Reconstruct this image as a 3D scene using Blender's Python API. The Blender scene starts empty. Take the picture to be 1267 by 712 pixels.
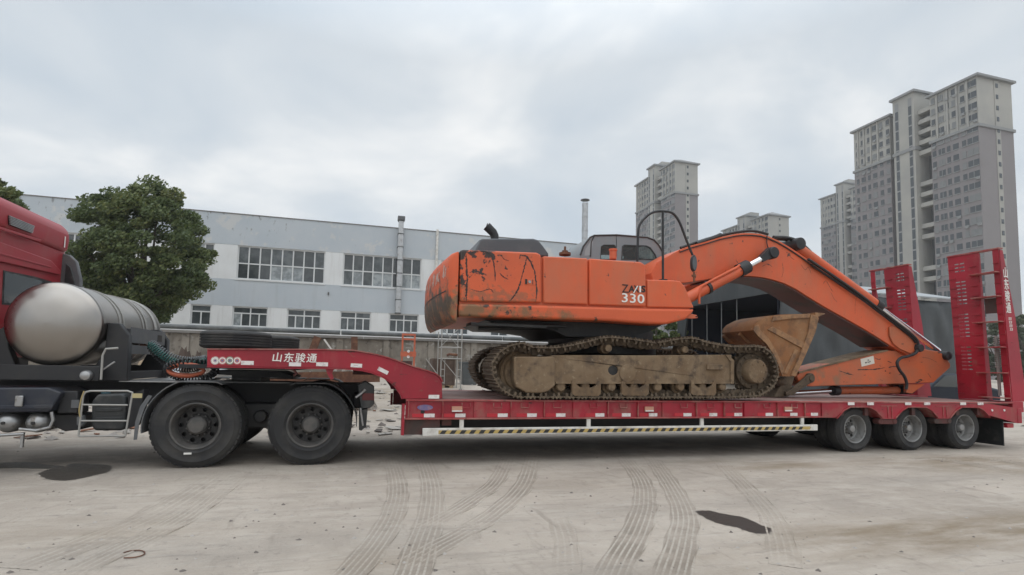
import bpy, bmesh, math, random
import numpy as np
from mathutils import Vector, Matrix
from mathutils.geometry import tessellate_polygon

S = bpy.context.scene
COL = S.collection
R = math.radians

# ------------------------------------------------------------------ camera
# axes of the yard: X runs along the trailer (front to rear), Y away from the viewer, Z up
F_PX, YAW, PITCH, ROLL, SHIFT, EYE = 665.3, .2745, .0748, .0225, 47.54, 1.4069
_fw = Vector((math.sin(YAW) * math.cos(PITCH), math.cos(YAW) * math.cos(PITCH), math.sin(PITCH)))
_r = Vector((math.cos(YAW), -math.sin(YAW), 0))
_u = _r.cross(_fw)
_rr = _r * math.cos(ROLL) + _u * math.sin(ROLL)
_uu = _u * math.cos(ROLL) - _r * math.sin(ROLL)
cam_data = bpy.data.cameras.new('camera')
cam = bpy.data.objects.new('camera', cam_data)
COL.objects.link(cam)
cam_data.sensor_width = 36
cam_data.lens = F_PX / 1267 * 36
cam_data.shift_y = SHIFT / 1267
cam_data.clip_start = .05
cam_data.clip_end = 3000
cam.matrix_world = Matrix(((_rr.x, _uu.x, -_fw.x, 0), (_rr.y, _uu.y, -_fw.y, 0), (_rr.z, _uu.z, -_fw.z, EYE), (0, 0, 0, 1)))
S.camera = cam


def ray(px, py):
    return _fw + _rr * ((px - 633.5) / F_PX) + _uu * ((356 + SHIFT - py) / F_PX)


def at(px, py, Y):
    """survey: the point of the vertical plane Y = const seen at a photograph pixel"""
    d = ray(px, py)
    return Vector((0, 0, EYE)) + d * (Y / d.y)


def atx(px, py, X):
    d = ray(px, py)
    return Vector((0, 0, EYE)) + d * (X / d.x)


def atz(px, py, z=0.0):
    d = ray(px, py)
    return Vector((0, 0, EYE)) + d * ((z - EYE) / d.z)


def prof(pts, Y):
    """survey a list of pixels on the plane Y into an (x, z) outline"""
    return [(p.x, p.z) for p in (at(a, b, Y) for a, b in pts)]


# ------------------------------------------------------------------ world, sun, exposure
SUN_EL, SUN_AZ = R(58), R(200)
W = bpy.data.worlds.new('World')
S.world = W
W.use_nodes = True
nt = W.node_tree
nt.nodes.clear()


def N(t, kind, **kw):
    n = t.nodes.new(kind)
    for k, v in kw.items():
        if k in n.inputs:
            n.inputs[k].default_value = v
        else:
            setattr(n, k, v)
    return n


def L(t, a, b):
    t.links.new(a, b)


sky = N(nt, 'ShaderNodeTexSky', sky_type='NISHITA', sun_disc=False, sun_elevation=SUN_EL, sun_rotation=SUN_AZ,
        air_density=1.4, dust_density=3.0)
bg1 = N(nt, 'ShaderNodeBackground', Strength=.06)
L(nt, sky.outputs[0], bg1.inputs['Color'])
tc = N(nt, 'ShaderNodeTexCoord')
sep = N(nt, 'ShaderNodeSeparateXYZ')
L(nt, tc.outputs['Generated'], sep.inputs[0])
# cloud sheet: direction projected on a level ceiling
zc = N(nt, 'ShaderNodeMath', operation='ADD')
L(nt, sep.outputs['Z'], zc.inputs[0])
zc.inputs[1].default_value = .28
zm = N(nt, 'ShaderNodeMath', operation='MAXIMUM')
L(nt, zc.outputs[0], zm.inputs[0])
zm.inputs[1].default_value = .08
dv = N(nt, 'ShaderNodeVectorMath', operation='DIVIDE')
cmb = N(nt, 'ShaderNodeCombineXYZ')
L(nt, zm.outputs[0], cmb.inputs[0]); L(nt, zm.outputs[0], cmb.inputs[1]); cmb.inputs[2].default_value = 1
L(nt, tc.outputs['Generated'], dv.inputs[0]); L(nt, cmb.outputs[0], dv.inputs[1])
mp = N(nt, 'ShaderNodeMapping')
mp.inputs['Location'].default_value = (3.1, 1.7, 0)
mp.inputs['Scale'].default_value = (1.0, 1.0, 0)
L(nt, dv.outputs[0], mp.inputs[0])
n1 = N(nt, 'ShaderNodeTexNoise', Scale=1.7, Detail=7.0, Roughness=.50, Distortion=.35)
L(nt, mp.outputs[0], n1.inputs['Vector'])
cr = N(nt, 'ShaderNodeValToRGB')
e = cr.color_ramp.elements
e[0].position = .32; e[0].color = (.53, .605, .68, 1)
e[1].position = .72; e[1].color = (.93, .935, .93, 1)
m = cr.color_ramp.elements.new(.52); m.color = (.66, .71, .755, 1)
L(nt, n1.outputs['Fac'], cr.inputs[0])
# overcast: brighter towards the zenith
zr = N(nt, 'ShaderNodeMapRange')
L(nt, sep.outputs['Z'], zr.inputs['Value'])
zr.inputs['From Min'].default_value = .5; zr.inputs['From Max'].default_value = 1.0
zr.inputs['To Min'].default_value = 1.10; zr.inputs['To Max'].default_value = 3.0
bg2 = N(nt, 'ShaderNodeBackground')
L(nt, cr.outputs[0], bg2.inputs['Color']); L(nt, zr.outputs[0], bg2.inputs['Strength'])
mx = N(nt, 'ShaderNodeMixShader', Fac=.92)
L(nt, bg1.outputs[0], mx.inputs[1]); L(nt, bg2.outputs[0], mx.inputs[2])
wo = N(nt, 'ShaderNodeOutputWorld')
L(nt, mx.outputs[0], wo.inputs['Surface'])

sl = bpy.data.lights.new('sun', 'SUN')
sl.energy = .7
sl.angle = R(100)
sl.color = (1, .96, .9)
so = bpy.data.objects.new('sun', sl)
COL.objects.link(so)
sd = Vector((math.sin(SUN_AZ) * math.cos(SUN_EL), math.cos(SUN_AZ) * math.cos(SUN_EL), math.sin(SUN_EL)))
so.rotation_euler = sd.to_track_quat('Z', 'Y').to_euler()
so.location = (0, -5, 40)
S.view_settings.view_transform = 'Standard'
S.view_settings.look = 'None'
S.view_settings.exposure = 0.0
S.view_settings.gamma = 1.0
S.cycles.max_bounces = 8
S.cycles.transparent_max_bounces = 12

rng = random.Random(7)

# ------------------------------------------------------------------ mesh helpers
class MB:
    def __init__(s):
        s.v = []; s.f = []; s.m = []; s.uv = None

    def add(s, vs, fs, mi=0):
        o = len(s.v)
        s.v += [tuple(q) for q in vs]
        s.f += [tuple(i + o for i in f) for f in fs]
        s.m += [mi] * len(fs)
        return s

    def box(s, x0, x1, y0, y1, z0, z1, mi=0):
        return s.add([(x0, y0, z0), (x1, y0, z0), (x1, y1, z0), (x0, y1, z0), (x0, y0, z1), (x1, y0, z1), (x1, y1, z1), (x0, y1, z1)],
                     [(0, 3, 2, 1), (4, 5, 6, 7), (0, 1, 5, 4), (1, 2, 6, 5), (2, 3, 7, 6), (3, 0, 4, 7)], mi)

    def slab(s, outer, y0, y1, holes=(), mi=0, ax='y'):
        """outline in (x, z) with holes, given thickness along Y (ax='x': outline in (y, z), thickness along X)"""
        loops = [list(outer)] + [list(h) for h in holes]
        def orient(l, ccw):
            a = sum(l[i - 1][0] * l[i][1] - l[i][0] * l[i - 1][1] for i in range(len(l)))
            return l if (a > 0) == ccw else l[::-1]
        loops = [orient(l, i == 0) for i, l in enumerate(loops)]
        flat = [p for l in loops for p in l]
        n = len(flat)
        if ax == 'y':
            vs = [(a, y0, b) for a, b in flat] + [(a, y1, b) for a, b in flat]
        elif ax == 'x':
            vs = [(y1, a, b) for a, b in flat] + [(y0, a, b) for a, b in flat]
        else:
            vs = [(a, b, y1) for a, b in flat] + [(a, b, y0) for a, b in flat]
        fs = []
        if len(loops) == 1:
            fs.append(tuple(range(n))); fs.append(tuple(range(2 * n - 1, n - 1, -1)))
        else:
            for t in tessellate_polygon([[Vector((a, b, 0)) for a, b in l] for l in loops]):
                (ax_, ay_), (bx_, by_), (cx_, cy_) = flat[t[0]], flat[t[1]], flat[t[2]]
                if (bx_ - ax_) * (cy_ - ay_) - (by_ - ay_) * (cx_ - ax_) < 0:
                    t = t[::-1]
                fs.append(tuple(t)); fs.append((t[2] + n, t[1] + n, t[0] + n))
        o = 0
        for l in loops:
            k = len(l)
            for i in range(k):
                a, b = o + i, o + (i + 1) % k
                fs.append((b, a, a + n, b + n))
            o += k
        return s.add(vs, fs, mi)

    def tube(s, pts, r, n=8, mi=0, caps=True, closed=False):
        pts = [Vector(p) for p in pts]
        rs = r if isinstance(r, (list, tuple)) else [r] * len(pts)
        k = len(pts)
        tg = []
        for i in range(k):
            a = pts[i - 1] if (i or closed) else pts[i]
            b = pts[(i + 1) % k] if (i < k - 1 or closed) else pts[i]
            t = (b - a)
            tg.append(t.normalized() if t.length > 1e-9 else Vector((0, 0, 1)))
        up = Vector((0, 0, 1)) if abs(tg[0].z) < .9 else Vector((0, 1, 0))
        nrm = (up - tg[0] * up.dot(tg[0])).normalized()
        vs = []
        for i in range(k):
            nrm = (nrm - tg[i] * nrm.dot(tg[i]))
            nrm = nrm.normalized() if nrm.length > 1e-6 else tg[i].orthogonal().normalized()
            bn = tg[i].cross(nrm)
            for j in range(n):
                a = 2 * math.pi * j / n
                vs.append(pts[i] + (nrm * math.cos(a) + bn * math.sin(a)) * rs[i])
        fs = []
        for i in range(k if closed else k - 1):
            i2 = (i + 1) % k
            for j in range(n):
                j2 = (j + 1) % n
                fs.append((i * n + j, i * n + j2, i2 * n + j2, i2 * n + j))
        if caps and not closed:
            fs.append(tuple(range(n - 1, -1, -1)))
            fs.append(tuple((k - 1) * n + j for j in range(n)))
        return s.add(vs, fs, mi)

    def cyl(s, a, b, r, n=16, mi=0):
        return s.tube([a, b], r, n, mi)

    def lathe(s, pr, c=(0, 0, 0), n=48, mi=0, axis='y', closed=False):
        """profile of (radius, along) turned about the axis"""
        vs = []
        k = len(pr)
        for r, h in pr:
            for j in range(n):
                a = 2 * math.pi * j / n
                p, q = r * math.cos(a), r * math.sin(a)
                vs.append({'y': (c[0] + p, c[1] + h, c[2] + q), 'z': (c[0] + p, c[1] + q, c[2] + h), 'x': (c[0] + h, c[1] + p, c[2] + q)}[axis])
        fs = []
        for i in range(k if closed else k - 1):
            i2 = (i + 1) % k
            for j in range(n):
                j2 = (j + 1) % n
                q = (i * n + j, i * n + j2, i2 * n + j2, i2 * n + j)
                fs.append(q if axis == 'y' else q)
        return s.add(vs, fs, mi)

    def mesh(s, name, mats, org=(0, 0, 0), smooth=35, flip=True):
        me = bpy.data.meshes.new(name)
        o = Vector(org)
        me.from_pydata([tuple(Vector(v) - o) for v in s.v], [], s.f)
        for mt in (mats if isinstance(mats, (list, tuple)) else [mats]):
            me.materials.append(mt)
        if any(s.m):
            me.polygons.foreach_set('material_index', s.m)
        if flip:
            bm = bmesh.new(); bm.from_mesh(me)
            bmesh.ops.recalc_face_normals(bm, faces=bm.faces)
            bm.to_mesh(me); bm.free()
        if smooth:
            me.polygons.foreach_set('use_smooth', [True] * len(me.polygons))
            me.set_sharp_from_angle(angle=R(smooth))
        me.update()
        return me


ORG = {}


def thing(name, label, cat, loc, group=None):
    o = bpy.data.objects.new(name, None)
    o.empty_display_size = .3
    o.location = loc
    COL.objects.link(o)
    o['label'] = label; o['category'] = cat
    if group: o['group'] = group
    ORG[o.name] = Vector(loc)
    return o


def obj(name, mb, mats, parent=None, smooth=35, bevel=0, seg=2, flip=True, org=None):
    """link one mesh object; verts are given in yard coordinates"""
    if org is None:
        org = ORG[parent.name] if parent is not None else Vector((0, 0, 0))
    me = mb.mesh(name, mats, org, smooth, flip) if isinstance(mb, MB) else mb
    o = bpy.data.objects.new(name, me)
    COL.objects.link(o)
    if parent is not None:
        o.parent = parent
        ORG[o.name] = ORG[parent.name]
    else:
        o.location = org
        ORG[o.name] = Vector(org)
    if bevel:
        b = o.modifiers.new('bevel', 'BEVEL')
        b.width = bevel; b.segments = seg; b.limit_method = 'ANGLE'; b.angle_limit = R(40)
        b.harden_normals = False
    return o


def piece(name, me, parent, loc, rot=None, local=False):
    """a piece that shares its mesh; loc in yard coordinates unless local"""
    o = bpy.data.objects.new(name, me)
    COL.objects.link(o)
    o.parent = parent
    o.location = Vector(loc) if local else Vector(loc) - ORG[parent.name]
    if rot is not None: o.rotation_euler = rot
    ORG[o.name] = ORG[parent.name] + o.location
    return o


def tag(o, label, cat, group=None):
    o['label'] = label; o['category'] = cat
    if group: o['group'] = group
    return o


def kind(o, k):
    o['kind'] = k
    return o


def copy_tree(o, parent=None):
    c = o.copy(); COL.objects.link(c)
    c.parent = parent
    ORG[c.name] = ORG.get(o.name, Vector((0, 0, 0)))
    for ch in list(o.children):
        copy_tree(ch, c)
    return c


# ------------------------------------------------------------------ material helpers
def mat(name, color, rough=.6, metal=0.0, layers=(), bump=0.0, bscale=30, spec=.5, coord='pos', rnoise=0):
    """layers: dicts c=colour, s=noise scale, lo/hi ramp, st=(sx,sy,sz) stretch, g=(axis,a,b) gradient mask a->0 b->1, k=strength,
    v=True voronoi; r=roughness where the layer lies"""
    M = bpy.data.materials.new(name)
    M.use_nodes = True
    t = M.node_tree
    b = t.nodes['Principled BSDF']
    b.inputs['Roughness'].default_value = rough
    b.inputs['Metallic'].default_value = metal
    b.inputs['Specular IOR Level'].default_value = spec
    if coord == 'pos':
        g = N(t, 'ShaderNodeNewGeometry'); vec = g.outputs['Position']
    else:
        g = N(t, 'ShaderNodeTexCoord'); vec = g.outputs['Object']
    if coord == 'rand':
        oi = N(t, 'ShaderNodeObjectInfo')
        ad = N(t, 'ShaderNodeVectorMath', operation='MULTIPLY_ADD')
        L(t, oi.outputs['Random'], ad.inputs[0]); ad.inputs[1].default_value = (37, 53, 71)
        L(t, vec, ad.inputs[2]); vec = ad.outputs[0]
    cur = N(t, 'ShaderNodeRGB'); cur.outputs[0].default_value = (*color, 1)
    cur = cur.outputs[0]
    rcur = None
    sp = None
    for l in layers:
        mpn = N(t, 'ShaderNodeMapping')
        mpn.inputs['Scale'].default_value = l.get('st', (1, 1, 1))
        mpn.inputs['Location'].default_value = l.get('o', (0, 0, 0))
        L(t, vec, mpn.inputs[0])
        if l.get('v'):
            nz = N(t, 'ShaderNodeTexVoronoi', Scale=l['s'], feature='DISTANCE_TO_EDGE')
            out = nz.outputs['Distance']
        else:
            nz = N(t, 'ShaderNodeTexNoise', Scale=l['s'], Detail=l.get('d', 6.0), Roughness=l.get('ro', .6), Distortion=l.get('di', 0.0))
            out = nz.outputs['Fac']
        L(t, mpn.outputs[0], nz.inputs['Vector'])
        if 'g' in l:   # gradient added to the noise before thresholding
            if sp is None:
                gg = N(t, 'ShaderNodeNewGeometry')
                sp = N(t, 'ShaderNodeSeparateXYZ'); L(t, gg.outputs['Position'], sp.inputs[0])
            for (axn, a, c_, w) in (l['g'] if isinstance(l['g'], list) else [l['g']]):
                mr = N(t, 'ShaderNodeMapRange')
                L(t, sp.outputs[axn], mr.inputs['Value'])
                mr.inputs['From Min'].default_value = a; mr.inputs['From Max'].default_value = c_
                mr.inputs['To Min'].default_value = -w; mr.inputs['To Max'].default_value = w if not l.get('zero') else 0
                ad = N(t, 'ShaderNodeMath', operation='ADD')
                L(t, out, ad.inputs[0]); L(t, mr.outputs[0], ad.inputs[1]); out = ad.outputs[0]
        mr = N(t, 'ShaderNodeMapRange')
        L(t, out, mr.inputs['Value'])
        mr.inputs['From Min'].default_value = l.get('lo', .45); mr.inputs['From Max'].default_value = l.get('hi', .65)
        mr.inputs['To Max'].default_value = l.get('k', 1.0)
        mxn = N(t, 'ShaderNodeMix', data_type='RGBA')
        L(t, mr.outputs[0], mxn.inputs['Factor']); L(t, cur, mxn.inputs['A'])
        mxn.inputs['B'].default_value = (*l['c'], 1)
        cur = mxn.outputs['Result']
        if 'r' in l:
            mf = N(t, 'ShaderNodeMix', data_type='FLOAT')
            L(t, mr.outputs[0], mf.inputs['Factor'])
            if rcur is None: mf.inputs['A'].default_value = rough
            else: L(t, rcur, mf.inputs['A'])
            mf.inputs['B'].default_value = l['r']
            rcur = mf.outputs['Result']
    L(t, cur, b.inputs['Base Color'])
    if rcur is not None: L(t, rcur, b.inputs['Roughness'])
    if bump:
        nz = N(t, 'ShaderNodeTexNoise', Scale=bscale, Detail=5.0, Roughness=.65)
        L(t, vec, nz.inputs['Vector'])
        bp = N(t, 'ShaderNodeBump', Strength=bump, Distance=.02)
        L(t, nz.outputs['Fac'], bp.inputs['Height'])
        L(t, bp.outputs[0], b.inputs['Normal'])
    return M


DUST = (.36, .31, .25)
MUD = (.17, .12, .075)
M = {}
O1 = (.64, .108, .032); O2 = (.53, .094, .033)
M['orange'] = mat('orange_paint', O1, .5, layers=[
    dict(c=O2, s=1.3, lo=.35, hi=.7),
    dict(c=(.38, .17, .095), s=1.6, lo=.46, hi=.75, st=(1, 1, .45), k=.5),
    dict(c=(.40, .14, .07), s=6, lo=.52, hi=.8, st=(1, 1, .3), k=.5),
    dict(c=(.06, .035, .025), s=9, lo=.665, hi=.70, d=8)], bump=.06, bscale=14)
M['orange_door'] = mat('orange_paint_scraped', O1, .5, layers=[
    dict(c=O2, s=1.3, lo=.35, hi=.7),
    dict(c=(.33, .10, .05), s=4, lo=.5, hi=.7, k=.6),
    dict(c=(.035, .022, .018), s=7, lo=.60, hi=.63, d=8, ro=.65, g=[('X', 1.3, 2.6, -.10), ('Z', 2.5, 3.1, .06)]),
    dict(c=(.03, .02, .018), s=16, lo=.665, hi=.685, d=7),
    dict(c=(.24, .10, .05), s=9, d=10, ro=.7, lo=.55, hi=.66, g=('Z', 2.75, 2.45, .12), k=.7)], bump=.18, bscale=5)
M['orange_muddy'] = mat('orange_paint_muddy', O1, .55, layers=[
    dict(c=O2, s=1.3, lo=.35, hi=.7),
    dict(c=(.25, .13, .06), s=8, lo=.50, hi=.66, d=10, ro=.7, g=[('Z', 2.95, 2.2, .15)]),
    dict(c=(.085, .062, .042), s=4.5, lo=.52, hi=.62, d=10, ro=.7, st=(1, 1, .7), g=[('Z', 2.80, 2.35, .12), ('X', 1.35, 1.0, .12)]),
    dict(c=(.05, .03, .02), s=11, lo=.62, hi=.66, d=8, k=.8)], bump=.12, bscale=10)
M['orange_skirt'] = mat('orange_paint_skirt', O1, .55, layers=[
    dict(c=O2, s=1.3, lo=.35, hi=.7),
    dict(c=(.20, .10, .045), s=4, lo=.52, hi=.7, d=8, g=[('X', 4.6, 1.5, .14), ('Z', 2.36, 2.2, .05)]),
    dict(c=(.05, .035, .025), s=9, lo=.62, hi=.68, d=8, g=('X', 5.0, 2.0, .04))], bump=.1, bscale=12)
M['orange_arm'] = mat('orange_paint_chipped', (.54, .115, .038), .55, layers=[
    dict(c=(.40, .12, .055), s=1.5, lo=.4, hi=.65),
    dict(c=(.26, .13, .07), s=4, lo=.55, hi=.72, d=8, g=('X', 11.0, 8.6, .08)),
    dict(c=(.04, .025, .02), s=6, lo=.635, hi=.66, d=9, st=(.6, 1, 1.6))], bump=.12, bscale=10)
M['maroon_steel'] = mat('maroon_underside', (.10, .028, .024), .6, layers=[dict(c=(.05, .03, .025), s=3)])
RD = (.345, .011, .027)
M['red'] = mat('red_trailer_paint', RD, .42, layers=[
    dict(c=(.24, .010, .021), s=1.1, lo=.4, hi=.65),
    dict(c=(.36, .10, .09), s=3.5, lo=.58, hi=.8, d=8, st=(1, 1, .25), k=.55, r=.7),
    dict(c=(.20, .075, .055), s=14, lo=.63, hi=.70, d=6, k=.7, r=.8),
    dict(c=(.24, .13, .10), s=5, lo=.52, hi=.72, d=9, st=(1, 1, .6), g=('Z', 1.0, .55, .12), k=.55, r=.85),
    dict(c=(.07, .03, .025), s=7, lo=.66, hi=.69, d=9, st=(.7, 1, 1.4), k=.85, r=.7)], bump=.04, bscale=10)
M['red_flange'] = mat('red_flange_scuffed', (.30, .03, .035), .55, layers=[
    dict(c=(.33, .16, .13), s=6, lo=.42, hi=.64, d=8, st=(.4, 1, 1)),
    dict(c=(.12, .06, .045), s=15, lo=.6, hi=.7)])
M['deck'] = mat('worn_deck_plate', (.21, .10, .088), .6, layers=[
    dict(c=(.27, .20, .17), s=3, lo=.42, hi=.66, d=8, st=(.3, 1, 1)),
    dict(c=(.085, .05, .042), s=5, lo=.56, hi=.7, d=8, st=(.3, 1, 1))], bump=.2, bscale=25)
M['red_cab'] = mat('red_cab_paint', (.32, .022, .032), .42, layers=[
    dict(c=(.29, .045, .05), s=1.5, lo=.45, hi=.7),
    dict(c=(.30, .16, .13), s=5, lo=.60, hi=.8, d=8, st=(1, 1, .3), k=.5, r=.6)])
M['black'] = mat('black_chassis_paint', (.016, .016, .018), .55, layers=[
    dict(c=(.05, .045, .04), s=4, lo=.52, hi=.75, d=8, k=.5, r=.8)], bump=.05)
M['black_dark'] = mat('black_greasy_steel', (.010, .010, .011), .5, layers=[dict(c=(.03, .026, .022), s=5, lo=.5, hi=.7)])
M['navy'] = mat('dark_blue_box_paint', (.018, .022, .034), .5, layers=[dict(c=(.07, .065, .06), s=3, lo=.5, hi=.8, k=.8)])
M['rubber'] = mat('tyre_rubber', (.022, .022, .023), .78, layers=[
    dict(c=(.066, .061, .055), s=3, lo=.44, hi=.72, d=8, k=.75)], bump=.1, bscale=60, coord='rand')
M['tread'] = mat('tyre_tread_rubber', (.034, .034, .034), .85, layers=[
    dict(c=(.085, .08, .072), s=5, lo=.42, hi=.72, d=8)], bump=.15, bscale=40, coord='rand')
M['disc_black'] = mat('sooty_wheel_disc', (.020, .019, .019), .6, layers=[dict(c=(.06, .055, .05), s=7, lo=.5, hi=.7)], coord='rand')
M['rim_dark'] = mat('dark_rim_steel', (.062, .060, .058), .6, layers=[dict(c=(.11, .10, .09), s=6, lo=.45, hi=.7)], coord='rand')
M['rim_grey'] = mat('grey_rim_steel', (.25, .248, .242), .45, .3, layers=[dict(c=(.12, .11, .10), s=9, lo=.5, hi=.7)], coord='rand')
M['steel'] = mat('bare_steel', (.36, .36, .36), .38, .85, layers=[dict(c=(.18, .15, .12), s=8, lo=.55, hi=.7, r=.7)])
M['chrome'] = mat('chromed_rod', (.82, .82, .83), .14, 1.0)
M['stainless'] = mat('stainless_tank_steel', (.35, .33, .312), .27, 1.0, layers=[
    dict(c=(.31, .285, .255), s=.9, lo=.4, hi=.7, d=5, r=.36)], bump=.025, bscale=2.5)
M['trackmud'] = mat('muddy_track_steel', (.095, .068, .045), .85, layers=[
    dict(c=(.155, .115, .075), s=7, lo=.45, hi=.66, d=8),
    dict(c=(.04, .026, .019), s=14, lo=.55, hi=.68, d=8)], bump=.35, bscale=22, coord='rand')
M['frame_mud'] = mat('mud_caked_frame', (.15, .096, .053), .88, layers=[
    dict(c=(.22, .155, .095), s=2.2, lo=.4, hi=.65, d=9),
    dict(c=(.085, .058, .038), s=5, lo=.50, hi=.66, d=9),
    dict(c=(.30, .235, .155), s=16, lo=.6, hi=.7, d=6, k=.6),
    dict(c=(.09, .062, .042), s=4, lo=.55, hi=.75, st=(2.5, 1, .25), k=.6)], bump=.4, bscale=18)
M['bucket'] = mat('rusty_bucket_steel', (.25, .105, .036), .75, layers=[
    dict(c=(.27, .145, .068), s=2.5, lo=.45, hi=.68, d=9),
    dict(c=(.12, .062, .032), s=4, lo=.48, hi=.66, d=9, k=.8),
    dict(c=(.36, .26, .17), s=9, lo=.62, hi=.74, d=7, k=.7)], bump=.25, bscale=18)
M['bucket_edge'] = mat('bucket_worn_edge', (.31, .165, .075), .7, layers=[dict(c=(.16, .085, .045), s=6, lo=.42, hi=.62, d=8)], bump=.2, bscale=20)
M['grey_hood'] = mat('dark_grey_hood', (.070, .080, .090), .5, layers=[dict(c=(.105, .11, .115), s=3, lo=.5, hi=.75)])
M['cab_grey'] = mat('grey_cab_paint', (.195, .22, .235), .45, layers=[dict(c=(.22, .21, .20), s=3, lo=.5, hi=.75, k=.7)])
M['glass'] = mat('dark_cab_glass', (.035, .042, .045), .06, spec=.9)
M['white'] = mat('white_lettering', (.74, .72, .68), .6)
M['white_paint'] = mat('white_bar_paint', (.66, .64, .60), .55, layers=[
    dict(c=(.42, .38, .33), s=5, lo=.5, hi=.7, d=8), dict(c=(.20, .14, .10), s=14, lo=.64, hi=.7)])
M['dark_letter'] = mat('dark_lettering', (.022, .012, .011), .6)
M['reflect_white'] = mat('white_reflector', (.72, .68, .66), .35, layers=[dict(c=(.45, .35, .33), s=18, lo=.5, hi=.7)])
M['reflect_red'] = mat('red_reflector', (.46, .022, .035), .3)
M['amber'] = mat('amber_lamp', (.50, .25, .17), .35, layers=[dict(c=(.42, .28, .21), s=20, lo=.5, hi=.7)])
M['yellow'] = mat('yellow_stripe', (.50, .36, .12), .6, layers=[dict(c=(.34, .25, .12), s=9, lo=.5, hi=.7)])
M['stripe_black'] = mat('black_stripe', (.03, .028, .026), .6)
M['plastic'] = mat('black_plastic', (.022, .024, .025), .42, layers=[dict(c=(.08, .075, .07), s=5, lo=.5, hi=.75)])
M['grey_plastic'] = mat('grey_plastic', (.10, .104, .11), .5, layers=[dict(c=(.15, .145, .135), s=4, lo=.5, hi=.7)])
M['badge_blue'] = mat('blue_badge', (.14, .12, .26), .5, layers=[dict(c=(.28, .16, .22), s=16, lo=.45, hi=.65)])
M['sticker'] = mat('pale_sticker', (.55, .50, .48), .5, layers=[dict(c=(.42, .20, .2), s=30, lo=.5, hi=.65)])
M['sticker_red'] = mat('red_sticker', (.50, .18, .17), .5)
M['sticker_green'] = mat('green_sticker', (.24, .26, .19), .5)
M['hose_green'] = mat('green_air_hose', (.018, .095, .082), .45)
M['hose_grey'] = mat('grey_air_hose', (.13, .145, .15), .5)
M['hose_black'] = mat('black_hose', (.014, .014, .015), .5)
M['hose_orange'] = mat('orange_hose', (.42, .10, .045), .5)
M['tubesteel'] = mat('grey_tube_steel', (.34, .33, .31), .5, .3)
# buildings and yard
M['band_white'] = mat('white_render', (.68, .69, .69), .85, layers=[
    dict(c=(.60, .60, .595), s=.6, lo=.4, hi=.75, d=8),
    dict(c=(.46, .45, .43), s=1.2, lo=.56, hi=.8, d=9, st=(2.5, 1, .22), k=.7)], bump=.05, bscale=8)
M['band_blue'] = mat('blue_grey_render', (.435, .475, .51), .85, layers=[
    dict(c=(.48, .51, .535), s=.5, lo=.4, hi=.7, d=8),
    dict(c=(.37, .39, .405), s=1.1, lo=.56, hi=.8, d=9, st=(2.2, 1, .2), k=.7)], bump=.05, bscale=8)
M['parapet'] = mat('blue_grey_parapet_render', (.435, .475, .51), .85, layers=[
    dict(c=(.48, .51, .535), s=.5, lo=.4, hi=.7, d=8),
    dict(c=(.54, .54, .53), s=.9, lo=.57, hi=.62, d=10, k=.8),
    dict(c=(.16, .15, .145), s=2.4, lo=.665, hi=.72, d=10, st=(1.4, 1, .55), g=[('X', 0, -7, .05), ('Z', 9.4, 11.7, .02)], k=.65),
    dict(c=(.24, .225, .21), s=3.6, lo=.66, hi=.76, d=10, st=(1.5, 1, .6), g=('Z', 11.4, 12.0, .13))], bump=.06, bscale=8)
M['winframe'] = mat('white_window_frame', (.62, .63, .63), .55)
M['pane'] = mat('dark_window_pane', (.045, .052, .056), .12, layers=[dict(c=(.09, .10, .10), s=1.4, lo=.45, hi=.7)], spec=.7)
M['pane_light'] = mat('window_pane_with_white_sheet', (.34, .37, .38), .2, layers=[dict(c=(.20, .22, .23), s=2.5, lo=.4, hi=.6, d=3)])
M['galv'] = mat('galvanised_sheet', (.46, .47, .48), .42, .6, layers=[dict(c=(.33, .33, .33), s=4, lo=.45, hi=.7), dict(c=(.2, .14, .1), s=9, lo=.63, hi=.7)])
M['concrete'] = mat('old_concrete_wall', (.165, .143, .118), .9, layers=[
    dict(c=(.245, .22, .188), s=.7, lo=.42, hi=.60, d=10),
    dict(c=(.08, .068, .056), s=1.0, lo=.50, hi=.66, d=10, st=(1, 1, .45)),
    dict(c=(.30, .285, .26), s=2.2, lo=.60, hi=.66, d=10),
    dict(c=(.07, .06, .052), s=4, lo=.58, hi=.70, d=9)], bump=.35, bscale=7)
M['coping'] = mat('wall_coping_concrete', (.19, .183, .172), .9, layers=[dict(c=(.17, .155, .145), s=2, lo=.45, hi=.65, d=9)], bump=.2)
M['bluegrey_metal'] = mat('blue_grey_sheet', (.075, .083, .085), .6, layers=[dict(c=(.15, .155, .155), s=2, lo=.45, hi=.7)])
M['rust'] = mat('rusty_steel', (.11, .05, .032), .85, layers=[dict(c=(.19, .09, .05), s=6, lo=.45, hi=.65)], bump=.2)
M['brown_crate'] = mat('brown_board', (.085, .058, .045), .85, layers=[dict(c=(.13, .095, .075), s=3, lo=.45, hi=.7)])
M['wood'] = mat('pallet_wood', (.33, .25, .16), .85, layers=[dict(c=(.2, .14, .09), s=6, lo=.45, hi=.65)])
M['orange_rack'] = mat('orange_rack_paint', (.50, .12, .06), .6, layers=[dict(c=(.3, .1, .06), s=8, lo=.5, hi=.7)])
M['tarp'] = mat('grey_tarpaulin', (.044, .049, .053), .55, layers=[
    dict(c=(.066, .072, .076), s=1.2, lo=.4, hi=.7, d=8, st=(1.5, 1, .5)),
    dict(c=(.042, .047, .05), s=2.5, lo=.55, hi=.75, d=6, st=(2, 1, .35))], bump=.25, bscale=2.0)
M['tarp_white'] = mat('pale_roof_sheet', (.34, .36, .37), .6, layers=[dict(c=(.26, .275, .28), s=1.5, lo=.45, hi=.7)])
M['tarp_shade'] = mat('interior_shade_lining', (.010, .014, .028), .7)  # near-black sheets enclosing the shed; the interior shade is in their colour
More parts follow.
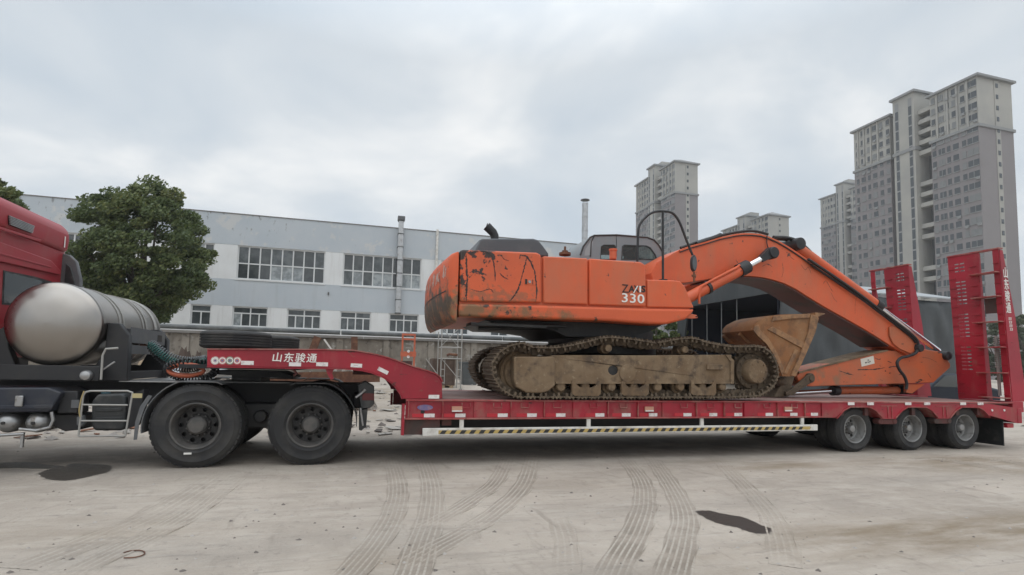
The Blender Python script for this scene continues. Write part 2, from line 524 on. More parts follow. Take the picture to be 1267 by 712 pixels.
M['twr_grey'] = mat('mauve_grey_cladding', (.215, .198, .200), .85, layers=[dict(c=(.19, .174, .176), s=.12, lo=.4, hi=.7, d=6)])
M['twr_beige'] = mat('beige_cladding', (.35, .34, .31), .85, layers=[dict(c=(.285, .28, .265), s=.12, lo=.4, hi=.7, d=6)])
M['twr_trim'] = mat('grey_cornice', (.23, .235, .235), .85)
M['twr_glass'] = mat('tower_window_glass', (.04, .048, .055), .15, spec=.6)
M['twr_shade'] = mat('tower_recess_shade', (.085, .085, .09), .85)  # shade of the recesses put into the colour, darker than the open cladding
M['bark'] = mat('tree_bark', (.055, .043, .033), .9, layers=[dict(c=(.10, .085, .07), s=8, lo=.45, hi=.65, st=(1, 1, .3))], bump=.4)
M['car_paint'] = mat('dark_blue_car_paint', (.008, .012, .022), .4, spec=.25)
M['pane_mid'] = mat('grey_window_pane', (.12, .135, .14), .15, layers=[dict(c=(.06, .07, .075), s=2.0, lo=.4, hi=.6)], spec=.6)
M['puddle'] = mat('wet_dark_stain', (.045, .037, .032), .42, layers=[dict(c=(.06, .05, .044), s=6, lo=.4, hi=.6)], bump=.05, bscale=50)


def leaf_mat(name, c1, c2, c3):
    m_ = bpy.data.materials.new(name); m_.use_nodes = True
    t = m_.node_tree; b = t.nodes['Principled BSDF']
    b.inputs['Roughness'].default_value = .6
    at_ = N(t, 'ShaderNodeAttribute', attribute_name='tone')
    r_ = N(t, 'ShaderNodeValToRGB')
    e_ = r_.color_ramp.elements
    e_[0].position = 0; e_[0].color = (*c1, 1)
    e_[1].position = 1; e_[1].color = (*c3, 1)
    q = e_.new(.5); q.color = (*c2, 1)
    L(t, at_.outputs['Fac'], r_.inputs[0]); L(t, r_.outputs[0], b.inputs['Base Color'])
    tr = N(t, 'ShaderNodeBsdfTranslucent'); L(t, r_.outputs[0], tr.inputs[0])
    ms = N(t, 'ShaderNodeMixShader', Fac=.25)
    L(t, b.outputs[0], ms.inputs[1]); L(t, tr.outputs[0], ms.inputs[2])
    L(t, ms.outputs[0], t.nodes['Material Output'].inputs['Surface'])
    return m_


M['leaf'] = leaf_mat('camphor_leaf', (.060, .090, .032), (.122, .158, .054), (.22, .22, .075))
M['leaf_far'] = leaf_mat('far_leaf', (.045, .062, .034), (.075, .095, .050), (.125, .125, .06))


# ------------------------------------------------------------------ lettering (built-in font)
def lettering(body, size, extr=.003, heavy=0.0, spacing=1.0, line=1.0, shear=0.0):
    cu = bpy.data.curves.new('lettering', 'FONT')
    cu.body = body; cu.size = size; cu.extrude = extr; cu.offset = heavy
    cu.align_x = 'CENTER'; cu.align_y = 'CENTER'
    cu.space_character = spacing; cu.space_line = line; cu.shear = shear
    cu.resolution_u = 3
    o = bpy.data.objects.new('lettering', cu); COL.objects.link(o)
    dg = bpy.context.evaluated_depsgraph_get(); dg.update()
    me = bpy.data.meshes.new_from_object(o.evaluated_get(dg))
    bpy.data.objects.remove(o)
    co = np.empty(len(me.vertices) * 3); me.vertices.foreach_get('co', co); co = co.reshape(-1, 3)
    if len(co):
        co[:, :2] -= (co[:, :2].max(0) + co[:, :2].min(0)) / 2
    return me, co


def put_text(body, w, h, c, m, parent, heavy=0.0, spacing=1.0, line=1.0, shear=0.0, name='lettering', tilt=0.0):
    """lettering standing in the XZ plane facing -Y, fitted to width w and height h, centred at c"""
    me, co = lettering(body, 1.0, .01, heavy, spacing, line, shear)
    if not len(co):
        return None
    ext = co.max(0) - co.min(0)
    co = co / ext * np.array([w, h, .006])
    x, z = co[:, 0], co[:, 1]
    ct, st = math.cos(tilt), math.sin(tilt)
    out = np.stack([x * ct - z * st + c[0], -co[:, 2] + c[1], x * st + z * ct + c[2]], 1) - np.array(ORG[parent.name])
    me.vertices.foreach_set('co', out.ravel())
    me.materials.clear(); me.materials.append(m)
    me.update()
    o = bpy.data.objects.new(name, me); COL.objects.link(o); o.parent = parent
    ORG[o.name] = ORG[parent.name]
    return o

# ================================================================== THE SETTING
def smooth01(t):
    t = max(0.0, min(1.0, t)); return t * t * (3 - 2 * t)


_gp = [(rng.uniform(.5, 1.9), rng.uniform(0, 6.3), rng.uniform(0, 6.3)) for _ in range(14)]


def ground_z(x, y):
    h = .75 * smooth01((y - 12.5) / 13.5)
    n = 0
    for k, a, p in _gp:
        n += math.sin(k * (x * math.cos(a) + y * math.sin(a)) + p)
    near = 1.0 if y < 12 else min(3.0, 1 + (y - 12) * .3)
    flat = 1.0
    if 6.9 < y < 11.2: flat = .25
    return h + n * .0016 * near * flat


def ground_material(name, tread=False, wet=False):
    m_ = bpy.data.materials.new(name); m_.use_nodes = True
    t = m_.node_tree; b = t.nodes['Principled BSDF']
    b.inputs['Roughness'].default_value = .9
    b.inputs['Specular IOR Level'].default_value = .3
    g = N(t, 'ShaderNodeNewGeometry')

    def noise(sc, st=(1, 1, 1), d=8.0, ro=.66, di=0.0, rot=0.0):
        mp_ = N(t, 'ShaderNodeMapping'); mp_.inputs['Scale'].default_value = st
        mp_.inputs['Rotation'].default_value = (0, 0, rot)
        L(t, g.outputs['Position'], mp_.inputs[0])
        n_ = N(t, 'ShaderNodeTexNoise', Scale=sc, Detail=d, Roughness=ro, Distortion=di)
        L(t, mp_.outputs[0], n_.inputs['Vector'])
        return n_.outputs['Fac']

    def ramp(x_, lo, hi, k=1.0):
        r_ = N(t, 'ShaderNodeMapRange'); L(t, x_, r_.inputs['Value'])
        r_.inputs['From Min'].default_value = lo; r_.inputs['From Max'].default_value = hi; r_.inputs['To Max'].default_value = k
        return r_.outputs[0]

    def mix(f_, a, c):
        m2 = N(t, 'ShaderNodeMix', data_type='RGBA')
        L(t, f_, m2.inputs['Factor'])
        if isinstance(a, tuple): m2.inputs['A'].default_value = (*a, 1)
        else: L(t, a, m2.inputs['A'])
        m2.inputs['B'].default_value = (*c, 1)
        return m2.outputs['Result']

    def math_(op, a, c):
        n_ = N(t, 'ShaderNodeMath', operation=op)
        for i, q in enumerate((a, c)):
            if isinstance(q, float): n_.inputs[i].default_value = q
            else: L(t, q, n_.inputs[i])
        return n_.outputs[0]

    c = mix(ramp(noise(.35), .38, .66), (.445, .388, .330), (.328, .284, .240))
    c = mix(ramp(noise(.8, (.5, 1.4, 1), d=10.0, ro=.68, rot=.4), .50, .66, .55), c, (.285, .245, .205))
    c = mix(ramp(noise(1.1, (1, 1.6, 1), di=.6), .48, .70, .8), c, (.48, .427, .368))
    c = mix(ramp(noise(2.2, (.35, 2.2, 1), d=9.0, rot=.5), .55, .72, .6), c, (.27, .236, .20))
    c = mix(ramp(noise(3.0, (2.0, .5, 1), d=9.0, rot=-.5, di=.5), .57, .70, .55), c, (.245, .21, .175))
    c = mix(ramp(noise(9.0, d=9.0, ro=.7), .56, .70, .65), c, (.215, .19, .165))
    c = mix(ramp(noise(4.5, (.28, 1.9, 1), d=10.0, ro=.7, rot=.15), .56, .66, .5), c, (.25, .223, .195))
    c = mix(ramp(noise(6.0, (.3, 2.2, 1), d=10.0, ro=.7, rot=-.9), .58, .66, .45), c, (.46, .425, .38))
    c = mix(ramp(noise(20.0, d=7.0, ro=.75), .62, .68, .6), c, (.20, .178, .155))
    c = mix(ramp(noise(40.0, d=4.0), .60, .74, .5), c, (.47, .435, .39))
    a1 = N(t, 'ShaderNodeAttribute', attribute_name='mud')
    mudm = math_('MULTIPLY', a1.outputs['Fac'], ramp(noise(1.7, (.5, 1.6, 1), d=10.0), .36, .60))
    c = mix(mudm, c, (.235, .185, .13))
    a2 = N(t, 'ShaderNodeAttribute', attribute_name='damp_shade')
    c = mix(math_('MULTIPLY', a2.outputs['Fac'], ramp(noise(1.3, d=9.0), .30, .58)), c, (.20, .18, .16))  # darkens damp patches and the painted shade below the vehicles
    height = noise(28.0, d=8.0, ro=.7)
    if tread:
        a3 = N(t, 'ShaderNodeAttribute', attribute_name='rib')
        a4 = N(t, 'ShaderNodeAttribute', attribute_name='press')
        br = ramp(noise(1.6, d=10.0, ro=.65), .28, .56)
        br2 = ramp(noise(22.0, d=5.0), .30, .55)
        gro = math_('MULTIPLY', math_('MULTIPLY', math_('SUBTRACT', 1.0, a3.outputs['Fac']), a4.outputs['Fac']), br)
        rib = math_('MULTIPLY', math_('MULTIPLY', a3.outputs['Fac'], a4.outputs['Fac']), math_('MULTIPLY', br, br2))
        c = mix(math_('MULTIPLY', gro, .78), c, (.20, .167, .135))
        c = mix(math_('MULTIPLY', rib, .65), c, (.45, .41, .355))
    if wet:
        a5 = N(t, 'ShaderNodeAttribute', attribute_name='wet')
        w1_ = math_('ADD', a5.outputs['Fac'], math_('MULTIPLY', math_('SUBTRACT', noise(7.0, d=9.0, ro=.65), .5), .55))
        halo = ramp(w1_, .22, .50, .55)
        c = mix(halo, c, (.17, .15, .13))
        core = ramp(w1_, .50, .62)
        c = mix(core, c, (.045, .037, .031))
        rg_ = N(t, 'ShaderNodeMapRange'); L(t, core, rg_.inputs['Value'])
        rg_.inputs['To Min'].default_value = .9; rg_.inputs['To Max'].default_value = .38
        L(t, rg_.outputs[0], b.inputs['Roughness'])
    L(t, c, b.inputs['Base Color'])
    bp = N(t, 'ShaderNodeBump', Strength=.5, Distance=.03); L(t, height, bp.inputs['Height'])
    bp2 = N(t, 'ShaderNodeBump', Strength=.35, Distance=.06); L(t, noise(5.0, (1, 1.4, 1), d=6.0), bp2.inputs['Height'])
    L(t, bp2.outputs[0], bp.inputs['Normal'])
    L(t, bp.outputs[0], b.inputs['Normal'])
    return m_


M['ground'] = ground_material('dusty_concrete_ground')
M['wet_ground'] = ground_material('wet_ground_patch', wet=True)
M['tread_print'] = ground_material('tyre_print_in_dust', True)
MUDS = []      # (x, y, rx, ry, angle, strength)
for px, py, rx, ry, k in ((1130, 662, 1.5, .55, 1.0), (1230, 655, 1.6, .6, 1.0), (960, 575, 1.1, .45, .8), (1175, 570, 2.0, .5, 1.0),
                          (1250, 578, 1.6, .6, .9), (890, 572, .9, .35, .5), (470, 690, .5, .3, .5), (880, 700, .5, .25, .5), (60, 660, 1.2, .4, .35), (700, 600, 1.2, .3, .25)):
    p = atz(px, py); MUDS.append((p.x, p.y, rx, ry, k))
for _ in range(70):
    MUDS.append((rng.uniform(-9, 30), rng.uniform(11.3, 24), rng.uniform(.6, 2.5), rng.uniform(.15, .7), rng.uniform(.5, 1.0)))
DAMP_SHADES = [(-3.6, 8.6, 2.6, 1.3, .8), (4.5, 8.9, 5.8, 1.6, .85), (10.3, 8.9, 2.4, 1.4, .8), (-1, 4.5, 2.0, .35, .35), (3.5, 5.0, 1.8, .4, .3), (7.5, 5.6, 1.6, .3, .35), (1.0, 3.4, 1.2, .25, .3)]  # under truck and trailer: shade painted into the ground; the small ones damp patches


def axis_lines(a, b, step, lo, hi, growth=1.25):
    xs = list(np.arange(a, b + 1e-6, step))
    d = step; x_ = b
    while x_ < hi:
        d *= growth; x_ += d; xs.append(x_)
    d = step; x_ = a
    while x_ > lo:
        d *= growth; x_ -= d; xs.insert(0, x_)
    return xs


gx = axis_lines(-9, 22, .13, -700, 900)
gy = axis_lines(.6, 14, .11, -400, 1200)
mb = MB()
mb.v = [(x_, y_, ground_z(x_, y_)) for y_ in gy for x_ in gx]
nx = len(gx)
mb.f = [(j * nx + i, j * nx + i + 1, (j + 1) * nx + i + 1, (j + 1) * nx + i) for j in range(len(gy) - 1) for i in range(nx - 1)]
mb.m = [0] * len(mb.f)
ground = kind(obj('ground', mb, M['ground'], smooth=180, flip=False), 'structure')


def stain_shade(me, spots, name):
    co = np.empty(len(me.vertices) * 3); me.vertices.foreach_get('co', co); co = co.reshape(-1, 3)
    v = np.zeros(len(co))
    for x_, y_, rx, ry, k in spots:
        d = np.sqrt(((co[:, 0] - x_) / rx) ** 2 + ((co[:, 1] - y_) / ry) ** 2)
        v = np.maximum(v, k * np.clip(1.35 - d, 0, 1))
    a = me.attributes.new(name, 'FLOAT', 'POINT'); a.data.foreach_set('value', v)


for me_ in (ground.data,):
    stain_shade(me_, MUDS, 'mud'); stain_shade(me_, DAMP_SHADES, 'damp_shade')


def smooth_path(pts, n):
    """Catmull-Rom through the points, n samples"""
    P = [np.array(p, float) for p in pts]
    P = [2 * P[0] - P[1]] + P + [2 * P[-1] - P[-2]]
    out = []
    segs = len(P) - 3
    for i in range(n):
        u = i / (n - 1) * segs
        k = min(int(u), segs - 1); t = u - k
        a, b, c, d = P[k:k + 4]
        out.append(.5 * (2 * b + (c - a) * t + (2 * a - 5 * b + 4 * c - d) * t * t + (3 * b - a - 3 * c + d) * t ** 3))
    return out


def tyre_print(pix, width, ribs, strength, lug=.055):
    path = smooth_path([atz(*p)[:2] for p in pix], 260)
    nw = ribs * 6 + 1
    mb = MB(); rib_a = []; pr_a = []
    s_ = 0; prev = path[0]
    for i, p in enumerate(path):
        s_ += float(np.linalg.norm(p - prev)); prev = p
        q = path[min(i + 1, len(path) - 1)] - path[max(i - 1, 0)]
        q = q / np.linalg.norm(q); nr = np.array([-q[1], q[0]])
        fade = min(1, i / 60, (len(path) - 1 - i) / 60) * (.75 + .25 * math.sin(s_ * 1.9 + width * 40))
        for j in range(nw):
            u = j / (nw - 1) * 2 - 1
            w_ = u * width / 2
            ph = (j / (nw - 1) * ribs) % 1.0
            r_ = 1.0 if .62 < ph < .98 else 0.0
            if r_ and (s_ / lug + (j // 6) * .37) % 1.0 < .16: r_ = 0.35
            wob = .008 * math.sin(s_ * 9 + j) * (abs(u) > .8)
            x_, y_ = p + nr * (w_ + wob)
            edge = smooth01((1 - abs(u)) / .12)
            z_ = ground_z(x_, y_) + (.004 + .007 * r_) * edge * (.35 + .65 * fade) - .004 * (1 - edge) + .0008
            mb.v.append((x_, y_, z_)); rib_a.append(r_); pr_a.append(edge * fade * strength)
    for i in range(len(path) - 1):
        for j in range(nw - 1):
            a = i * nw + j
            mb.f.append((a, a + 1, a + nw + 1, a + nw))
    mb.m = [0] * len(mb.f)
    o = kind(obj('tyre_track', mb, M['tread_print'], smooth=60), 'structure')
    n_ = len(o.data.vertices)
    for nm, val in (('rib', rib_a), ('press', pr_a)):
        a = o.data.attributes.new(nm, 'FLOAT', 'POINT'); a.data.foreach_set('value', val)
    stain_shade(o.data, MUDS, 'mud'); stain_shade(o.data, DAMP_SHADES, 'damp_shade')
    return o


for pix, w_, nr_, st_ in (
        ([(482, 562), (492, 600), (487, 634), (468, 669), (438, 706), (420, 722)], .26, 6, .75),
        ([(522, 562), (534, 600), (532, 640), (521, 675), (508, 716), (500, 730)], .28, 6, .8),
        ([(630, 562), (614, 596), (583, 620), (548, 641), (520, 655)], .24, 5, .8),
        ([(660, 562), (649, 599), (614, 634), (569, 662), (538, 679), (500, 702)], .26, 5, 1.0),
        ([(768, 562), (792, 592), (798, 620), (788, 655), (767, 693), (750, 730)], .28, 6, 1.0),
        ([(803, 562), (829, 599), (846, 634), (843, 669), (831, 712), (824, 735)], .28, 6, 1.0),
        ([(886, 566), (924, 604), (951, 634), (965, 665), (972, 700)], .26, 5, .4),
        ([(272, 588), (199, 633), (83, 682), (20, 705)], .34, 5, .5),
        ([(292, 592), (230, 640), (130, 690), (70, 720)], .26, 5, .45),
        ([(690, 640), (700, 670), (702, 715)], .22, 4, .35),
        ([(1092, 563), (1150, 568), (1205, 576), (1262, 588)], .34, 6, 1.0), ([(1120, 559), (1180, 564), (1240, 571), (1280, 578)], .28, 5, .9)):
    tyre_print(pix, w_, nr_, st_)


def flat_blob(name, pix, m_, lift=.007, label=None):
    pts = []
    P = [atz(*p) for p in pix]
    n = len(P)
    for i in range(n):
        a, b = P[i], P[(i + 1) % n]
        c0_, d0_ = P[i - 1], P[(i + 2) % n]
        for k in range(6):
            t = k / 6
            q = .5 * (2 * a + (b - c0_) * t + (2 * c0_ - 5 * a + 4 * b - d0_) * t * t + (3 * a - c0_ - 3 * b + d0_) * t ** 3)
            j = .010
            pts.append((q.x + rng.uniform(-j, j), q.y + rng.uniform(-j, j)))
    c = (sum(p[0] for p in pts) / len(pts), sum(p[1] for p in pts) / len(pts))
    mb = MB()
    rings = (0, .5, .80, .95, 1.10, 1.30)
    vs = [(c[0], c[1], ground_z(*c) + lift)]
    for r_ in rings[1:]:
        for p in pts:
            x_, y_ = c[0] + (p[0] - c[0]) * r_, c[1] + (p[1] - c[1]) * r_
            vs.append((x_, y_, ground_z(x_, y_) + (lift if r_ < 1.2 else -.004)))
    k = len(pts); fs = [(0, 1 + i, 1 + (i + 1) % k) for i in range(k)]
    for r_ in range(len(rings) - 2):
        for i in range(k):
            a, b = 1 + r_ * k + i, 1 + r_ * k + (i + 1) % k
            fs.append((a, a + k, b + k, b))
    mb.add(vs, fs)
    o = kind(obj(name, mb, M['wet_ground'], smooth=180, flip=False), 'structure')
    wv = [1.0] + [v for v in (1.0, 1.0, .80, .35, 0.0) for _ in range(k)]
    a = o.data.attributes.new('wet', 'FLOAT', 'POINT'); a.data.foreach_set('value', wv)
    stain_shade(o.data, MUDS, 'mud'); stain_shade(o.data, DAMP_SHADES, 'damp_shade')
    return o


flat_blob('wet_stain', [(863, 634), (878, 633), (898, 637), (922, 641), (938, 649), (952, 654), (950, 660), (930, 659), (912, 653), (893, 649), (874, 642)], M['puddle'])
flat_blob('wet_stain', [(50, 588), (58, 583), (78, 579), (90, 575), (120, 576), (136, 578), (132, 585), (112, 590), (88, 595), (62, 594)], M['puddle'])
flat_blob('wet_stain', [(-20, 575), (30, 573), (55, 576), (78, 578), (60, 581), (20, 580), (-20, 581)], M['puddle'])

# small stones and clods on the yard
mb = MB()
for i in range(1500):
    if i < 420:
        p = atz(rng.uniform(-20, 1290), rng.uniform(545, 716)); x_, y_ = p.x, p.y
        s_ = rng.choice((.006, .008, .01, .014, .02))
    else:
        x_, y_ = rng.uniform(-8, 24), rng.uniform(10.8, 22)
        s_ = rng.uniform(.02, .10)
    z_ = ground_z(x_, y_)
    vs = []
    for a in range(6):
        r_ = s_ * rng.uniform(.7, 1.3)
        vs.append((x_ + r_ * math.cos(a * 1.05), y_ + r_ * math.sin(a * 1.05), z_ - .003 + s_ * rng.uniform(0, .3)))
    vs.append((x_ + s_ * rng.uniform(-.3, .3), y_, z_ + s_ * rng.uniform(.5, .9)))
    mb.add(vs, [(a, (a + 1) % 6, 6) for a in range(6)], rng.randrange(2))
kind(obj('pebbles', mb, [mat('pale_stone', (.36, .33, .30), .9), mat('dark_stone', (.15, .13, .115), .9)], smooth=0), 'stuff')
w_ = [atz(*p) for p in ((153, 686), (160, 684), (170, 683), (177, 684), (179, 687), (174, 690), (165, 692), (153, 692.5))]
tag(obj('wire_loop', MB().tube([(p.x, p.y, ground_z(p.x, p.y) + .008) for p in smooth_path(w_, 24) for p in [Vector(p)]], .0045, 6), M['rust']),
    'thin rusty wire bent into an open loop lying on the bare ground', 'wire')

# ------------------------------------------------------------------ factory building
FY = 42.0
fac = thing('factory_building', 'long two storey factory with pale grey and white bands, peeling parapet and rows of windows', 'building', (-4, FY, .75))


def fz(px, py): return at(px, py, FY).z
def fx(px, py=330): return at(px, py, FY).x


z_roof = sum(fz(*q) for q in ((36, 240), (235, 258), (516, 285), (715, 303))) / 4
z_t1 = (fz(347, 307) + fz(473, 317)) / 2
z_b1 = (fz(347, 348.5) + fz(473, 355.5)) / 2
z_t0 = (fz(309, 379.5) + fz(440, 386) + fz(500, 388.5)) / 3
z_b0 = (fz(309, 406) + fz(440, 409) + fz(500, 411)) / 3
X0, X1 = -32.0, fx(733, 303)
uppers = [(fx(-130), fx(-20), 8), (fx(5), fx(100), 8), (fx(215), fx(264), 4), (fx(293), fx(402), 8), (fx(424.5), fx(521.5), 8), (fx(546), fx(640), 8), (fx(660), fx(716), 5)]
lowers = [(235, 260.6, 1), (287, 331, 2), (354.7, 397, 2), (420.5, 459, 2), (481.5, 518, 2), (545, 580, 2), (607, 629, 1), (647, 679, 2), (699, 720, 1)]
lowers = [(fx(a, 395), fx(b, 395), k) for a, b, k in lowers]
st_ = fx(354.7, 395) - fx(287, 395)
xl = lowers[0][0]
while xl > X0 + 6:
    xl -= st_; lowers.insert(0, (xl, xl + 2.4, 2))
rect = lambda a, b, c, d: [(a, c), (b, c), (b, d), (a, d)]
T = .32
obj('wall_base', MB().slab(rect(X0, X1, .2, z_b0 - .05), FY, FY + T), M['band_white'], fac)
holes = [rect(a, b, z_b0, z_t0 - .02) for a, b, k in lowers]
obj('white_band', MB().slab(rect(X0, X1, z_b0 - .05, z_t0), FY, FY + T, holes), M['band_white'], fac)
obj('blue_grey_band', MB().slab(rect(X0, X1, z_t0, z_b1 - .05), FY - .012, FY + T), M['band_blue'], fac)
holes = [rect(a, b, z_b1 if i != 2 else z_b1 + (z_t1 - z_b1) * .5, z_t1 - .02) for i, (a, b, k) in enumerate(uppers)]
obj('white_band', MB().slab(rect(X0, X1, z_b1 - .05, z_t1), FY, FY + T, holes), M['band_white'], fac)
obj('parapet', MB().slab(rect(X0, X1, z_t1, z_roof - .06), FY - .012, FY + T), M['parapet'], fac)
obj('parapet_coping', MB().box(X0 - .05, X1 + .05, FY - .05, FY + T + .05, z_roof - .06, z_roof), M['coping'], fac)
obj('side_wall', MB().box(X1 - T, X1, FY + T, FY + 26, .2, z_roof - .06).box(X0, X0 + T, FY + T, FY + 26, .2, z_roof - .06).box(X0, X1, FY + 26, FY + 26.3, .2, z_roof - .06), M['band_white'], fac)
obj('roof', MB().box(X0 + T, X1 - T, FY + T, FY + 26, z_roof - 1.0, z_roof - .8), M['coping'], fac)
obj('inner_floor', MB().box(X0 + T, X1 - T, FY + T, FY + 26, z_b1 - .6, z_b1 - .4), M['coping'], fac)
obj('inner_wall', MB().box(X0 + T, X1 - T, FY + 6, FY + 6.2, .3, z_roof - 1.1), mat('unlit_interior_wall', (.12, .12, .12), .9), fac)
pane_meshes = {}


def factory_window(a, b, c, d, cols, rowz, lights=(), sub=None):
    """frame ring with mullions as one part, each pane a sub-part"""
    fr = .085
    ys = FY + .10
    holes = []
    zs = [c] + rowz + [d]
    cells = []
    for r_ in range(len(zs) - 1):
        n = cols[r_] if isinstance(cols, (list, tuple)) else cols
        w = (b - a) / n
        for k in range(n):
            q = (a + k * w + fr / 2 + (fr / 2 if k == 0 else 0), a + (k + 1) * w - fr / 2 - (fr / 2 if k == n - 1 else 0),
                 zs[r_] + fr / 2 + (fr / 2 if r_ == 0 else 0), zs[r_ + 1] - fr / 2 - (fr / 2 if r_ == len(zs) - 2 else 0))
            cells.append((r_, k, q)); holes.append(rect(*q))
    f_ = obj('window', MB().slab(rect(a, b, c, d), ys, ys + .09, holes), M['winframe'], fac)
    for r_, k, q in cells:
        w, h = q[1] - q[0] + .02, q[3] - q[2] + .02
        light = 1 if (r_, k) in lights else (2 if rng.random() < .22 else 0)
        key = (round(w, 3), round(h, 3), light)
        if key not in pane_meshes:
            pane_meshes[key] = MB().box(-w / 2, w / 2, -.008, .008, -h / 2, h / 2).mesh('pane', (M['pane'], M['pane_light'], M['pane_mid'])[light])
        piece('pane', pane_meshes[key], f_, ((q[0] + q[1]) / 2, ys + .055 + rng.uniform(-.02, .02), (q[2] + q[3]) / 2),
              (R(rng.uniform(-.6, .6)), 0, R(rng.uniform(-.8, .8))))
    obj('sill', MB().box(a - .08, b + .08, FY - .06, FY + .10, c - .09, c - .003), M['band_white'], f_)


lightsets = {3: {(0, 3), (0, 4), (0, 5)}, 4: {(0, 1), (0, 3), (0, 4), (0, 6), (0, 7)}, 2: {(0, 2)}, 5: {(0, 1), (0, 2)}}
for i, (a, b, n) in enumerate(uppers):
    factory_window(a, b, z_b1 if i != 2 else z_b1 + (z_t1 - z_b1) * .5, z_t1 - .02, n, [z_b1 + (z_t1 - z_b1) * .47] if i != 2 else [], lightsets.get(i, ()))
for i, (a, b, k) in enumerate(lowers):
    factory_window(a, b, z_b0, z_t0 - .02, [2 * k, k], [z_b0 + (z_t0 - z_b0) * .66], {(0, 0)} if i % 4 == 2 else ())
# flue and downpipes on the facade
xa = fx(494, 330); za, zb_ = fz(494, 275), fz(488.5, 388)
mb = MB(); n_ = 7
for k in range(n_):
    z1_, z2_ = zb_ + (za - zb_) * k / n_, zb_ + (za - zb_) * (k + 1) / n_
    mb.box(xa - .19, xa + .19, FY - .52, FY - .14, z1_ + .02, z2_ - .02)
obj('metal_duct', mb, M['galv'], fac, bevel=.02)
mb = MB()
for k in range(n_ + 1):
    z_ = zb_ + (za - zb_) * k / n_
    mb.box(xa - .225, xa + .225, FY - .55, FY - .015, z_ - .028, z_ + .028)
obj('duct_bracket', mb, M['bluegrey_metal'], fac)
obj('duct_cowl', MB().box(xa - .27, xa + .27, FY - .6, FY - .06, za + .03, za + .35), M['grey_plastic'], fac, bevel=.03)
xb_ = fx(540, 320)
obj('downpipe', MB().cyl((xb_, FY - .12, z_b0 - .8), (xb_, FY - .12, z_roof + .1), .10, 12), M['white_paint'], fac)
for px_ in (408, 100, 625):
    xq = fx(px_, 330)
    obj('wall_fixing', MB().box(xq - .05, xq + .05, FY - .14, FY - .012, z_b1 - .8, z_b1 - .62), M['grey_plastic'], fac)
# roof chimney
cq = at(724, 247, 44)
ch = thing('chimney_pipe', 'tall galvanised chimney pipe with a flat cap rising above the factory roof', 'chimney', (cq.x, 44, z_roof - .8))
obj('pipe', MB().cyl((cq.x, 44, z_roof - .8), (cq.x, 44, cq.z - .35), .27, 20), M['galv'], ch)
mb = MB()
for k in range(1, 4): mb.lathe([(.27, 0), (.295, 0), (.295, .05), (.27, .05)], (cq.x, 44, z_roof - .8 + k * 1.25), 20, axis='z')
obj('pipe_collar', mb, M['galv'], ch)
obj('cap', MB().lathe([(.02, .22), (.40, .08), (.41, .03), (.02, .03)], (cq.x, 44, cq.z - .12), 20, axis='z')
    .cyl((cq.x - .2, 44, cq.z - .36), (cq.x - .2, 44, cq.z - .08), .015, 6).cyl((cq.x + .2, 44, cq.z - .36), (cq.x + .2, 44, cq.z - .08), .015, 6), M['grey_plastic'], ch)

# ------------------------------------------------------------------ compound wall
WY = 26.0
zt = at(480, 414.5, WY).z; gz = ground_z(0, WY) - .05
cw = thing('compound_wall', 'stained grey concrete boundary wall with piers and coping in front of the factory', 'wall', (0, WY, gz))
wx0 = -24.0; wn = 22; wst = 2.1
for k in range(wn):
    a = wx0 + k * wst
    obj('wall_panel', MB().box(a + .14, a + wst - .14, WY + rng.uniform(0, .03), WY + .22, gz - .2, zt - .24), M['concrete'], cw, bevel=.012)
    pm = MB().box(-.145, .145, -.06, .28, -.2, zt - .24 - gz).mesh('pier', M['concrete']) if k == 0 else pm
    piece('pier', pm, cw, (a, WY, gz))
    cm = MB().box(.006, wst - .006, -.14, .34, 0, .11).mesh('coping', M['coping']) if k == 0 else cm
    piece('coping', cm, cw, (a - wst / 2, WY, zt - .237))
for k in range(6):
    a = wx0 + k * wst * 3.67
    obj('wall_pipe', MB().cyl((a + .03, WY - .05, zt + .02), (a + wst * 3.67 - .03, WY - .05, zt + .02), .10, 10), M['bluegrey_metal'], cw)

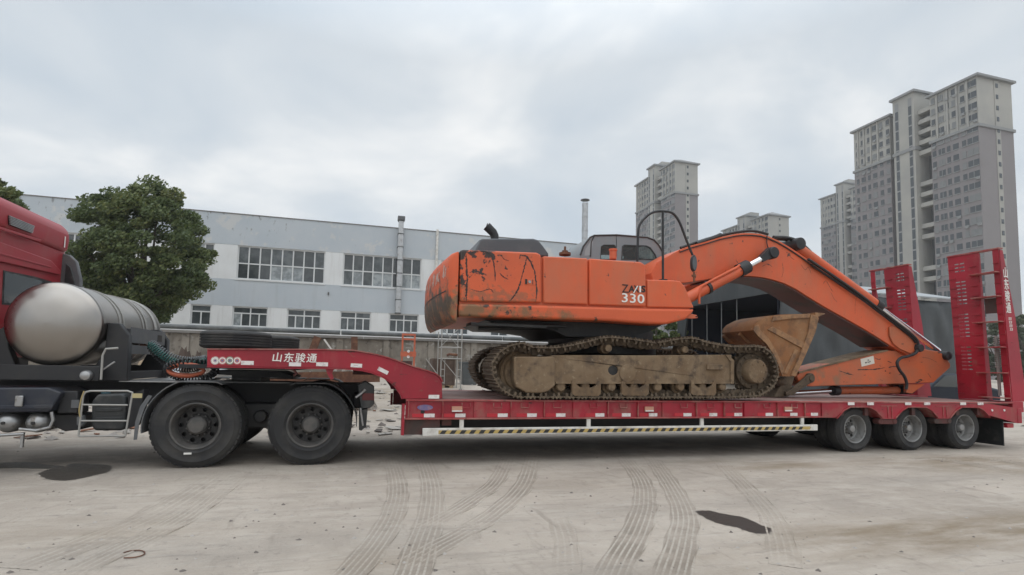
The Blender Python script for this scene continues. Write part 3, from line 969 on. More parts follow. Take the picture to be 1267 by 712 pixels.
# ------------------------------------------------------------------ trees
def tree(name, label, base, crown_c, crown_r, leaves, trunk_r, group=None, lm='leaf', leaf=.2, seed=1, cat='tree', limbs=9, clumps=60):
    r_ = random.Random(seed)
    t = thing(name, label, cat, base, group)
    B = Vector(base); C = Vector(crown_c); RX, RY, RZ = crown_r
    mb = MB()
    fork = B.lerp(C, .45)
    mb.tube([B + Vector((0, 0, -.2)), B.lerp(fork, .5) + Vector((.08, 0, 0)), fork, C + Vector((0, 0, RZ * .4))], [trunk_r * 1.25, trunk_r, trunk_r * .8, trunk_r * .2], 10)
    cl = []
    for k in range(clumps):
        while True:
            q = Vector((r_.uniform(-1, 1), r_.uniform(-1, 1), r_.uniform(-1, 1)))
            if .35 < q.length < 1: break
        q = q.normalized() * (q.length ** .5) * (.92 if q.z > -.3 else .8)
        f_ = r_.uniform(.86, 1.05)
        cl.append((C + Vector((q.x * RX * f_, q.y * RY * f_, q.z * RZ * f_)), r_.uniform(.09, .205) * (RX + RZ) / 2, r_.random()))
    for k in range(limbs):
        p = cl[k * len(cl) // limbs][0]
        mid = fork.lerp(p, .5) + Vector((r_.uniform(-.3, .3), r_.uniform(-.3, .3), r_.uniform(0, .4)))
        mb.tube([fork.lerp(B, r_.uniform(0, .2)), mid, p], [trunk_r * .5, trunk_r * .28, trunk_r * .06], 6)
    obj('trunk', mb, M['bark'], t)
    per = leaves // len(cl)
    V = []; F = []; tone = []
    for c_, rad, tn in cl:
        for i in range(per):
            q = Vector((r_.gauss(0, 1), r_.gauss(0, 1), r_.gauss(0, 1))).normalized() * rad * (r_.random() ** .42)
            q.z *= .62
            p = c_ + q
            d = Vector((r_.gauss(0, 1), r_.gauss(0, 1), r_.gauss(0, .7))).normalized()
            s_ = leaf * r_.uniform(.6, 1.3)
            e1 = d.orthogonal().normalized() * s_; e2 = d.cross(e1).normalized() * s_ * .55
            o_ = len(V)
            V += [p - e1, p - e2 * .9, p + e1, p + e2]
            F.append((o_, o_ + 1, o_ + 2, o_ + 3))
            tv = min(1, max(0, .32 + .5 * (tn - .4) + r_.gauss(0, .18)))
            tone += [tv] * 4
    me = bpy.data.meshes.new('crown')
    me.from_pydata([tuple(v - B) for v in V], [], F)
    me.materials.append(M[lm])
    a = me.attributes.new('tone', 'FLOAT', 'POINT'); a.data.foreach_set('value', tone)
    o = bpy.data.objects.new('crown', me); COL.objects.link(o); o.parent = t
    return t


def tree_px(label, px, top, bottom, half, Y, seed, leaves=26000, **kw):
    c = at(px, (top + bottom) / 2, Y); rz = (at(px, top, Y).z - at(px, bottom, Y).z) / 2
    rx = at(px + half, (top + bottom) / 2, Y).x - c.x
    gz_ = ground_z(c.x, Y)
    return tree('broadleaf_tree', label, (c.x, Y, gz_), c, (rx, rx * .95, rz), leaves, .06 * rx + .05, seed=seed, **kw)


tree_px('large round dark green camphor tree standing behind the steel tank in front of the factory', 179, 219, 420, 88, 33, 3, 76000, clumps=210, leaf=.095, limbs=22)
tree_px('olive green tree crown rising behind the red cab roof at the left edge', -18, 204, 400, 50, 30, 5, 18000, leaf=.12, clumps=90)
tree_px('small green tree seen under the excavator body just behind the boundary wall', 702, 396, 428, 34, 29, 8, 7000, leaf=.11)
tree_px('low green tree beside the open end of the grey tarpaulin shed', 812, 392, 432, 38, 27, 9, 7000, leaf=.11)
tree_px('broad green tree at the right edge behind the nearest loading ramp', 1278, 384, 480, 34, 45, 11, 14000, lm='leaf_far', leaf=.2)
tree_px('dull green tree seen through the rungs of the nearest loading ramp', 1238, 396, 480, 26, 52, 12, 11000, lm='leaf_far', leaf=.2)
tree_px('tall far tree beyond the right edge of the yard', 1345, 370, 480, 50, 60, 13, 12000, lm='leaf_far', leaf=.28)

# ------------------------------------------------------------------ tarpaulin shed
TY = 18.0; TX = at(965, 357, TY).x; TE = at(965, 357, TY).z; TY2 = atx(836, 400, TX).y; TX2 = at(1192, 400, TY).x
tent = thing('tarpaulin_shed', 'long grey tarpaulin storage shed with pale roof and dark open end', 'shed', (TX, TY, .3))
zb = .2; mid = (TY + TY2) / 2; apex = TE + 1.0


def wavy(x0, x1, y, z0, z1, n, amp, m_, name, th=.03, scal=0):
    mb = MB(); nz = 14; vs = []
    for j in range(nz + 1):
        for i in range(n + 1):
            u = i / n; x_ = x0 + (x1 - x0) * u; w = j / nz
            q = amp * (math.sin(u * 37 + 2.2 * math.sin(w * 4)) + .7 * math.sin(u * 61 + w * 11) + .9 * math.sin(u * 19 - w * 7) + .8 * math.sin(u * 29 + w * 14))
            zt_ = z1 - (scal * abs(math.sin(u * n * .5)) if j == nz else 0)
            vs.append((x_, y + q, z0 + (zt_ - z0) * w))
    fs = [(j * (n + 1) + i, j * (n + 1) + i + 1, (j + 1) * (n + 1) + i + 1, (j + 1) * (n + 1) + i) for j in range(nz) for i in range(n)]
    mb.add(vs, fs)
    o = obj(name, mb, m_, tent, smooth=180, flip=False)
    s_ = o.modifiers.new('thickness', 'SOLIDIFY'); s_.thickness = th
    return o


wavy(TX, TX2, TY, zb, TE - .05, 110, .035, M['tarp'], 'side_sheet', scal=.05)
obj('fascia', MB().slab([(TY - .05, TE - .06), (TY - .05, TE + .10), (mid, apex + .1), (TY2 + .05, TE + .12), (TY2 + .05, TE - .06)], TX - .06, TX, ax='x'), M['tarp'], tent)
obj('fascia_hem', MB().box(TX - .075, TX - .003, TY - .06, TY2 + .06, TE - .14, TE - .063), M['tarp'], tent)
for s_, (ya, yb) in enumerate(((TY - .12, mid), (mid, TY2 + .12))):
    za_, zb2 = (TE + .10, apex + .13) if s_ == 0 else (apex + .13, TE + .10)
    obj('roof_sheet', MB().add([(TX - .15, ya, za_), (TX2 + .15, ya, za_), (TX2 + .15, yb, zb2), (TX - .15, yb, zb2),
                                (TX - .15, ya, za_ - .05), (TX2 + .15, ya, za_ - .05), (TX2 + .15, yb, zb2 - .05), (TX - .15, yb, zb2 - .05)],
                               [(0, 1, 2, 3), (7, 6, 5, 4), (0, 4, 5, 1), (1, 5, 6, 2), (2, 6, 7, 3), (3, 7, 4, 0)]), M['tarp_white'], tent)
obj('shade_lining', MB().box(TX + .3, TX2 - .05, TY2 - .06, TY2, zb, TE).box(TX2 - .08, TX2 - .03, TY + .27, TY2 - .06, zb, TE).box(TX + .1, TX2 - .05, TY + .22, TY + .26, zb, TE - .1)
    .box(TX + .1, TX2 - .1, TY + .27, TY2 - .1, TE - .06, TE - .02), M['tarp_shade'], tent)
for px_ in (855.5, 874, 892, 911, 838):
    p = atx(px_, 400, TX + .02)
    obj('post', MB().cyl((TX + .06, p.y, zb), (TX + .06, p.y, TE - .15), .026, 8), M['grey_plastic'], tent)
pa = atx(838, 395, TX); pb = atx(851, 395, TX)
obj('gathered_curtain', MB().add([(TX + .02, pa.y, TE - .15), (TX + .02, pb.y, TE - .15), (TX + .12, (pa.y * 2 + pb.y) / 3, 2.6), (TX + .02, pa.y, zb),
                                  (TX + .14, pa.y, TE - .15), (TX + .14, pb.y, TE - .15), (TX + .22, (pa.y * 2 + pb.y) / 3, 2.6), (TX + .14, pa.y, zb)],
                                 [(0, 1, 2), (0, 2, 3), (4, 6, 5), (4, 7, 6), (1, 5, 6, 2), (2, 6, 7, 3), (0, 4, 5, 1), (0, 3, 7, 4)]), M['tarp'], tent)

# ------------------------------------------------------------------ apartment towers
M['twr_glass2'] = mat('tower_window_curtain', (.16, .165, .165), .3)
M['twr_glass3'] = mat('tower_window_dark', (.035, .042, .05), .12, spec=.7)


def tower(label, X, Y0, z_eave, floors, hip=True, dX=12.0, sy=1.0, base=0.0):
    t = thing('apartment_tower', label, 'apartment tower', (X, Y0, base), 'apartment towers beyond the yard')
    fh = (z_eave - .6) / floors
    zbelt = z_eave - 4.3 * fh
    y = lambda q: Y0 + q * sy
    # wings: (y0, y1)
    wings = [(0, 11.2), (22.3, 33.8)]
    for i, (a, b) in enumerate(wings):
        obj('wing', MB().box(X, X + dX, y(a), y(b), base, zbelt - .35), M['twr_grey'], t)
        obj('upper_storeys', MB().box(X + .02, X + dX - .02, y(a) + .02, y(b) - .02, zbelt + .35, z_eave), M['twr_beige'], t)
        obj('belt_course', MB().box(X - .35, X + dX + .35, y(a) - .35, y(b) + .35, zbelt - .35, zbelt + .35), M['twr_trim'], t)
        mb = MB().box(X - .7, X + dX + .7, y(a) - .7, y(b) + .7, z_eave, z_eave + .55)
        obj('eaves', mb, M['twr_trim'], t)
        h_ = 2.6 if hip else .9
        xm = X + dX / 2
        obj('roof', MB().add([(X - .6, y(a) - .6, z_eave + .56), (X + dX + .6, y(a) - .6, z_eave + .56), (X + dX + .6, y(b) + .6, z_eave + .56), (X - .6, y(b) + .6, z_eave + .56),
                              (xm, y(a) + 4, z_eave + h_ + .5), (xm, y(b) - 4, z_eave + h_ + .5)],
                             [(0, 1, 4), (1, 2, 5, 4), (2, 3, 5), (3, 0, 4, 5), (3, 2, 1, 0)]), M['twr_trim'], t)
    # stair core, taller and standing forward
    zc = z_eave + 1.15 * fh
    obj('stair_core', MB().box(X - .9, X + dX, y(14.7), y(20.6), base, zc), M['twr_beige'], t)
    obj('core_belt', MB().box(X - 1.15, X + dX, y(14.7) - .25, y(20.6) + .25, zbelt - .5, zbelt + .4), M['twr_trim'], t)
    obj('core_roof', MB().box(X - 1.5, X + dX + .4, y(14.7) - .6, y(20.6) + .6, zc, zc + .6), M['twr_trim'], t)
    obj('lift_house', MB().box(X + 3, X + 8, y(15.6), y(19.6), zc + .6, zc + (2.6 if hip else 1.2)), M['twr_beige'], t)
    # recesses beside the core
    obj('recess_wall', MB().box(X + 4, X + dX, y(11.2) + .01, y(14.7) - .01, base, z_eave - 1), M['twr_shade'], t)
    obj('recess_wall', MB().box(X + 2.5, X + dX, y(20.6) + .01, y(22.3) - .01, base, z_eave - 1), M['twr_shade'], t)
    for a_, b_ in ((15.4, 16.2), (19.1, 19.9)):
        obj('window_strip', MB().box(X - .93, X - .895, y(a_) - .12, y(b_) + .12, base, zbelt - .6).box(X - .93, X - .895, y(a_) - .12, y(b_) + .12, zbelt + .5, zc - 1.2), M['twr_trim'], t)
    # windows and balconies
    gl = MB(); sl_ = MB(); ba = MB(); pier = MB()
    for k in range(floors):
        z0 = base + .6 + k * fh
        up = z0 > zbelt
        for (a, b) in wings:
            L_ = b - a
            cols = [(.07, .9), (.23, 1.5), (.38, .8), (.53, 1.3), (.70, .9)] if a == 0 else [(.10, .8), (.26, 1.3), (.42, .8), (.58, 1.3), (.76, 1.0)]
            if a == 0: cols.append((.88, 2.4))
            else: cols.append((.94, 1.0))
            for u, w in cols:
                yc = y(a + (1 - u) * L_)
                if a == 0: yc = y(a + L_ - u * L_)
                gl.box(X - .06, X + .02, yc - w / 2, yc + w / 2, z0 + .75, z0 + 2.25, rng.choice((0, 0, 0, 0, 1, 1, 2)))
                if rng.random() < .16: sl_.box(X - .45, X - .17, yc - w / 2 - .1, yc - w / 2 + .7, z0 - .02, z0 + .5)
                sl_.box(X - .16, X - .003, yc - w / 2 - .12, yc + w / 2 + .12, z0 + .55, z0 + .745)
                if w > 1.4: sl_.box(X - .12, X - .003, yc - .05, yc + .05, z0 + .75, z0 + 2.25)
        # end face: narrow pale strip with small windows
        gl.box(X + dX * .55 - .38, X + dX * .55 + .38, Y0 - .18, Y0 - .02, z0 + .9, z0 + 2.0)
        # core strips
        gl.box(X - .97, X - .92, y(15.4), y(16.2), z0 + .2, z0 + fh - .25)
        gl.box(X - .97, X - .92, y(19.1), y(19.9), z0 + .2, z0 + fh - .25)
        # recess windows and balconies
        gl.box(X + 3.9, X + 4.0, y(11.9), y(13.9), z0 + .6, z0 + 2.3)
        if k % 4 in (1, 2) or up or rng.random() < .3:
            ba.box(X + .3, X + 3, y(11.25), y(14.65), z0 - .15, z0 + .05)
            ba.box(X + .3, X + .45, y(11.25), y(14.65), z0 + .05, z0 + 1.0)
    for k in range(3):
        z_ = zbelt + .4 + k * fh
    obj('window', gl, [M['twr_glass'], M['twr_glass2'], M['twr_glass3']], t, smooth=0)['kind'] = 'stuff'
    obj('window_sill', sl_, M['twr_trim'], t, smooth=0)['kind'] = 'stuff'
    obj('balcony', ba, M['twr_beige'], t, smooth=0)['kind'] = 'stuff'
    obj('end_strip', MB().box(X + dX * .55 - .8, X + dX * .55 + .8, Y0 - .10, Y0 - .003, base, zbelt - .4).box(X + dX * .55 - .8, X + dX * .55 + .8, Y0 - .10, Y0 - .003, zbelt + .4, z_eave - .05), M['twr_beige'], t)
    mb = MB()
    for q in (2.2, 4.6, 6.9, 9.4): mb.box(X - .25, X + .0, y(q) - .22, y(q) + .22, zbelt + .36, z_eave - .02)
    for q in (26, 28.2, 30.4, 32.4): mb.box(X - .25, X + .0, y(q) - .22, y(q) + .22, zbelt + .36, z_eave - .02)
    obj('pilaster', mb, M['twr_beige'], t)['kind'] = 'stuff'
    return t


def az_xy(px, py, X):
    p = atx(px, py, X); return p


def tower_at(label, px_c, py_c, X, px_far, py_far, floors, **kw):
    a = atx(px_c, py_c, X); b = atx(px_far, py_far, X)
    tower(label, X, a.y, a.z - .5, floors, sy=(b.y - a.y) / 33.8, **kw)
    print('tower', a, b)


tower_at('tallest and nearest apartment tower at the right, standing behind the two red loading ramps', 1208, 92, 143, 1056, 163, 26, hip=False)
tower_at('apartment tower with hipped roof rising behind the excavator cab', 835, 199, 118.5, 787, 230, 29, dX=10.6)
tower_at('low looking distant apartment tower showing only its top above the excavator boom', 950, 265, 181.8, 894, 287, 26)
tower_at('far apartment tower partly hidden by the left side of the nearest tower', 1072, 226, 226, 1015, 252, 26)

# ================================================================== LOWBED TRAILER
DY, DY2 = 7.65, 10.55
DZ = .915
trl = thing('lowbed_trailer', 'long red lowbed trailer with gooseneck, raised ramps and striped side bar under the excavator', 'trailer', (5.5, 9.1, 0))
zb_rail = (at(600, 518.6, DY).z + at(950, 518, DY).z) / 2
xr0 = at(502, 505, DY).x
xr1 = at(1018, 510, DY).x           # where the wheel arches begin
xend = 12.66


def wheel(name_parent, R_, wd, rim_r, dish, parent, loc, hand_holes, rim_m, hub_r, hub_out, spare=False):
    pass


# deck boards along the trailer
nb = 7; bw = (DY2 - DY - .16) / nb
bm_ = MB().box(0, xend - .1 - xr0 - .1, 0, bw - .012, -.045, 0).mesh('deck_board', M['deck'])
for k in range(nb):
    piece('deck_board', bm_, trl, (xr0 + .1, DY + .08 + k * bw + .006, DZ - .004 - .002 * (k % 3)))
# side rails: top flange, web, bottom flange
for side, (ya, yb) in enumerate(((DY, DY + .08), (DY2 - .08, DY2))):
    wy = (ya + .035, ya + .05) if side == 0 else (yb - .05, yb - .035)
    obj('rail_flange', MB().box(xr0, xend - .1, ya, yb - .004 * (1 - side), DZ - .026, DZ), M['red_flange'], trl, bevel=.006)
    obj('rail_web', MB().box(xr0, xr1, *wy, zb_rail + .0225, DZ - .028), M['red'], trl)
    obj('rail_flange', MB().box(xr0, xr1, ya, yb, zb_rail, zb_rail + .022), M['red_flange'], trl, bevel=.005)
ribs = [505.6, 548, 632.5, 674, 753, 790, 862.5, 897, 962.7, 996.8]
rm = MB().box(-.006, .006, 0, .034, zb_rail + .024, DZ - .028).mesh('rail_rib', M['red_flange'])
for px_ in ribs:
    piece('rail_rib', rm, trl, (at(px_, 508, DY).x, DY + .001, 0))
rm = MB().box(-.085, .085, .012, .034, zb_rail + .024, DZ - .028).mesh('rail_plate', M['red'])
for px_ in (594, 716, 826, 927):
    piece('rail_plate', rm, trl, (at(px_, 508, DY).x, DY, 0))
# lashing hooks below the flange
hm = MB().tube([(-.06, 0, -.02), (-.06, -.01, -.085), (.06, -.01, -.085), (.06, 0, -.02)], .008, 6).mesh('lashing_hook', M['red_flange'])
for px_ in (577, 616, 650, 690, 735, 772, 847, 880, 914, 950, 984):
    piece('lashing_hook', hm, trl, (at(px_, 503, DY).x, DY + .02, DZ - .028))
# reflectors
rw = MB().box(-.075, .075, -.004, 0, -.026, .026).mesh('reflector', M['reflect_white'])
rr_ = MB().box(-.08, .08, -.003, 0, -.026, .026).mesh('reflector', M['reflect_red'])
zz = zb_rail + .056
for px_ in (531.5, 570, 622.7, 659, 694.7, 743.3, 776, 809.3, 852, 884, 915, 953.5, 984, 1009.5):
    x_ = at(px_, 514, DY).x
    piece('reflector', rw, trl, (x_, DY + .033, zz))
    piece('reflector', rr_, trl, (x_ - .158, DY + .033, zz))
for px_ in (1053, 1077, 1123.5, 1147, 1191.5, 1213):
    piece('reflector', rw, trl, (at(px_, 500, DY).x, DY - .001, at(px_, 499.7, DY).z))
am = MB().box(-.075, .075, -.03, 0, -.038, .038).mesh('marker_lamp', M['amber'])
ab_ = MB().box(-.073, .073, -.034, -.030, -.036, -.018).mesh('lens_band', M['reflect_white'])
for px_ in (565.8, 803.8, 976):
    o_ = piece('marker_lamp', am, trl, (at(px_, 506.5, DY).x, DY + .034, at(px_, 506.5, DY).z))
    o_.parent = trl
    piece('lens_band', ab_, o_, (0, -.0006, 0), local=True)
# front nameplate
p = at(526, 504.5, DY + .03)
obj('nameplate', MB().slab([(p.x + .11 * math.cos(a) * (1.0), p.z + .04 * math.sin(a)) for a in np.linspace(0, 2 * math.pi, 24, endpoint=False)], DY + .028, DY + .0345), M['badge_blue'], trl)
p = at(523, 509.8, DY + .03)
obj('rail_hole', MB().cyl((p.x, DY + .031, p.z), (p.x, DY + .0345, p.z), .03, 14), M['black_dark'], trl)
# front post under the gooseneck foot
pz = at(500, 539, DY).z
for ya, yb in ((DY + .01, DY + .12), (DY2 - .12, DY2 - .01)):
    obj('front_post', MB().box(at(497, 520, DY).x, at(500.5, 520, DY).x, ya, yb, pz if ya < 9 else zb_rail, at(497, 500, DY).z), M['red'], trl)
obj('front_plate', MB().box(at(500.5, 520, DY).x + .002, at(545, 520, DY).x, DY + .06, DY + .09, pz, zb_rail - .002), M['maroon_steel'], trl)
obj('front_beam', MB().box(at(548, 520, DY).x, at(560, 520, DY).x, DY + .1, DY2 - .1, pz + .12, DZ - .06), M['maroon_steel'], trl)
# belly: two main beams and cross members
for yb_ in (8.55, 9.65):
    obj('main_beam', MB().box(xr0 + .2, xend - .5, yb_ - .01, yb_ + .01, .40, DZ - .06).box(xr0 + .2, xend - .5, yb_ - .08, yb_ + .08, .375, .40), M['black'], trl)
cmesh = MB().box(-.04, .04, DY + .06 - 9.1, DY2 - .06 - 9.1, .66, DZ - .055).mesh('cross_member', M['maroon_steel'])
for k in range(20):
    piece('cross_member', cmesh, trl, (xr0 + .4 + k * .56, 9.1, 0))
# striped side bar
xb0, xb1 = at(523, 535, DY).x, at(1012.5, 528, DY).x
zb0, zb1 = .408, .512
bar = obj('side_bar', MB().box(xb0, xb1, DY + .01, DY + .05, zb0, zb1), M['white_paint'], trl, bevel=.008)
obj('end_bracket', MB().box(xb0, xb0 + .22, DY - .006, DY + .008, zb0 + .001, zb1 - .001), M['white_paint'], trl, bevel=.004)
sx0 = at(542, 535, DY).x; sx1 = at(1003, 528, DY).x
ns = 46; sw = (sx1 - sx0) / ns
obj('stripe_band', MB().box(sx0, sx1, DY + .006, DY + .0095, zb0 + .022, zb1 - .030), M['yellow'], trl)
sm_ = MB().slab([(-.25 * sw, 0), (.25 * sw, 0), (.25 * sw + .040, .052), (-.25 * sw + .040, .052)], 0, .003).mesh('stripe', M['stripe_black'])
for k in range(ns - 1):
    piece('stripe', sm_, trl, (sx0 + (k + .4) * sw, DY + .0028, zb0 + .022))
sm_ = MB().box(-.03, .03, 0, .03, zb1 + .001, zb_rail - .001).mesh('bar_hanger', M['white_paint'])
for px_ in (571.5, 729, 869.5, 994):
    piece('bar_hanger', sm_, trl, (at(px_, 524, DY).x, DY + .014, 0))
bar2 = piece('side_bar', MB().box(xb0, xb1, DY2 - .05, DY2 - .01, zb0, zb1).mesh('side_bar', M['white_paint'], (0, 0, 0)), trl, (0, 0, 0))

# skirt with three wheel arches
ztop = DZ - .028
AX = [8.6722, 10.0242, 11.3762]
TRR = .414
def arch_bottom():
    pts = []
    zl = at(1095, 518.7, DY).z
    x_ = xr1
    pts.append((xr1, ztop)); pts.append((xr1, zb_rail)); pts.append((AX[0] - .55, zb_rail))
    za_ = DZ - .10
    for k, a in enumerate(AX):
        if k: pts.append((a - .50, zl))
        pts += [(a - .36, za_ - .06), (a - .22, za_), (a + .22, za_), (a + .36, za_ - .06)]
        pts.append((a + .50, zl if k < 2 else at(1222, 514, DY).z))
    pts.append((xend, at(1258, 524, DY).z)); pts.append((xend, at(1258, 505, DY).z)); pts.append((11.85, ztop))
    return pts, zl
ap, zl = arch_bottom()
for ya in (DY + .012, DY2 - .032):
    obj('arch_skirt', MB().slab(ap, ya, ya + .02), M['red'], trl)
# arch lips
for k, a in enumerate(AX):
    lip = [(a - .52, zl + .01), (a - .36, DZ - .165), (a - .22, DZ - .105), (a + .22, DZ - .105), (a + .36, DZ - .165), (a + .52, zl + .01)]
    mb = MB(); vs = []
    for (x_, z_) in lip: vs += [(x_, DY - .008, z_), (x_, DY + .25, z_), (x_, DY + .25, z_ + .014), (x_, DY - .008, z_ + .014)]
    fs = []
    for i in range(len(lip) - 1):
        for j in range(4):
            fs.append((i * 4 + j, i * 4 + (j + 1) % 4, i * 4 + 4 + (j + 1) % 4, i * 4 + 4 + j))
    obj('arch_lip', mb.add(vs, fs), M['red_flange'], trl)
for k in range(2):
    xm = (AX[k] + AX[k + 1]) / 2
    hg = obj('spring_hanger', MB().box(xm - .20, xm + .20, DY + .002, DY + .0115, DZ - .085, DZ - .072)
        .box(xm - .03, xm - .018, DY + .0, DY + .0115, zl + .02, DZ - .087).box(xm + .06, xm + .072, DY + .0, DY + .0115, zl + .02, DZ - .087), M['red_flange'], trl)
    obj('hanger_foot', MB().box(xm - .15, xm + .15, DY + .04, DY + .14, zl - .10, zl - .002).cyl((xm - .17, DY + .03, zl - .05), (xm - .17, DY + .16, zl - .05), .05, 12)
        .cyl((xm + .17, DY + .03, zl - .05), (xm + .17, DY + .16, zl - .05), .05, 12), M['maroon_steel'], trl, bevel=.008)
obj('tail_beam', MB().box(xend, xend + .12, DY, DY2, .50, .80), M['red'], trl, bevel=.01)
obj('tail_lamp', MB().box(12.52, 12.70, DY + .1, DY + .3, .40, .49), M['reflect_red'], trl, bevel=.01)
for k, px_ in enumerate((1228, 1243)):
    q = at(px_, 508, DY)
    obj('rail_lamp', MB().cyl((q.x, DY - .002, q.z), (q.x, DY + .0115, q.z), .022, 12), M['reflect_white'], trl)
# mud flap
q0, q1 = at(1217, 523, DY + .1), at(1243, 552, DY + .1)
obj('mud_flap', MB().box(q1.x - .02, q1.x, DY + .1, DY + .80, q1.z, q0.z + .05), M['plastic'], trl)

# --- wheels
def disc_with_holes(mb, r0, r1, y, nh, hr, rc, th=.02, per=16):
    """annulus at y, with nh round holes of radius hr on the circle rc"""
    for k in range(nh):
        a0 = 2 * math.pi * k / nh; half = math.pi / nh
        bx, bz = rc * half, (r1 - r0) / 2
        am_ = math.atan2(bz, bx)
        angs = sorted(set([i * 2 * math.pi / per for i in range(per)] + [am_, math.pi - am_, math.pi + am_, 2 * math.pi - am_]))
        n = len(angs)
        outer = []; inner = []
        for t_ in angs:
            c, s = math.cos(t_), math.sin(t_)
            f = min(bx / abs(c) if abs(c) > 1e-6 else 9, bz / abs(s) if abs(s) > 1e-6 else 9)
            ou = (c * f / rc, (r0 + r1) / 2 + s * f)
            outer.append((ou[1] * math.cos(a0 + ou[0]), y, ou[1] * math.sin(a0 + ou[0])))
            rr2 = rc + hr * s; th_ = hr * c / rc
            inner.append((rr2 * math.cos(a0 + th_), y, rr2 * math.sin(a0 + th_)))
        deep = [(p_[0], y + th, p_[2]) for p_ in inner]
        fs = []
        for i in range(n):
            j = (i + 1) % n
            fs.append((i, j, n + j, n + i)); fs.append((n + i, n + j, 2 * n + j, 2 * n + i))
        mb.add(outer + inner + deep, fs)
    return mb


def make_wheel(R_, wd, rim_r, parent, loc, rimm, disc_y, hub_r, hub_y, nh, hr, rc, nuts, facing=1, outer=True):
    """wheel > tyre, rim, hub; outer face at y=0 looking towards -Y"""
    s = R_ / .54
    tp = [(rim_r, .012), (rim_r + .015, -.002), (R_ * .615, -.010), (R_ * .63, -.017), (R_ * .645, -.017), (R_ * .66, -.012), (R_ * .80, -.015), (R_ * .835, -.021), (R_ * .85, -.021), (R_ * .865, -.013), (R_ * .90, -.006), (R_ * .955, .012), (R_ * .985, .035)]
    ty_ = MB().lathe(tp + [(R_, .055), (R_, wd - .055), (R_ * .985, wd - .035), (R_ * .9, wd), (R_ * .66, wd), (rim_r, wd - .02)], n=72)
    o = obj('wheel', MB().lathe([(rim_r + .012, -.006), (rim_r + .002, -.012), (rim_r - .012, -.004), (rim_r - .018, .03), (rim_r - .035, .06), (rim_r - .04, disc_y), (rc + hr + .012, disc_y + .012)], n=48), rimm, parent, org=ORG[parent.name] if False else (0, 0, 0), flip=True)
    o.location = Vector(loc) - ORG[parent.name]
    ORG[o.name] = Vector(loc)
    Z = (0, 0, 0)
    tyre = obj('tyre', ty_, M['rubber'], o, org=Z)
    # tread: grooves and shoulder lugs
    tb = MB()
    for g_ in (.26, .42, .58, .74):
        y_ = wd * g_
        tb.lathe([(R_ - .002, y_ - .012 - wd * .05), (R_ + .006, y_ - wd * .05), (R_ + .006, y_ + wd * .05), (R_ - .002, y_ + .012 + wd * .05)], n=72)
    nl = 44
    for k in range(nl):
        a = 2 * math.pi * k / nl
        for y0_, y1_ in ((.022, wd * .16), (wd * .84, wd - .022)):
            ca, sa = math.cos(a), math.sin(a)
            h = math.pi / nl * .72
            vs = []
            for rr_2 in (R_ * .972, R_ + .002):
                for (da, yy) in ((-h, y0_), (h, y0_), (h, y1_), (-h, y1_)):
                    yb2 = yy
                    vs.append((rr_2 * math.cos(a + da), yb2, rr_2 * math.sin(a + da)))
            tb.add(vs, [(0, 1, 2, 3), (4, 5, 6, 7), (0, 1, 5, 4), (1, 2, 6, 5), (2, 3, 7, 6), (3, 0, 4, 7)])
    obj('tread', tb, M['rubber'], o, org=Z, smooth=30)
    db = MB()
    if outer:
        disc_with_holes(db, hub_r + .03, rc + hr + .014, disc_y + .01, nh, hr, rc, .03)
        db.lathe([(hub_r + .032, disc_y + .01), (hub_r + .01, disc_y - .01), (hub_r - .01, disc_y - .015)], n=32)
        obj('disc', db, M['disc_black'] if rimm is M['rim_dark'] else rimm, o, org=Z)
        hb = MB().lathe([(hub_r, disc_y + .02), (hub_r, hub_y + .03), (hub_r - .012, hub_y + .012), (hub_r * .8, hub_y + .004), (hub_r * .75, hub_y - .004), (.001, hub_y - .008)], n=28)
        obj('hub', hb, M['rim_dark'] if rimm is M['rim_dark'] else M['steel'], o, org=Z)
        nb_ = MB()
        for k in range(nuts):
            a = 2 * math.pi * (k + .5) / nuts; rn = hub_r + .022
            nb_.cyl((rn * math.cos(a), disc_y - .03, rn * math.sin(a)), (rn * math.cos(a), disc_y + .01, rn * math.sin(a)), .013, 6)
        obj('wheel_nut', nb_, M['rim_dark'], o, org=Z)['kind'] = 'stuff'
        obj('wheel_well', MB().lathe([(rim_r - .035, disc_y + .02), (rim_r - .035, wd * .9), (.002, wd * .9)], n=24), M['black_dark'], o, org=Z)
    else:
        obj('disc', MB().lathe([(rim_r - .03, wd * .5), (.01, wd * .5)], n=24), M['rim_dark'], o, org=Z)
    return o


def copy_wheel(src, parent, loc, rot=None):
    c = copy_tree(src, parent)
    c.location = Vector(loc) - ORG[parent.name]
    if rot: c.rotation_euler = rot
    return c


tw = make_wheel(TRR, .25, .245, trl, (AX[0], DY + .12, TRR), M['rim_grey'], .13, .075, .045, 6, .032, .150, 10)
tw_in = make_wheel(TRR, .25, .245, trl, (AX[0], DY + .42, TRR), M['rim_dark'], .1, .08, .05, 6, .03, .14, 0, outer=False)
for k, a in enumerate(AX):
    if k:
        copy_wheel(tw, trl, (a, DY + .12, TRR), (0, R(23 * k), 0))
        copy_wheel(tw_in, trl, (a, DY + .42, TRR), (0, R(31 * k), 0))
    copy_wheel(tw, trl, (a, DY2 - .12, TRR), (0, R(11), math.pi))
    copy_wheel(tw_in, trl, (a, DY2 - .42, TRR), (0, R(17), math.pi))
am_ = MB().cyl((0, 8.2 - 9.1, TRR), (0, 10.0 - 9.1, TRR), .07, 14).mesh('axle', M['black'])
for a in AX: piece('axle', am_, trl, (a, 9.1, 0))

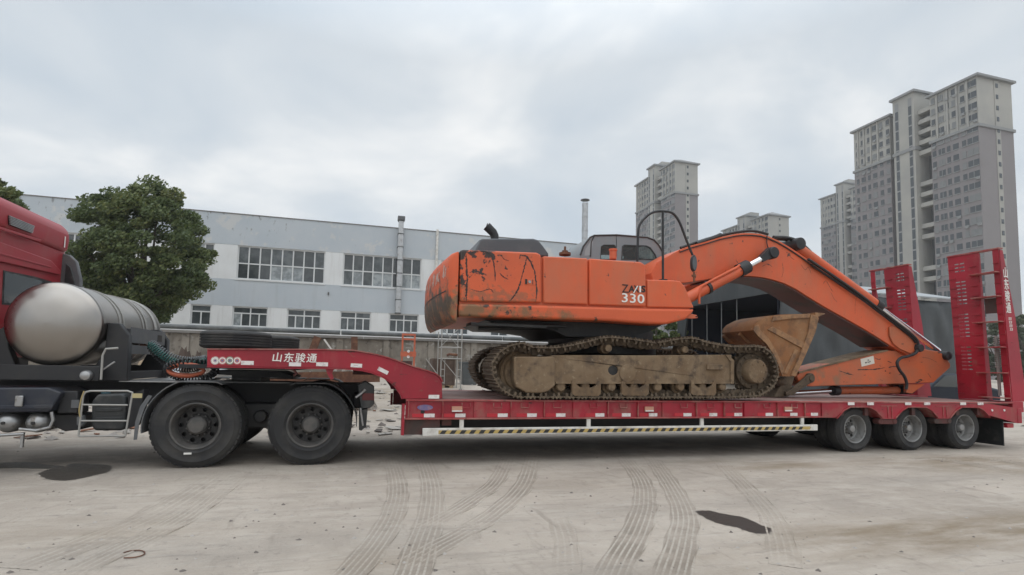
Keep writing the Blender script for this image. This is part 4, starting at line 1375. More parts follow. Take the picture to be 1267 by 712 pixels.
# --- gooseneck
top_px = [(256, 433), (300, 433), (340, 433.2), (390, 433.4), (437, 434.3), (458.4, 438), (475, 442), (489.7, 446.5), (515, 455.6), (530, 460), (539, 463.4), (544, 467), (547, 473), (547.4, 493.6)]
bot_px = [(498, 493.8), (496.6, 489), (493.8, 485), (490, 479.5), (485.4, 474.4), (478, 469), (471, 465.2), (460, 461), (449, 458.4), (435, 456.6), (423.6, 456), (398, 455.6), (360, 455.2), (300, 454.2), (256, 453.4)]
tp_, bp_ = prof(top_px, DY), prof(bot_px, DY)
neck = tp_ + bp_
GY = (DY + .012, DY + .052)
for ya, yb in (GY, (DY2 - .052, DY2 - .012)):
    obj('gooseneck_web', MB().slab(neck, ya, yb), M['red'], trl, bevel=.004)
def flange(pts, y0, y1, th, m_, name):
    mb = MB(); vs = []
    n = len(pts)
    for i, (x_, z_) in enumerate(pts):
        a = pts[max(i - 1, 0)]; b = pts[min(i + 1, n - 1)]
        d = Vector((b[0] - a[0], b[1] - a[1])).normalized(); nn = Vector((-d.y, d.x)) * th
        vs += [(x_, y0, z_), (x_, y1, z_), (x_ + nn.x, y1, z_ + nn.y), (x_ + nn.x, y0, z_ + nn.y)]
    fs = []
    for i in range(n - 1):
        for j in range(4): fs.append((i * 4 + j, i * 4 + (j + 1) % 4, i * 4 + 4 + (j + 1) % 4, i * 4 + 4 + j))
    fs += [(0, 1, 2, 3), (4 * n - 4, 4 * n - 3, 4 * n - 2, 4 * n - 1)]
    return obj(name, mb.add(vs, fs), m_, trl)
flange([(x_, z_ + .002) for x_, z_ in tp_[:-1]], DY - .012, DY + .10, .014, M['red_flange'], 'gooseneck_flange')
flange([(x_, z_ - .002) for x_, z_ in bp_], DY - .006, DY + .10, .012, M['red'], 'gooseneck_flange')
flange([(x_, z_ + .002) for x_, z_ in tp_[:-1]], DY2 - .10, DY2 + .012, .014, M['red_flange'], 'gooseneck_flange')
gx0, gx1 = tp_[0][0], tp_[4][0]; gz0, gz1 = bp_[-1][1], tp_[2][1]
obj('gooseneck_deck', MB().box(gx0 + .02, gx1, DY + .06, DY2 - .06, gz1 - .05, gz1 - .012).box(gx0 + .02, gx0 + .05, DY + .06, DY2 - .06, gz0 + .02, gz1 - .055)
    .box(gx1 - .3, gx1 - .26, DY + .06, DY2 - .06, gz0 + .03, gz1 - .055).box(gx1, tp_[8][0], 8.3, 8.36, tp_[8][1] - .12, gz1 - .1).box(gx1, tp_[8][0], 9.8, 9.86, tp_[8][1] - .12, gz1 - .1), M['maroon_steel'], trl)
ds = []
for i in range(4, 13): ds.append((tp_[i][0], tp_[i][1] - .04))
flange(ds, DY + .10, DY2 - .10, .02, M['maroon_steel'], 'gooseneck_slope')
obj('kingpin_plate', MB().box(at(320, 460, 9.1).x - .9, at(350, 460, 9.1).x + .3, 8.4, 9.8, gz0 - .04, gz0 + .015), M['black'], trl)
obj('neck_hook', MB().tube([(at(352, 457, DY).x, DY + .1, gz0 - .0), (at(362, 459, DY).x, DY + .1, gz0 - .02), (at(366, 463, DY).x, DY + .1, gz0 - .08), (at(362, 466, DY).x, DY + .1, gz0 - .1)], .02, 8), M['maroon_steel'], trl)
obj('neck_bracket', MB().slab(prof([(403, 456.5), (413, 456.5), (411, 462), (413, 469), (409, 470), (405, 463)], DY + .05), DY + .04, DY + .07), M['red'], trl)
for px_, py_, tl in ((306, 449.3, 0), (365, 451, 0), (398.5, 451, 0), (441, 452.5, -2), (474, 459, -26), (537, 491.2, 0)):
    q = at(px_, py_, DY)
    piece('reflector', rw, trl, (q.x, GY[0] - .001, q.z), (0, R(-tl), 0))
for px_, m_ in ((266, 'sticker'), (275, 'sticker_red'), (284.2, 'sticker_green'), (293.2, 'sticker_red')):
    q = at(px_, 446.4, DY)
    s_ = obj('round_sticker', MB().lathe([(.052, 0), (.052, -.002), (.001, -.002)], (q.x, GY[0] - .001, q.z), 20), M[m_], trl)
    obj('sticker_ring', MB().lathe([(.040, -.002), (.040, -.0032), (.028, -.0032), (.028, -.002)], (q.x, GY[0] - .001, q.z), 20), M['white'], s_)
    obj('sticker_centre', MB().lathe([(.014, -.002), (.014, -.0032), (.001, -.0032)], (q.x, GY[0] - .001, q.z), 12), M['badge_blue'], s_)
a, b = at(337, 442.5, DY), at(392, 442.8, DY)
put_text('山东骏通', b.x - a.x, .125, ((a.x + b.x) / 2, GY[0] - .004, (a.z + b.z) / 2), M['white'], trl, heavy=.012, spacing=1.15, shear=.1)

# --- loading ramps
def ramp_part(mirror):
    Ym = lambda y: (DY + DY2) - y if mirror else y
    def bx(mb, x0, x1, ya, yb, z0, z1):
        a, b = sorted((Ym(ya), Ym(yb))); return mb.box(x0, x1, a, b, z0, z1)
    ycl = lambda pts: [(Ym(a), b) for a, b in pts]
    xt, xb2 = 12.37, 12.54
    zt_, zbm = 4.0, .93
    # built upright in its own frame, then leaned: shear x with height
    lean = lambda z: xb2 + (xt - xb2) * (z - zbm) / (zt_ - zbm)
    def fin(mb):
        mb.v = [(v[0] + lean(v[2]), v[1], v[2]) for v in mb.v]; return mb
    w = 1.01
    # solid plate with slots (inner side)
    y0_, y1_ = DY + .40, DY + w
    def slots():
        hs = []
        for col in (.28, .46):
            yc = y0_ + (y1_ - y0_) * (1 - col)
            z_ = 1.55
            k = 0
            while z_ < 3.85:
                if k % 9 not in (7, 8): hs.append(rect(min(Ym(yc - .045), Ym(yc + .045)), max(Ym(yc - .045), Ym(yc + .045)), z_, z_ + .026))
                z_ += .078; k += 1
        return hs
    dz = .25   # outer edge rises further away from the lower inner corner
    top_o = zt_
    plate = ycl([(y0_ + .05, zbm + .01), (y1_, zbm + .01), (y1_, top_o), (y0_ - .01, top_o), (y0_ + .01, 3.2), (y0_ + .03, 2.2)])
    root = obj('ramp', fin(MB().slab(plate, 0, .014, slots(), ax='x')), M['red'], trl)
    # stiffening webs
    web = [(0.016, zbm), (.42, zbm), (.30, 2.6), (.10, top_o - .02), (.016, top_o - .02)]
    wp = lambda ya, yb, m_=M['red'], nm='ramp_web': obj(nm, fin(MB().slab(web, min(Ym(ya), Ym(yb)), max(Ym(ya), Ym(yb)))), m_, root)
    wp(y1_ - .016, y1_ - .002)
    wp(DY + .014, DY + .030, nm='ramp_side')
    # inner web of the solid half follows the slanted edge
    mb = MB(); vs = []
    sl_pts = [(y0_ + .05, zbm), (y0_ + .03, 2.2), (y0_ + .01, 3.2), (y0_ - .01, top_o - .02)]
    for (y_, z_) in sl_pts:
        d = .13 * (1 - (z_ - zbm) / 3.6) + .02
        for (x_, yy) in ((.016, y_), (d, y_), (d, y_ + .014), (.016, y_ + .014)): vs.append((x_, Ym(yy), z_))
    fs = []
    for i in range(len(sl_pts) - 1):
        for j in range(4): fs.append((i * 4 + j, i * 4 + (j + 1) % 4, i * 4 + 4 + (j + 1) % 4, i * 4 + 4 + j))
    obj('ramp_web', fin(mb.add(vs, fs)), M['red'], root)
    obj('outer_stringer', fin(bx(MB(), 0, .016, DY + .032, DY + .14, zbm, top_o)), M['red'], root)
    obj('top_bar', fin(bx(MB(), -.02, .10, DY + .01, DY + w + .004, top_o + .002, top_o + .03)), M['red_flange'], root)
    # crossbars on the running face and the rungs
    n_ = 14
    cb = MB()
    for k in range(n_):
        z_ = zbm + .12 + k * (zt_ - zbm - .2) / n_
        bx(cb, -.022, -.002, y1_ - .14, y1_ - .005, z_, z_ + .014)
        bx(cb, -.022, -.002, y0_ + .06, y0_ + .18, z_, z_ + .014)
        bx(cb, -.022, -.002, DY + .035, DY + .135, z_, z_ + .014)
    obj('cleat', fin(cb), M['red'], root)['kind'] = 'stuff'
    rung = [(y0_ + .30, DY + .035)]
    for k, py_ in enumerate((341, 370, 400.4, 431, 462, 492)):
        z_ = atx(1215, py_, 12.45).z
        z_ = (1.4069 + (z_ - 1.4069))
        sp = MB(); bx(sp, -.13, .06, DY + .034, y0_ + .14, z_, z_ + .022)
        if z_ - .93 > .03: obj('rung', fin(sp), M['red_flange'], root, bevel=.004)
        if k == 1:
            sp = MB(); bx(sp, .02, .034, DY + .15, y0_ - .03, z_ - .32, z_ - .01)
            obj('step_plate', fin(sp), M['maroon_steel'], root)
        if k == 3 or k == 4:
            sp = MB()
            for q in range(7): bx(sp, .05, .07, DY + .15 + q * .0, DY + .22, z_ - .08 - q * .045, z_ - .055 - q * .045)
    if not mirror:
        sp = MB().tube([(.10, DY + .28, zbm + .1), (.10, DY + .26, 2.25)], .028, 10)
        obj('ramp_jack', fin(sp), M['tubesteel'], root)
        hl = []
        for i in range(15 * 10):
            a = i / 10 * 2 * math.pi
            hl.append((.10 + .05 * math.cos(a), DY + .26 + .05 * math.sin(a), 1.6 + i / 150 * .62))
        obj('ramp_spring', fin(MB().tube(hl, .009, 5)), M['tubesteel'], root)
    # foot hinge
    obj('ramp_foot', fin(bx(MB(), 0, .3, DY + .01, DY + w, .72, zbm - .004)), M['red'], root)
    return root


ramp_near = ramp_part(False); ramp_far = ramp_part(True)
qa, qb = atx(1243, 330, 12.5), None
lean_x = lambda z: 12.54 - .17 * (z - .93) / 3.07
for body, y_t, y_b, wd in (('山\n东\n骏\n通', 331, 388, .135),):
    pt, pb = at(1246, y_t, DY), at(1252.5, y_b, DY)
    zt_, zb_ = pt.z, pb.z
    zc_ = (zt_ + zb_) / 2
    put_text(body, wd, zt_ - zb_, (at(1246.5 + (0 if wd > .1 else 5), (y_t + y_b) / 2, DY).x, DY + .008, zc_), M['white'], ramp_near, heavy=.012, line=1.0, tilt=math.atan(.17 / 3.07))

# the smaller print below is too worn to read: four blurred marks
for k in range(4):
    q = at(1250.6 + k * .55, 394.5 + k * 4.4, DY)
    mk = MB()
    for (u0, u1, v0, v1) in ((-.04, .04, .018, .026), (-.036, .038, -.002, .006), (-.04, .036, -.026, -.018), (-.034, -.025, -.0175, .0175), (.024, .033, -.0175, .0175)):
        mk.box(q.x + u0, q.x + u1, DY + .010, DY + .0135, q.z + v0, q.z + v1)
    kind(obj('worn_print', mk, M['white'], ramp_near, smooth=0), 'stuff')

# ------------------------------------------------------------------ spare tyres on the gooseneck
def spare(label, px_, Y, z_, tilt, R_=.46, wd=.25):
    q = at(px_, 425, Y)
    t = thing('spare_tyre', label, 'tyre', (q.x, Y, z_), 'spare tyres lying on the gooseneck')
    pr_ = [(R_ * .56, .02), (R_ * .62, 0), (R_ * .86, .004), (R_ * .96, .02)]
    body = pr_ + [(R_ * .985, .035)]
    for k in range(5):
        a = .035 + (wd - .07) * k / 5; b = .035 + (wd - .07) * (k + 1) / 5
        body += [(R_, a + .006), (R_, b - .007), (R_ - .018, b - .005), (R_ - .018, b + .005)] if k < 4 else [(R_, a + .006), (R_, b - .006)]
    body += [(R_ * .985, wd - .035), (R_ * .96, wd - .02), (R_ * .86, wd - .004), (R_ * .62, wd), (R_ * .56, wd - .02)]
    o = obj('tyre_casing', MB().lathe(body, n=64, axis='z', closed=True), M['rubber'], t, org=(0, 0, 0), smooth=30)
    o2 = obj('rim_ring', MB().lathe([(R_ * .56, .03), (R_ * .53, .05), (R_ * .53, wd - .05), (R_ * .56, wd - .03)], n=40, axis='z'), M['rim_dark'], t, org=(0, 0, 0))
    t.rotation_euler = tilt
    return t


spare('worn spare tyre lying flat on the gooseneck, the nearer and left one of the two', 292.5, 8.45, gz1 + .01, (0, 0, 0))
spare('darker spare tyre lying flat on the gooseneck, half hidden behind the nearer one', 332.5, 9.30, gz1 - .008, (R(-1.5), 0, R(40)))

# ================================================================== TRACTOR TRUCK
TKY, TKY2 = 7.905, 10.40
trk = thing('tractor_truck', 'red tractor truck at the left edge with a steel gas tank behind its cab', 'truck', (-3.5, 9.15, 0))
WX = [-2.0115, -.6106]
KR = .54
kw = make_wheel(KR, .29, .292, trk, (WX[0], TKY, KR), M['rim_dark'], .15, .118, .03, 10, .029, .205, 10)
kw_in = make_wheel(KR, .28, .292, trk, (WX[0], TKY + .34, KR), M['rim_dark'], .1, .1, .05, 8, .03, .2, 0, outer=False)
copy_wheel(kw, trk, (WX[1], TKY, KR), (0, R(20), 0))
copy_wheel(kw_in, trk, (WX[1], TKY + .34, KR))
for x_ in WX:
    copy_wheel(kw, trk, (x_, TKY2, KR), (0, 0, math.pi)); copy_wheel(kw_in, trk, (x_, TKY2 - .34, KR), (0, 0, math.pi))
fwx = -6.3
copy_wheel(kw, trk, (fwx, TKY + .02, KR)); copy_wheel(kw, trk, (fwx, TKY2 - .02, KR), (0, 0, math.pi))
axm = MB().cyl((0, 8.3 - 9.15, KR), (0, 10.0 - 9.15, KR), .08, 14).lathe([(.02, -.2), (.2, -.12), (.22, 0), (.2, .12), (.02, .2)], (0, 0, KR), 20).mesh('drive_axle', M['black_dark'])
for x_ in WX: piece('drive_axle', axm, trk, (x_, 9.15, 0))
# white mark on the front sidewall
q = at(232, 561.5, TKY - .02)
obj('chalk_mark', MB().box(q.x - .045, q.x + .045, TKY - .0175, TKY - .0155, q.z - .012, q.z + .012), M['white'], trk)
# chassis rails
for y_ in (8.72, 9.56):
    obj('chassis_rail', MB().box(-7.2, .05, y_ - .005, y_ + .005, .78, 1.06).box(-7.2, .05, y_ - .04, y_ + .04, 1.062, 1.075).box(-7.2, .05, y_ - .04, y_ + .04, .765, .778), M['black'], trk)
cmm = MB().box(-.05, .05, -.41, .41, .82, 1.03).mesh('chassis_cross_member', M['black'])
for x_ in (-6.6, -5.2, -4.1, -3.0, -1.3): piece('chassis_cross_member', cmm, trk, (x_, 9.14, 0))
obj('suspension', MB().box(-1.7, -.9, 8.4, 8.7, .45, .8).box(-1.7, -.9, 9.6, 9.9, .45, .8).cyl((-1.31, 8.3, .62), (-1.31, 10.0, .62), .09, 14), M['black_dark'], trk, bevel=.02)
# fifth wheel
fwq = at(338, 462, 9.1).x
obj('fifth_wheel', MB().slab([(fwq - .75, 1.255), (fwq + .15, 1.255), (fwq + .35, 1.18), (fwq + .35, 1.15), (fwq - .75, 1.2)], 8.55, 9.65).box(fwq - .5, fwq - .1, 8.7, 9.5, 1.08, 1.2), M['black_dark'], trk)
# rear mudguards: curved sheets following the wheels
def guard(cx_, r_, a0, a1, y0, y1, name, m_='plastic', n=18, th=.012, flat=None):
    mb = MB(); vs = []
    for i in range(n + 1):
        a = R(a0 + (a1 - a0) * i / n)
        x_, z_ = cx_ + r_ * math.cos(a), KR + r_ * math.sin(a)
        if flat is not None: z_ = min(z_, flat)
        x2, z2 = cx_ + (r_ + th) * math.cos(a), (KR + (r_ + th) * math.sin(a))
        if flat is not None: z2 = min(z2, flat + th)
        vs += [(x_, y0, z_), (x_, y1, z_), (x2, y1, z2), (x2, y0, z2)]
    fs = []
    for i in range(n):
        for j in range(4): fs.append((i * 4 + j, i * 4 + (j + 1) % 4, i * 4 + 4 + (j + 1) % 4, i * 4 + 4 + j))
    fs += [(0, 1, 2, 3), (4 * n, 4 * n + 1, 4 * n + 2, 4 * n + 3)]
    return obj(name, mb.add(vs, fs), M[m_], trk)
for y0, y1 in ((TKY - .01, TKY + .62), (TKY2 - .62, TKY2 + .01)):
    guard(WX[0], .605, 188, 62, y0, y1, 'mudguard', 'grey_plastic' if y0 < 9 else 'plastic', flat=1.105)
    guard(WX[1], .605, 118, -2, y0, y1, 'mudguard', 'plastic', flat=1.105)
    obj('mudguard_bridge', MB().box(WX[0] + .28, WX[1] - .28, y0, y1, 1.106, 1.119), M['plastic'], trk)
q = at(166, 480, TKY)
obj('mudguard_edge', MB().slab(prof([(170, 544), (166, 544.5), (168, 522), (174, 503), (184, 489), (189, 490), (180, 504), (173, 524)], TKY), TKY - .02, TKY - .011), M['grey_plastic'], trk)
obj('rear_cross_bumper', MB().box(-.06, .06, 8.3, 10.1, .74, .95), M['black'], trk, bevel=.02)
pr_ = prof([(443, 476), (452, 472), (456, 474), (463, 478), (463, 500), (458, 505), (447, 506), (444, 490)], TKY + .05)
obj('tail_lamp_box', MB().slab(pr_, TKY + .03, TKY + .4), M['plastic'], trk, bevel=.01)
obj('tail_lamp', MB().box(pr_[3][0] - .16, pr_[3][0] + .004, TKY + .026, TKY + .3, pr_[3][1] - .20, pr_[3][1] - .10), mat('dark_red_lens', (.10, .01, .01), .3), trk, bevel=.005)
pr_ = prof([(444, 508), (455, 506), (453, 528), (447, 533), (444, 532)], TKY + .08)
obj('mud_flap', MB().slab(pr_, TKY + .06, TKY + .5), M['plastic'], trk)
obj('rear_bracket', MB().tube([tuple(at(440, 492, TKY)), tuple(at(447, 487, TKY)), tuple(at(452, 482, TKY))], .02, 6), M['steel'], trk)
obj('rear_bracket', MB().tube([tuple(at(446, 505, TKY)), tuple(at(449, 527, TKY))], .014, 6), M['steel'], trk)
# catwalk clutter: plate behind the cab
obj('catwalk', MB().box(-3.05, -2.3, 8.3, 10.1, 1.085, 1.10), M['steel'], trk)

# --- gas tank behind the cab, lying across the chassis
RT = .525; tx0 = -3.74; tz = 1.815
tn = obj('gas_tank', MB().lathe([(.001, -.185), (.10, -.181), (.20, -.166), (.30, -.136), (.38, -.095), (.455, -.046), (RT - .01, -.010), (RT, .012), (RT, 2.09), (RT - .01, 2.12), (.44, 2.16), (.38, 2.22), (.30, 2.27), (.20, 2.31), (.10, 2.33), (.001, 2.34)],
    (tx0, 8.12, tz), 72), M['stainless'], trk, smooth=60)
obj('weld_band', MB().lathe([(RT + .003, 0), (RT + .007, .01), (RT + .007, .05), (RT + .003, .06)], (tx0, 8.13, tz), 64), M['stainless'], tn, smooth=60)
obj('weld_band', MB().lathe([(RT + .003, 0), (RT + .007, .01), (RT + .007, .05), (RT + .003, .06)], (tx0, 10.16, tz), 64), M['stainless'], tn, smooth=60)
for y_ in (8.62, 9.45):
    sb = MB()
    for dy in (0, .13):
        vs = []; n = 40
        for i in range(n + 1):
            a = R(-28 + 236 * i / n)
            for (r_, yy) in ((RT + .002, y_ + dy), (RT + .012, y_ + dy), (RT + .012, y_ + dy + .035), (RT + .002, y_ + dy + .035)):
                vs.append((tx0 + r_ * math.cos(a), yy, tz + r_ * math.sin(a)))
        fs = []
        for i in range(n):
            for j in range(4): fs.append((i * 4 + j, i * 4 + (j + 1) % 4, i * 4 + 4 + (j + 1) % 4, i * 4 + 4 + j))
        sb.add(vs, fs)
    obj('tank_strap', sb, M['tubesteel'], tn)
    obj('strap_bolt', MB().cyl((tx0 + RT + .02, y_ + .08, tz - .34), (tx0 + RT + .02, y_ + .08, tz - .12), .016, 8).box(tx0 + RT - .03, tx0 + RT + .06, y_ + .02, y_ + .14, tz - .24, tz - .2), M['rust'], tn)
obj('tank_end_band', MB().lathe([(RT + .004, 0), (RT + .016, .01), (RT + .016, .09), (RT + .004, .1)], (tx0, 9.95, tz), 64), M['tubesteel'], tn)
# tank frame
obj('tank_frame', MB().box(tx0 - .52, tx0 + .56, 8.05, 8.17, 1.10, 1.29).box(tx0 - .52, tx0 + .56, 10.1, 10.22, 1.10, 1.29)
    .slab([(tx0 + .34, 1.10), (tx0 + .80, 1.10), (tx0 + .78, 1.70), (tx0 + .66, 1.86), (tx0 + .53, 1.86), (tx0 + .52, 1.5)], 8.25, 8.37)
    .slab([(tx0 + .34, 1.10), (tx0 + .80, 1.10), (tx0 + .78, 1.70), (tx0 + .66, 1.86), (tx0 + .53, 1.86), (tx0 + .52, 1.5)], 9.75, 9.87)
    .slab([(tx0 - .36, 1.10), (tx0 - .80, 1.10), (tx0 - .66, 1.7), (tx0 - .55, 1.8), (tx0 - .52, 1.5)], 8.25, 8.37)
    .box(tx0 + .60, tx0 + .74, 8.372, 9.748, 1.62, 1.80).box(tx0 + .62, tx0 + .74, 8.372, 9.748, 1.11, 1.22), M['black'], trk, bevel=.01)
obj('frame_plate', MB().box(tx0 + .742, tx0 + .752, 8.40, 9.73, 1.61, 1.82).box(tx0 + .742, tx0 + .752, 8.40, 9.73, 1.46, 1.58), M['grey_plastic'], trk)
obj('frame_slot', MB().box(tx0 + .753, tx0 + .756, 9.40, 9.58, 1.66, 1.76), M['black_dark'], trk)
q = at(107, 465, 8.03)
obj('work_lamp', MB().lathe([(.07, .0), (.07, -.03), (.055, -.06), (.02, -.075), (.001, -.076)], (q.x, 8.045, q.z), 20), M['steel'], trk)
obj('grab_handle', MB().tube([tuple(at(125, 470, 8.0)), tuple(at(127, 440, 8.0)), tuple(at(131, 432, 8.0)), tuple(at(146, 431, 8.0))], .014, 8), M['tubesteel'], trk)
obj('lever', MB().tube([tuple(at(126, 458.5, 8.03)), tuple(at(142, 448, 8.03))], .012, 8), M['steel'], trk)

# --- boxes and tanks on the chassis side
b0, b1 = at(-60, 479, TKY), at(76, 512, TKY)
obj('side_box', MB().slab(prof([(-70, 480), (60, 480), (76, 486), (62, 510), (-70, 512)], TKY), TKY, TKY + .7), M['navy'], trk, bevel=.02)
obj('box_rim', MB().slab(prof([(-70, 503), (66, 501), (64, 506), (-70, 508)], TKY - .02), TKY - .02, TKY - .002), M['navy'], trk, bevel=.006)
q = at(24.5, 498, TKY - .02)
obj('box_latch', MB().box(q.x - .04, q.x + .04, TKY - .05, TKY - .021, q.z - .05, q.z + .08), M['steel'], trk, bevel=.01)
for px_ in (6, 43):
    q = at(px_, 523.5, TKY + .05); 
    a = obj('air_tank', MB().lathe([(.001, -.10), (.06, -.085), (.105, -.05), (.125, 0), (.125, .7), (.1, .75), (.001, .78)], (q.x, TKY + .12, q.z), 32), M['steel'], trk)
    obj('drain_plug', MB().cyl((q.x, TKY + .0, q.z), (q.x, TKY + .03, q.z), .02, 8), M['black_dark'], a)
obj('air_tank_cradle', MB().tube([tuple(at(24, 531, TKY)), tuple(at(45, 533, TKY)), tuple(at(62, 529, TKY)), tuple(at(66, 520, TKY)), tuple(at(64, 510, TKY))], .02, 8)
    .tube([tuple(at(-20, 540, TKY)), tuple(at(30, 537, TKY))], .018, 8).box(at(25, 545, TKY).x, at(28.5, 545, TKY).x, TKY, TKY + .03, .30, .48), M['steel'], trk)
obj('valve_block', MB().slab(prof([(76, 484), (96, 484), (96, 512), (70, 512)], TKY + .1), TKY + .1, TKY + .4).slab(prof([(64, 513), (105, 513), (100, 532), (80, 534), (66, 528)], TKY + .2), TKY + .2, TKY + .6), M['black'], trk, bevel=.015)
q = at(84, 492, TKY + .1); q2 = at(96, 498, TKY + .1)
obj('label_plate', MB().box(q2.x - .06, q2.x + .02, TKY + .085, TKY + .098, q2.z - .07, q2.z + .03), M['grey_plastic'], trk)
# urea can with a blue cap
uc = obj('urea_can', MB().slab(prof([(114, 497), (121, 488), (151, 487), (156, 492), (156, 528), (151, 533), (117, 533), (113, 526)], TKY + .08), TKY + .06, TKY + .45), M['plastic'], trk, bevel=.03, seg=3)
cn = at(131, 487.5, TKY + .2)
obj('can_cap', MB().lathe([(.05, 0), (.05, .045), (.001, .05)], (cn.x, TKY + .2, cn.z - .004), 20, axis='z'), mat('dark_teal_cap', (.03, .08, .10), .5), uc)
obj('can_rib', MB().slab(prof([(118, 506), (151, 505), (151, 509), (118, 510)], TKY + .05), TKY + .048, TKY + .062).slab(prof([(118, 517), (151, 516), (151, 520), (118, 521)], TKY + .05), TKY + .048, TKY + .062), M['plastic'], uc, bevel=.006)
# step frame of bent tube
fr = [at(*p, TKY - .02) for p in ((97, 540), (103, 490), (106, 485.5), (112, 484), (158, 484), (164, 486), (163, 492), (155, 539.5))]
sf = obj('step_frame', MB().tube(fr, .012, 8), M['tubesteel'], trk)
for a, b in (((101.5, 501), (158, 501.5)), ((99.5, 521), (157, 521)), ((97, 540), (155, 539.5))):
    obj('step_bar', MB().tube([at(*a, TKY - .02), at(*b, TKY - .02)], .011, 8), M['tubesteel'], sf)
obj('valve', MB().slab(prof([(96, 516), (104, 514), (106, 524), (102, 528), (96, 526)], TKY + .05), TKY + .02, TKY + .09), M['grey_plastic'], trk, bevel=.01)
obj('brass_fitting', MB().box(at(165, 488, TKY).x, at(177, 488, TKY).x, TKY - .03, TKY - .022, at(171, 492.5, TKY).z, at(171, 487, TKY).z), mat('dull_yellow_plate', (.45, .38, .2), .5), trk)
obj('yellow_cable', MB().tube(smooth_path([at(*p, TKY - .03) for p in ((104, 484), (100, 496), (98, 508), (99, 516))], 12), .008, 6), mat('ochre_cable', (.35, .27, .12), .5), trk)
obj('dark_bracket', MB().slab(prof([(158, 490), (178, 482), (176, 500), (166, 528), (158, 530)], TKY + .1), TKY + .1, TKY + .3), M['black'], trk)
obj('engine_block', MB().box(-6.6, -4.75, 8.55, 9.75, .55, 1.55), M['black_dark'], trk, bevel=.05)

# --- cab (rear wall faces the trailer)
cxr = -4.70; cfront = -7.1; cy0, cy1 = 7.93, 10.38
zt_roof = 3.54
ca = obj('cab_body', MB().slab([(cxr - .05, 1.35), (cxr, 1.55), (cxr, 3.12), (cfront + .25, 3.08), (cfront, 2.3), (cfront, 1.1), (-5.7, 1.1), (-5.75, 1.35)], cy0, cy1), M['red_cab'], trk, bevel=.05, seg=3)
# roof fairing, overhanging the rear wall
fa = obj('roof_fairing', MB().slab([(cxr + .035, 3.085), (cxr + .055, 3.28), (cxr + .04, 3.44), (cxr - .06, 3.53), (cxr - .4, 3.55), (cfront + .9, 3.40), (cfront + .2, 3.05)], cy0 + .02, cy1 - .01), M['red_cab'], trk, bevel=.07, seg=4)
def rear(pix, x0, x1, name, m_, par=ca, bev=0.0):
    pts = [(p.y, p.z) for p in (atx(a, b, x1) for a, b in pix)]
    return obj(name, MB().slab(pts, x0, x1, ax='x'), m_, par, bevel=bev)
# horizontal body folds across the rear wall
rear([(-60, 289), (0, 299), (64, 322.5), (76, 336), (75, 341), (0, 324), (-60, 312)], cxr + .004, cxr + .045, 'body_fold', M['red_cab'], bev=.015)
rear([(-60, 303), (0, 312.5), (64, 330), (64, 332), (0, 315), (-60, 305.5)], cxr + .046, cxr + .056, 'fold_crease', M['red_cab'], bev=.004)
rear([(-30, 271), (52, 297), (50, 300), (-30, 275)], cxr + .056, cxr + .075, 'roof_crease', M['red_cab'], bev=.008)
# intake grille high on the fairing
xg = cxr + .062
pts = [(10.5, 266.5), (41.5, 279.5), (39, 289), (11.5, 278.5)]
gq = [atx(a, b, xg) for a, b in pts]
obj('grille_recess', MB().slab([(p.y, p.z) for p in gq], xg - .01, xg, ax='x'), M['black_dark'], fa)
n = 6
for k in range(n):
    u0, u1 = (k + .2) / n, (k + .7) / n
    a, b = gq[0].lerp(gq[3], u0), gq[1].lerp(gq[2], u0); c, d = gq[0].lerp(gq[3], u1), gq[1].lerp(gq[2], u1)
    obj('grille_slat', MB().slab([(a.y, a.z), (b.y, b.z), (d.y, d.z), (c.y, c.z)], xg + .001, xg + .018, ax='x'), M['galv'], fa)
# rear window
xw = cxr + .012
wpx = [(6.4, 337), (40, 344.5), (62, 351), (60, 367), (54, 380), (4.6, 375)]
rear([(a + (-2 if a < 30 else 2), b + (-2.4 if b < 352 else 2)) for a, b in wpx], cxr + .001, cxr + .006, 'window_seal', M['plastic'])
rear(wpx, cxr + .0065, xw, 'rear_window', M['glass'])
# side deflector at the far rear corner
obj('side_deflector', MB().slab([(cxr - .02, 1.6), (cxr + .30, 1.6), (cxr + .28, 2.65), (cxr + .20, 2.95), (cxr + .10, 3.05), (cxr - .02, 3.07)], cy1 - .10, cy1 - .02), M['grey_plastic'], trk, bevel=.02)
obj('deflector_panel', MB().slab([(cxr + .06, 1.7), (cxr + .22, 1.7), (cxr + .20, 2.62), (cxr + .13, 2.85), (cxr + .06, 2.9)], cy1 - .118, cy1 - .102), M['plastic'], trk, bevel=.008)
obj('tail_tag', MB().box(cxr + .058, cxr + .0605, 10.17, 10.20, 3.15, 3.33), M['white'], fa)
obj('cab_fender', MB().slab([(-5.65, 1.36), (-5.0, 1.36), (-4.9, 1.1), (-4.9, .9), (-5.3, .9), (-5.68, .75)], cy0, cy0 + .5), M['plastic'], trk, bevel=.02)
obj('side_window', MB().slab([(cxr - .75, 1.95), (cxr - 1.9, 1.95), (cxr - 2.1, 2.2), (cxr - 2.0, 2.7), (cxr - .75, 2.75)], cy0 - .006, cy0 - .002), M['glass'], ca)

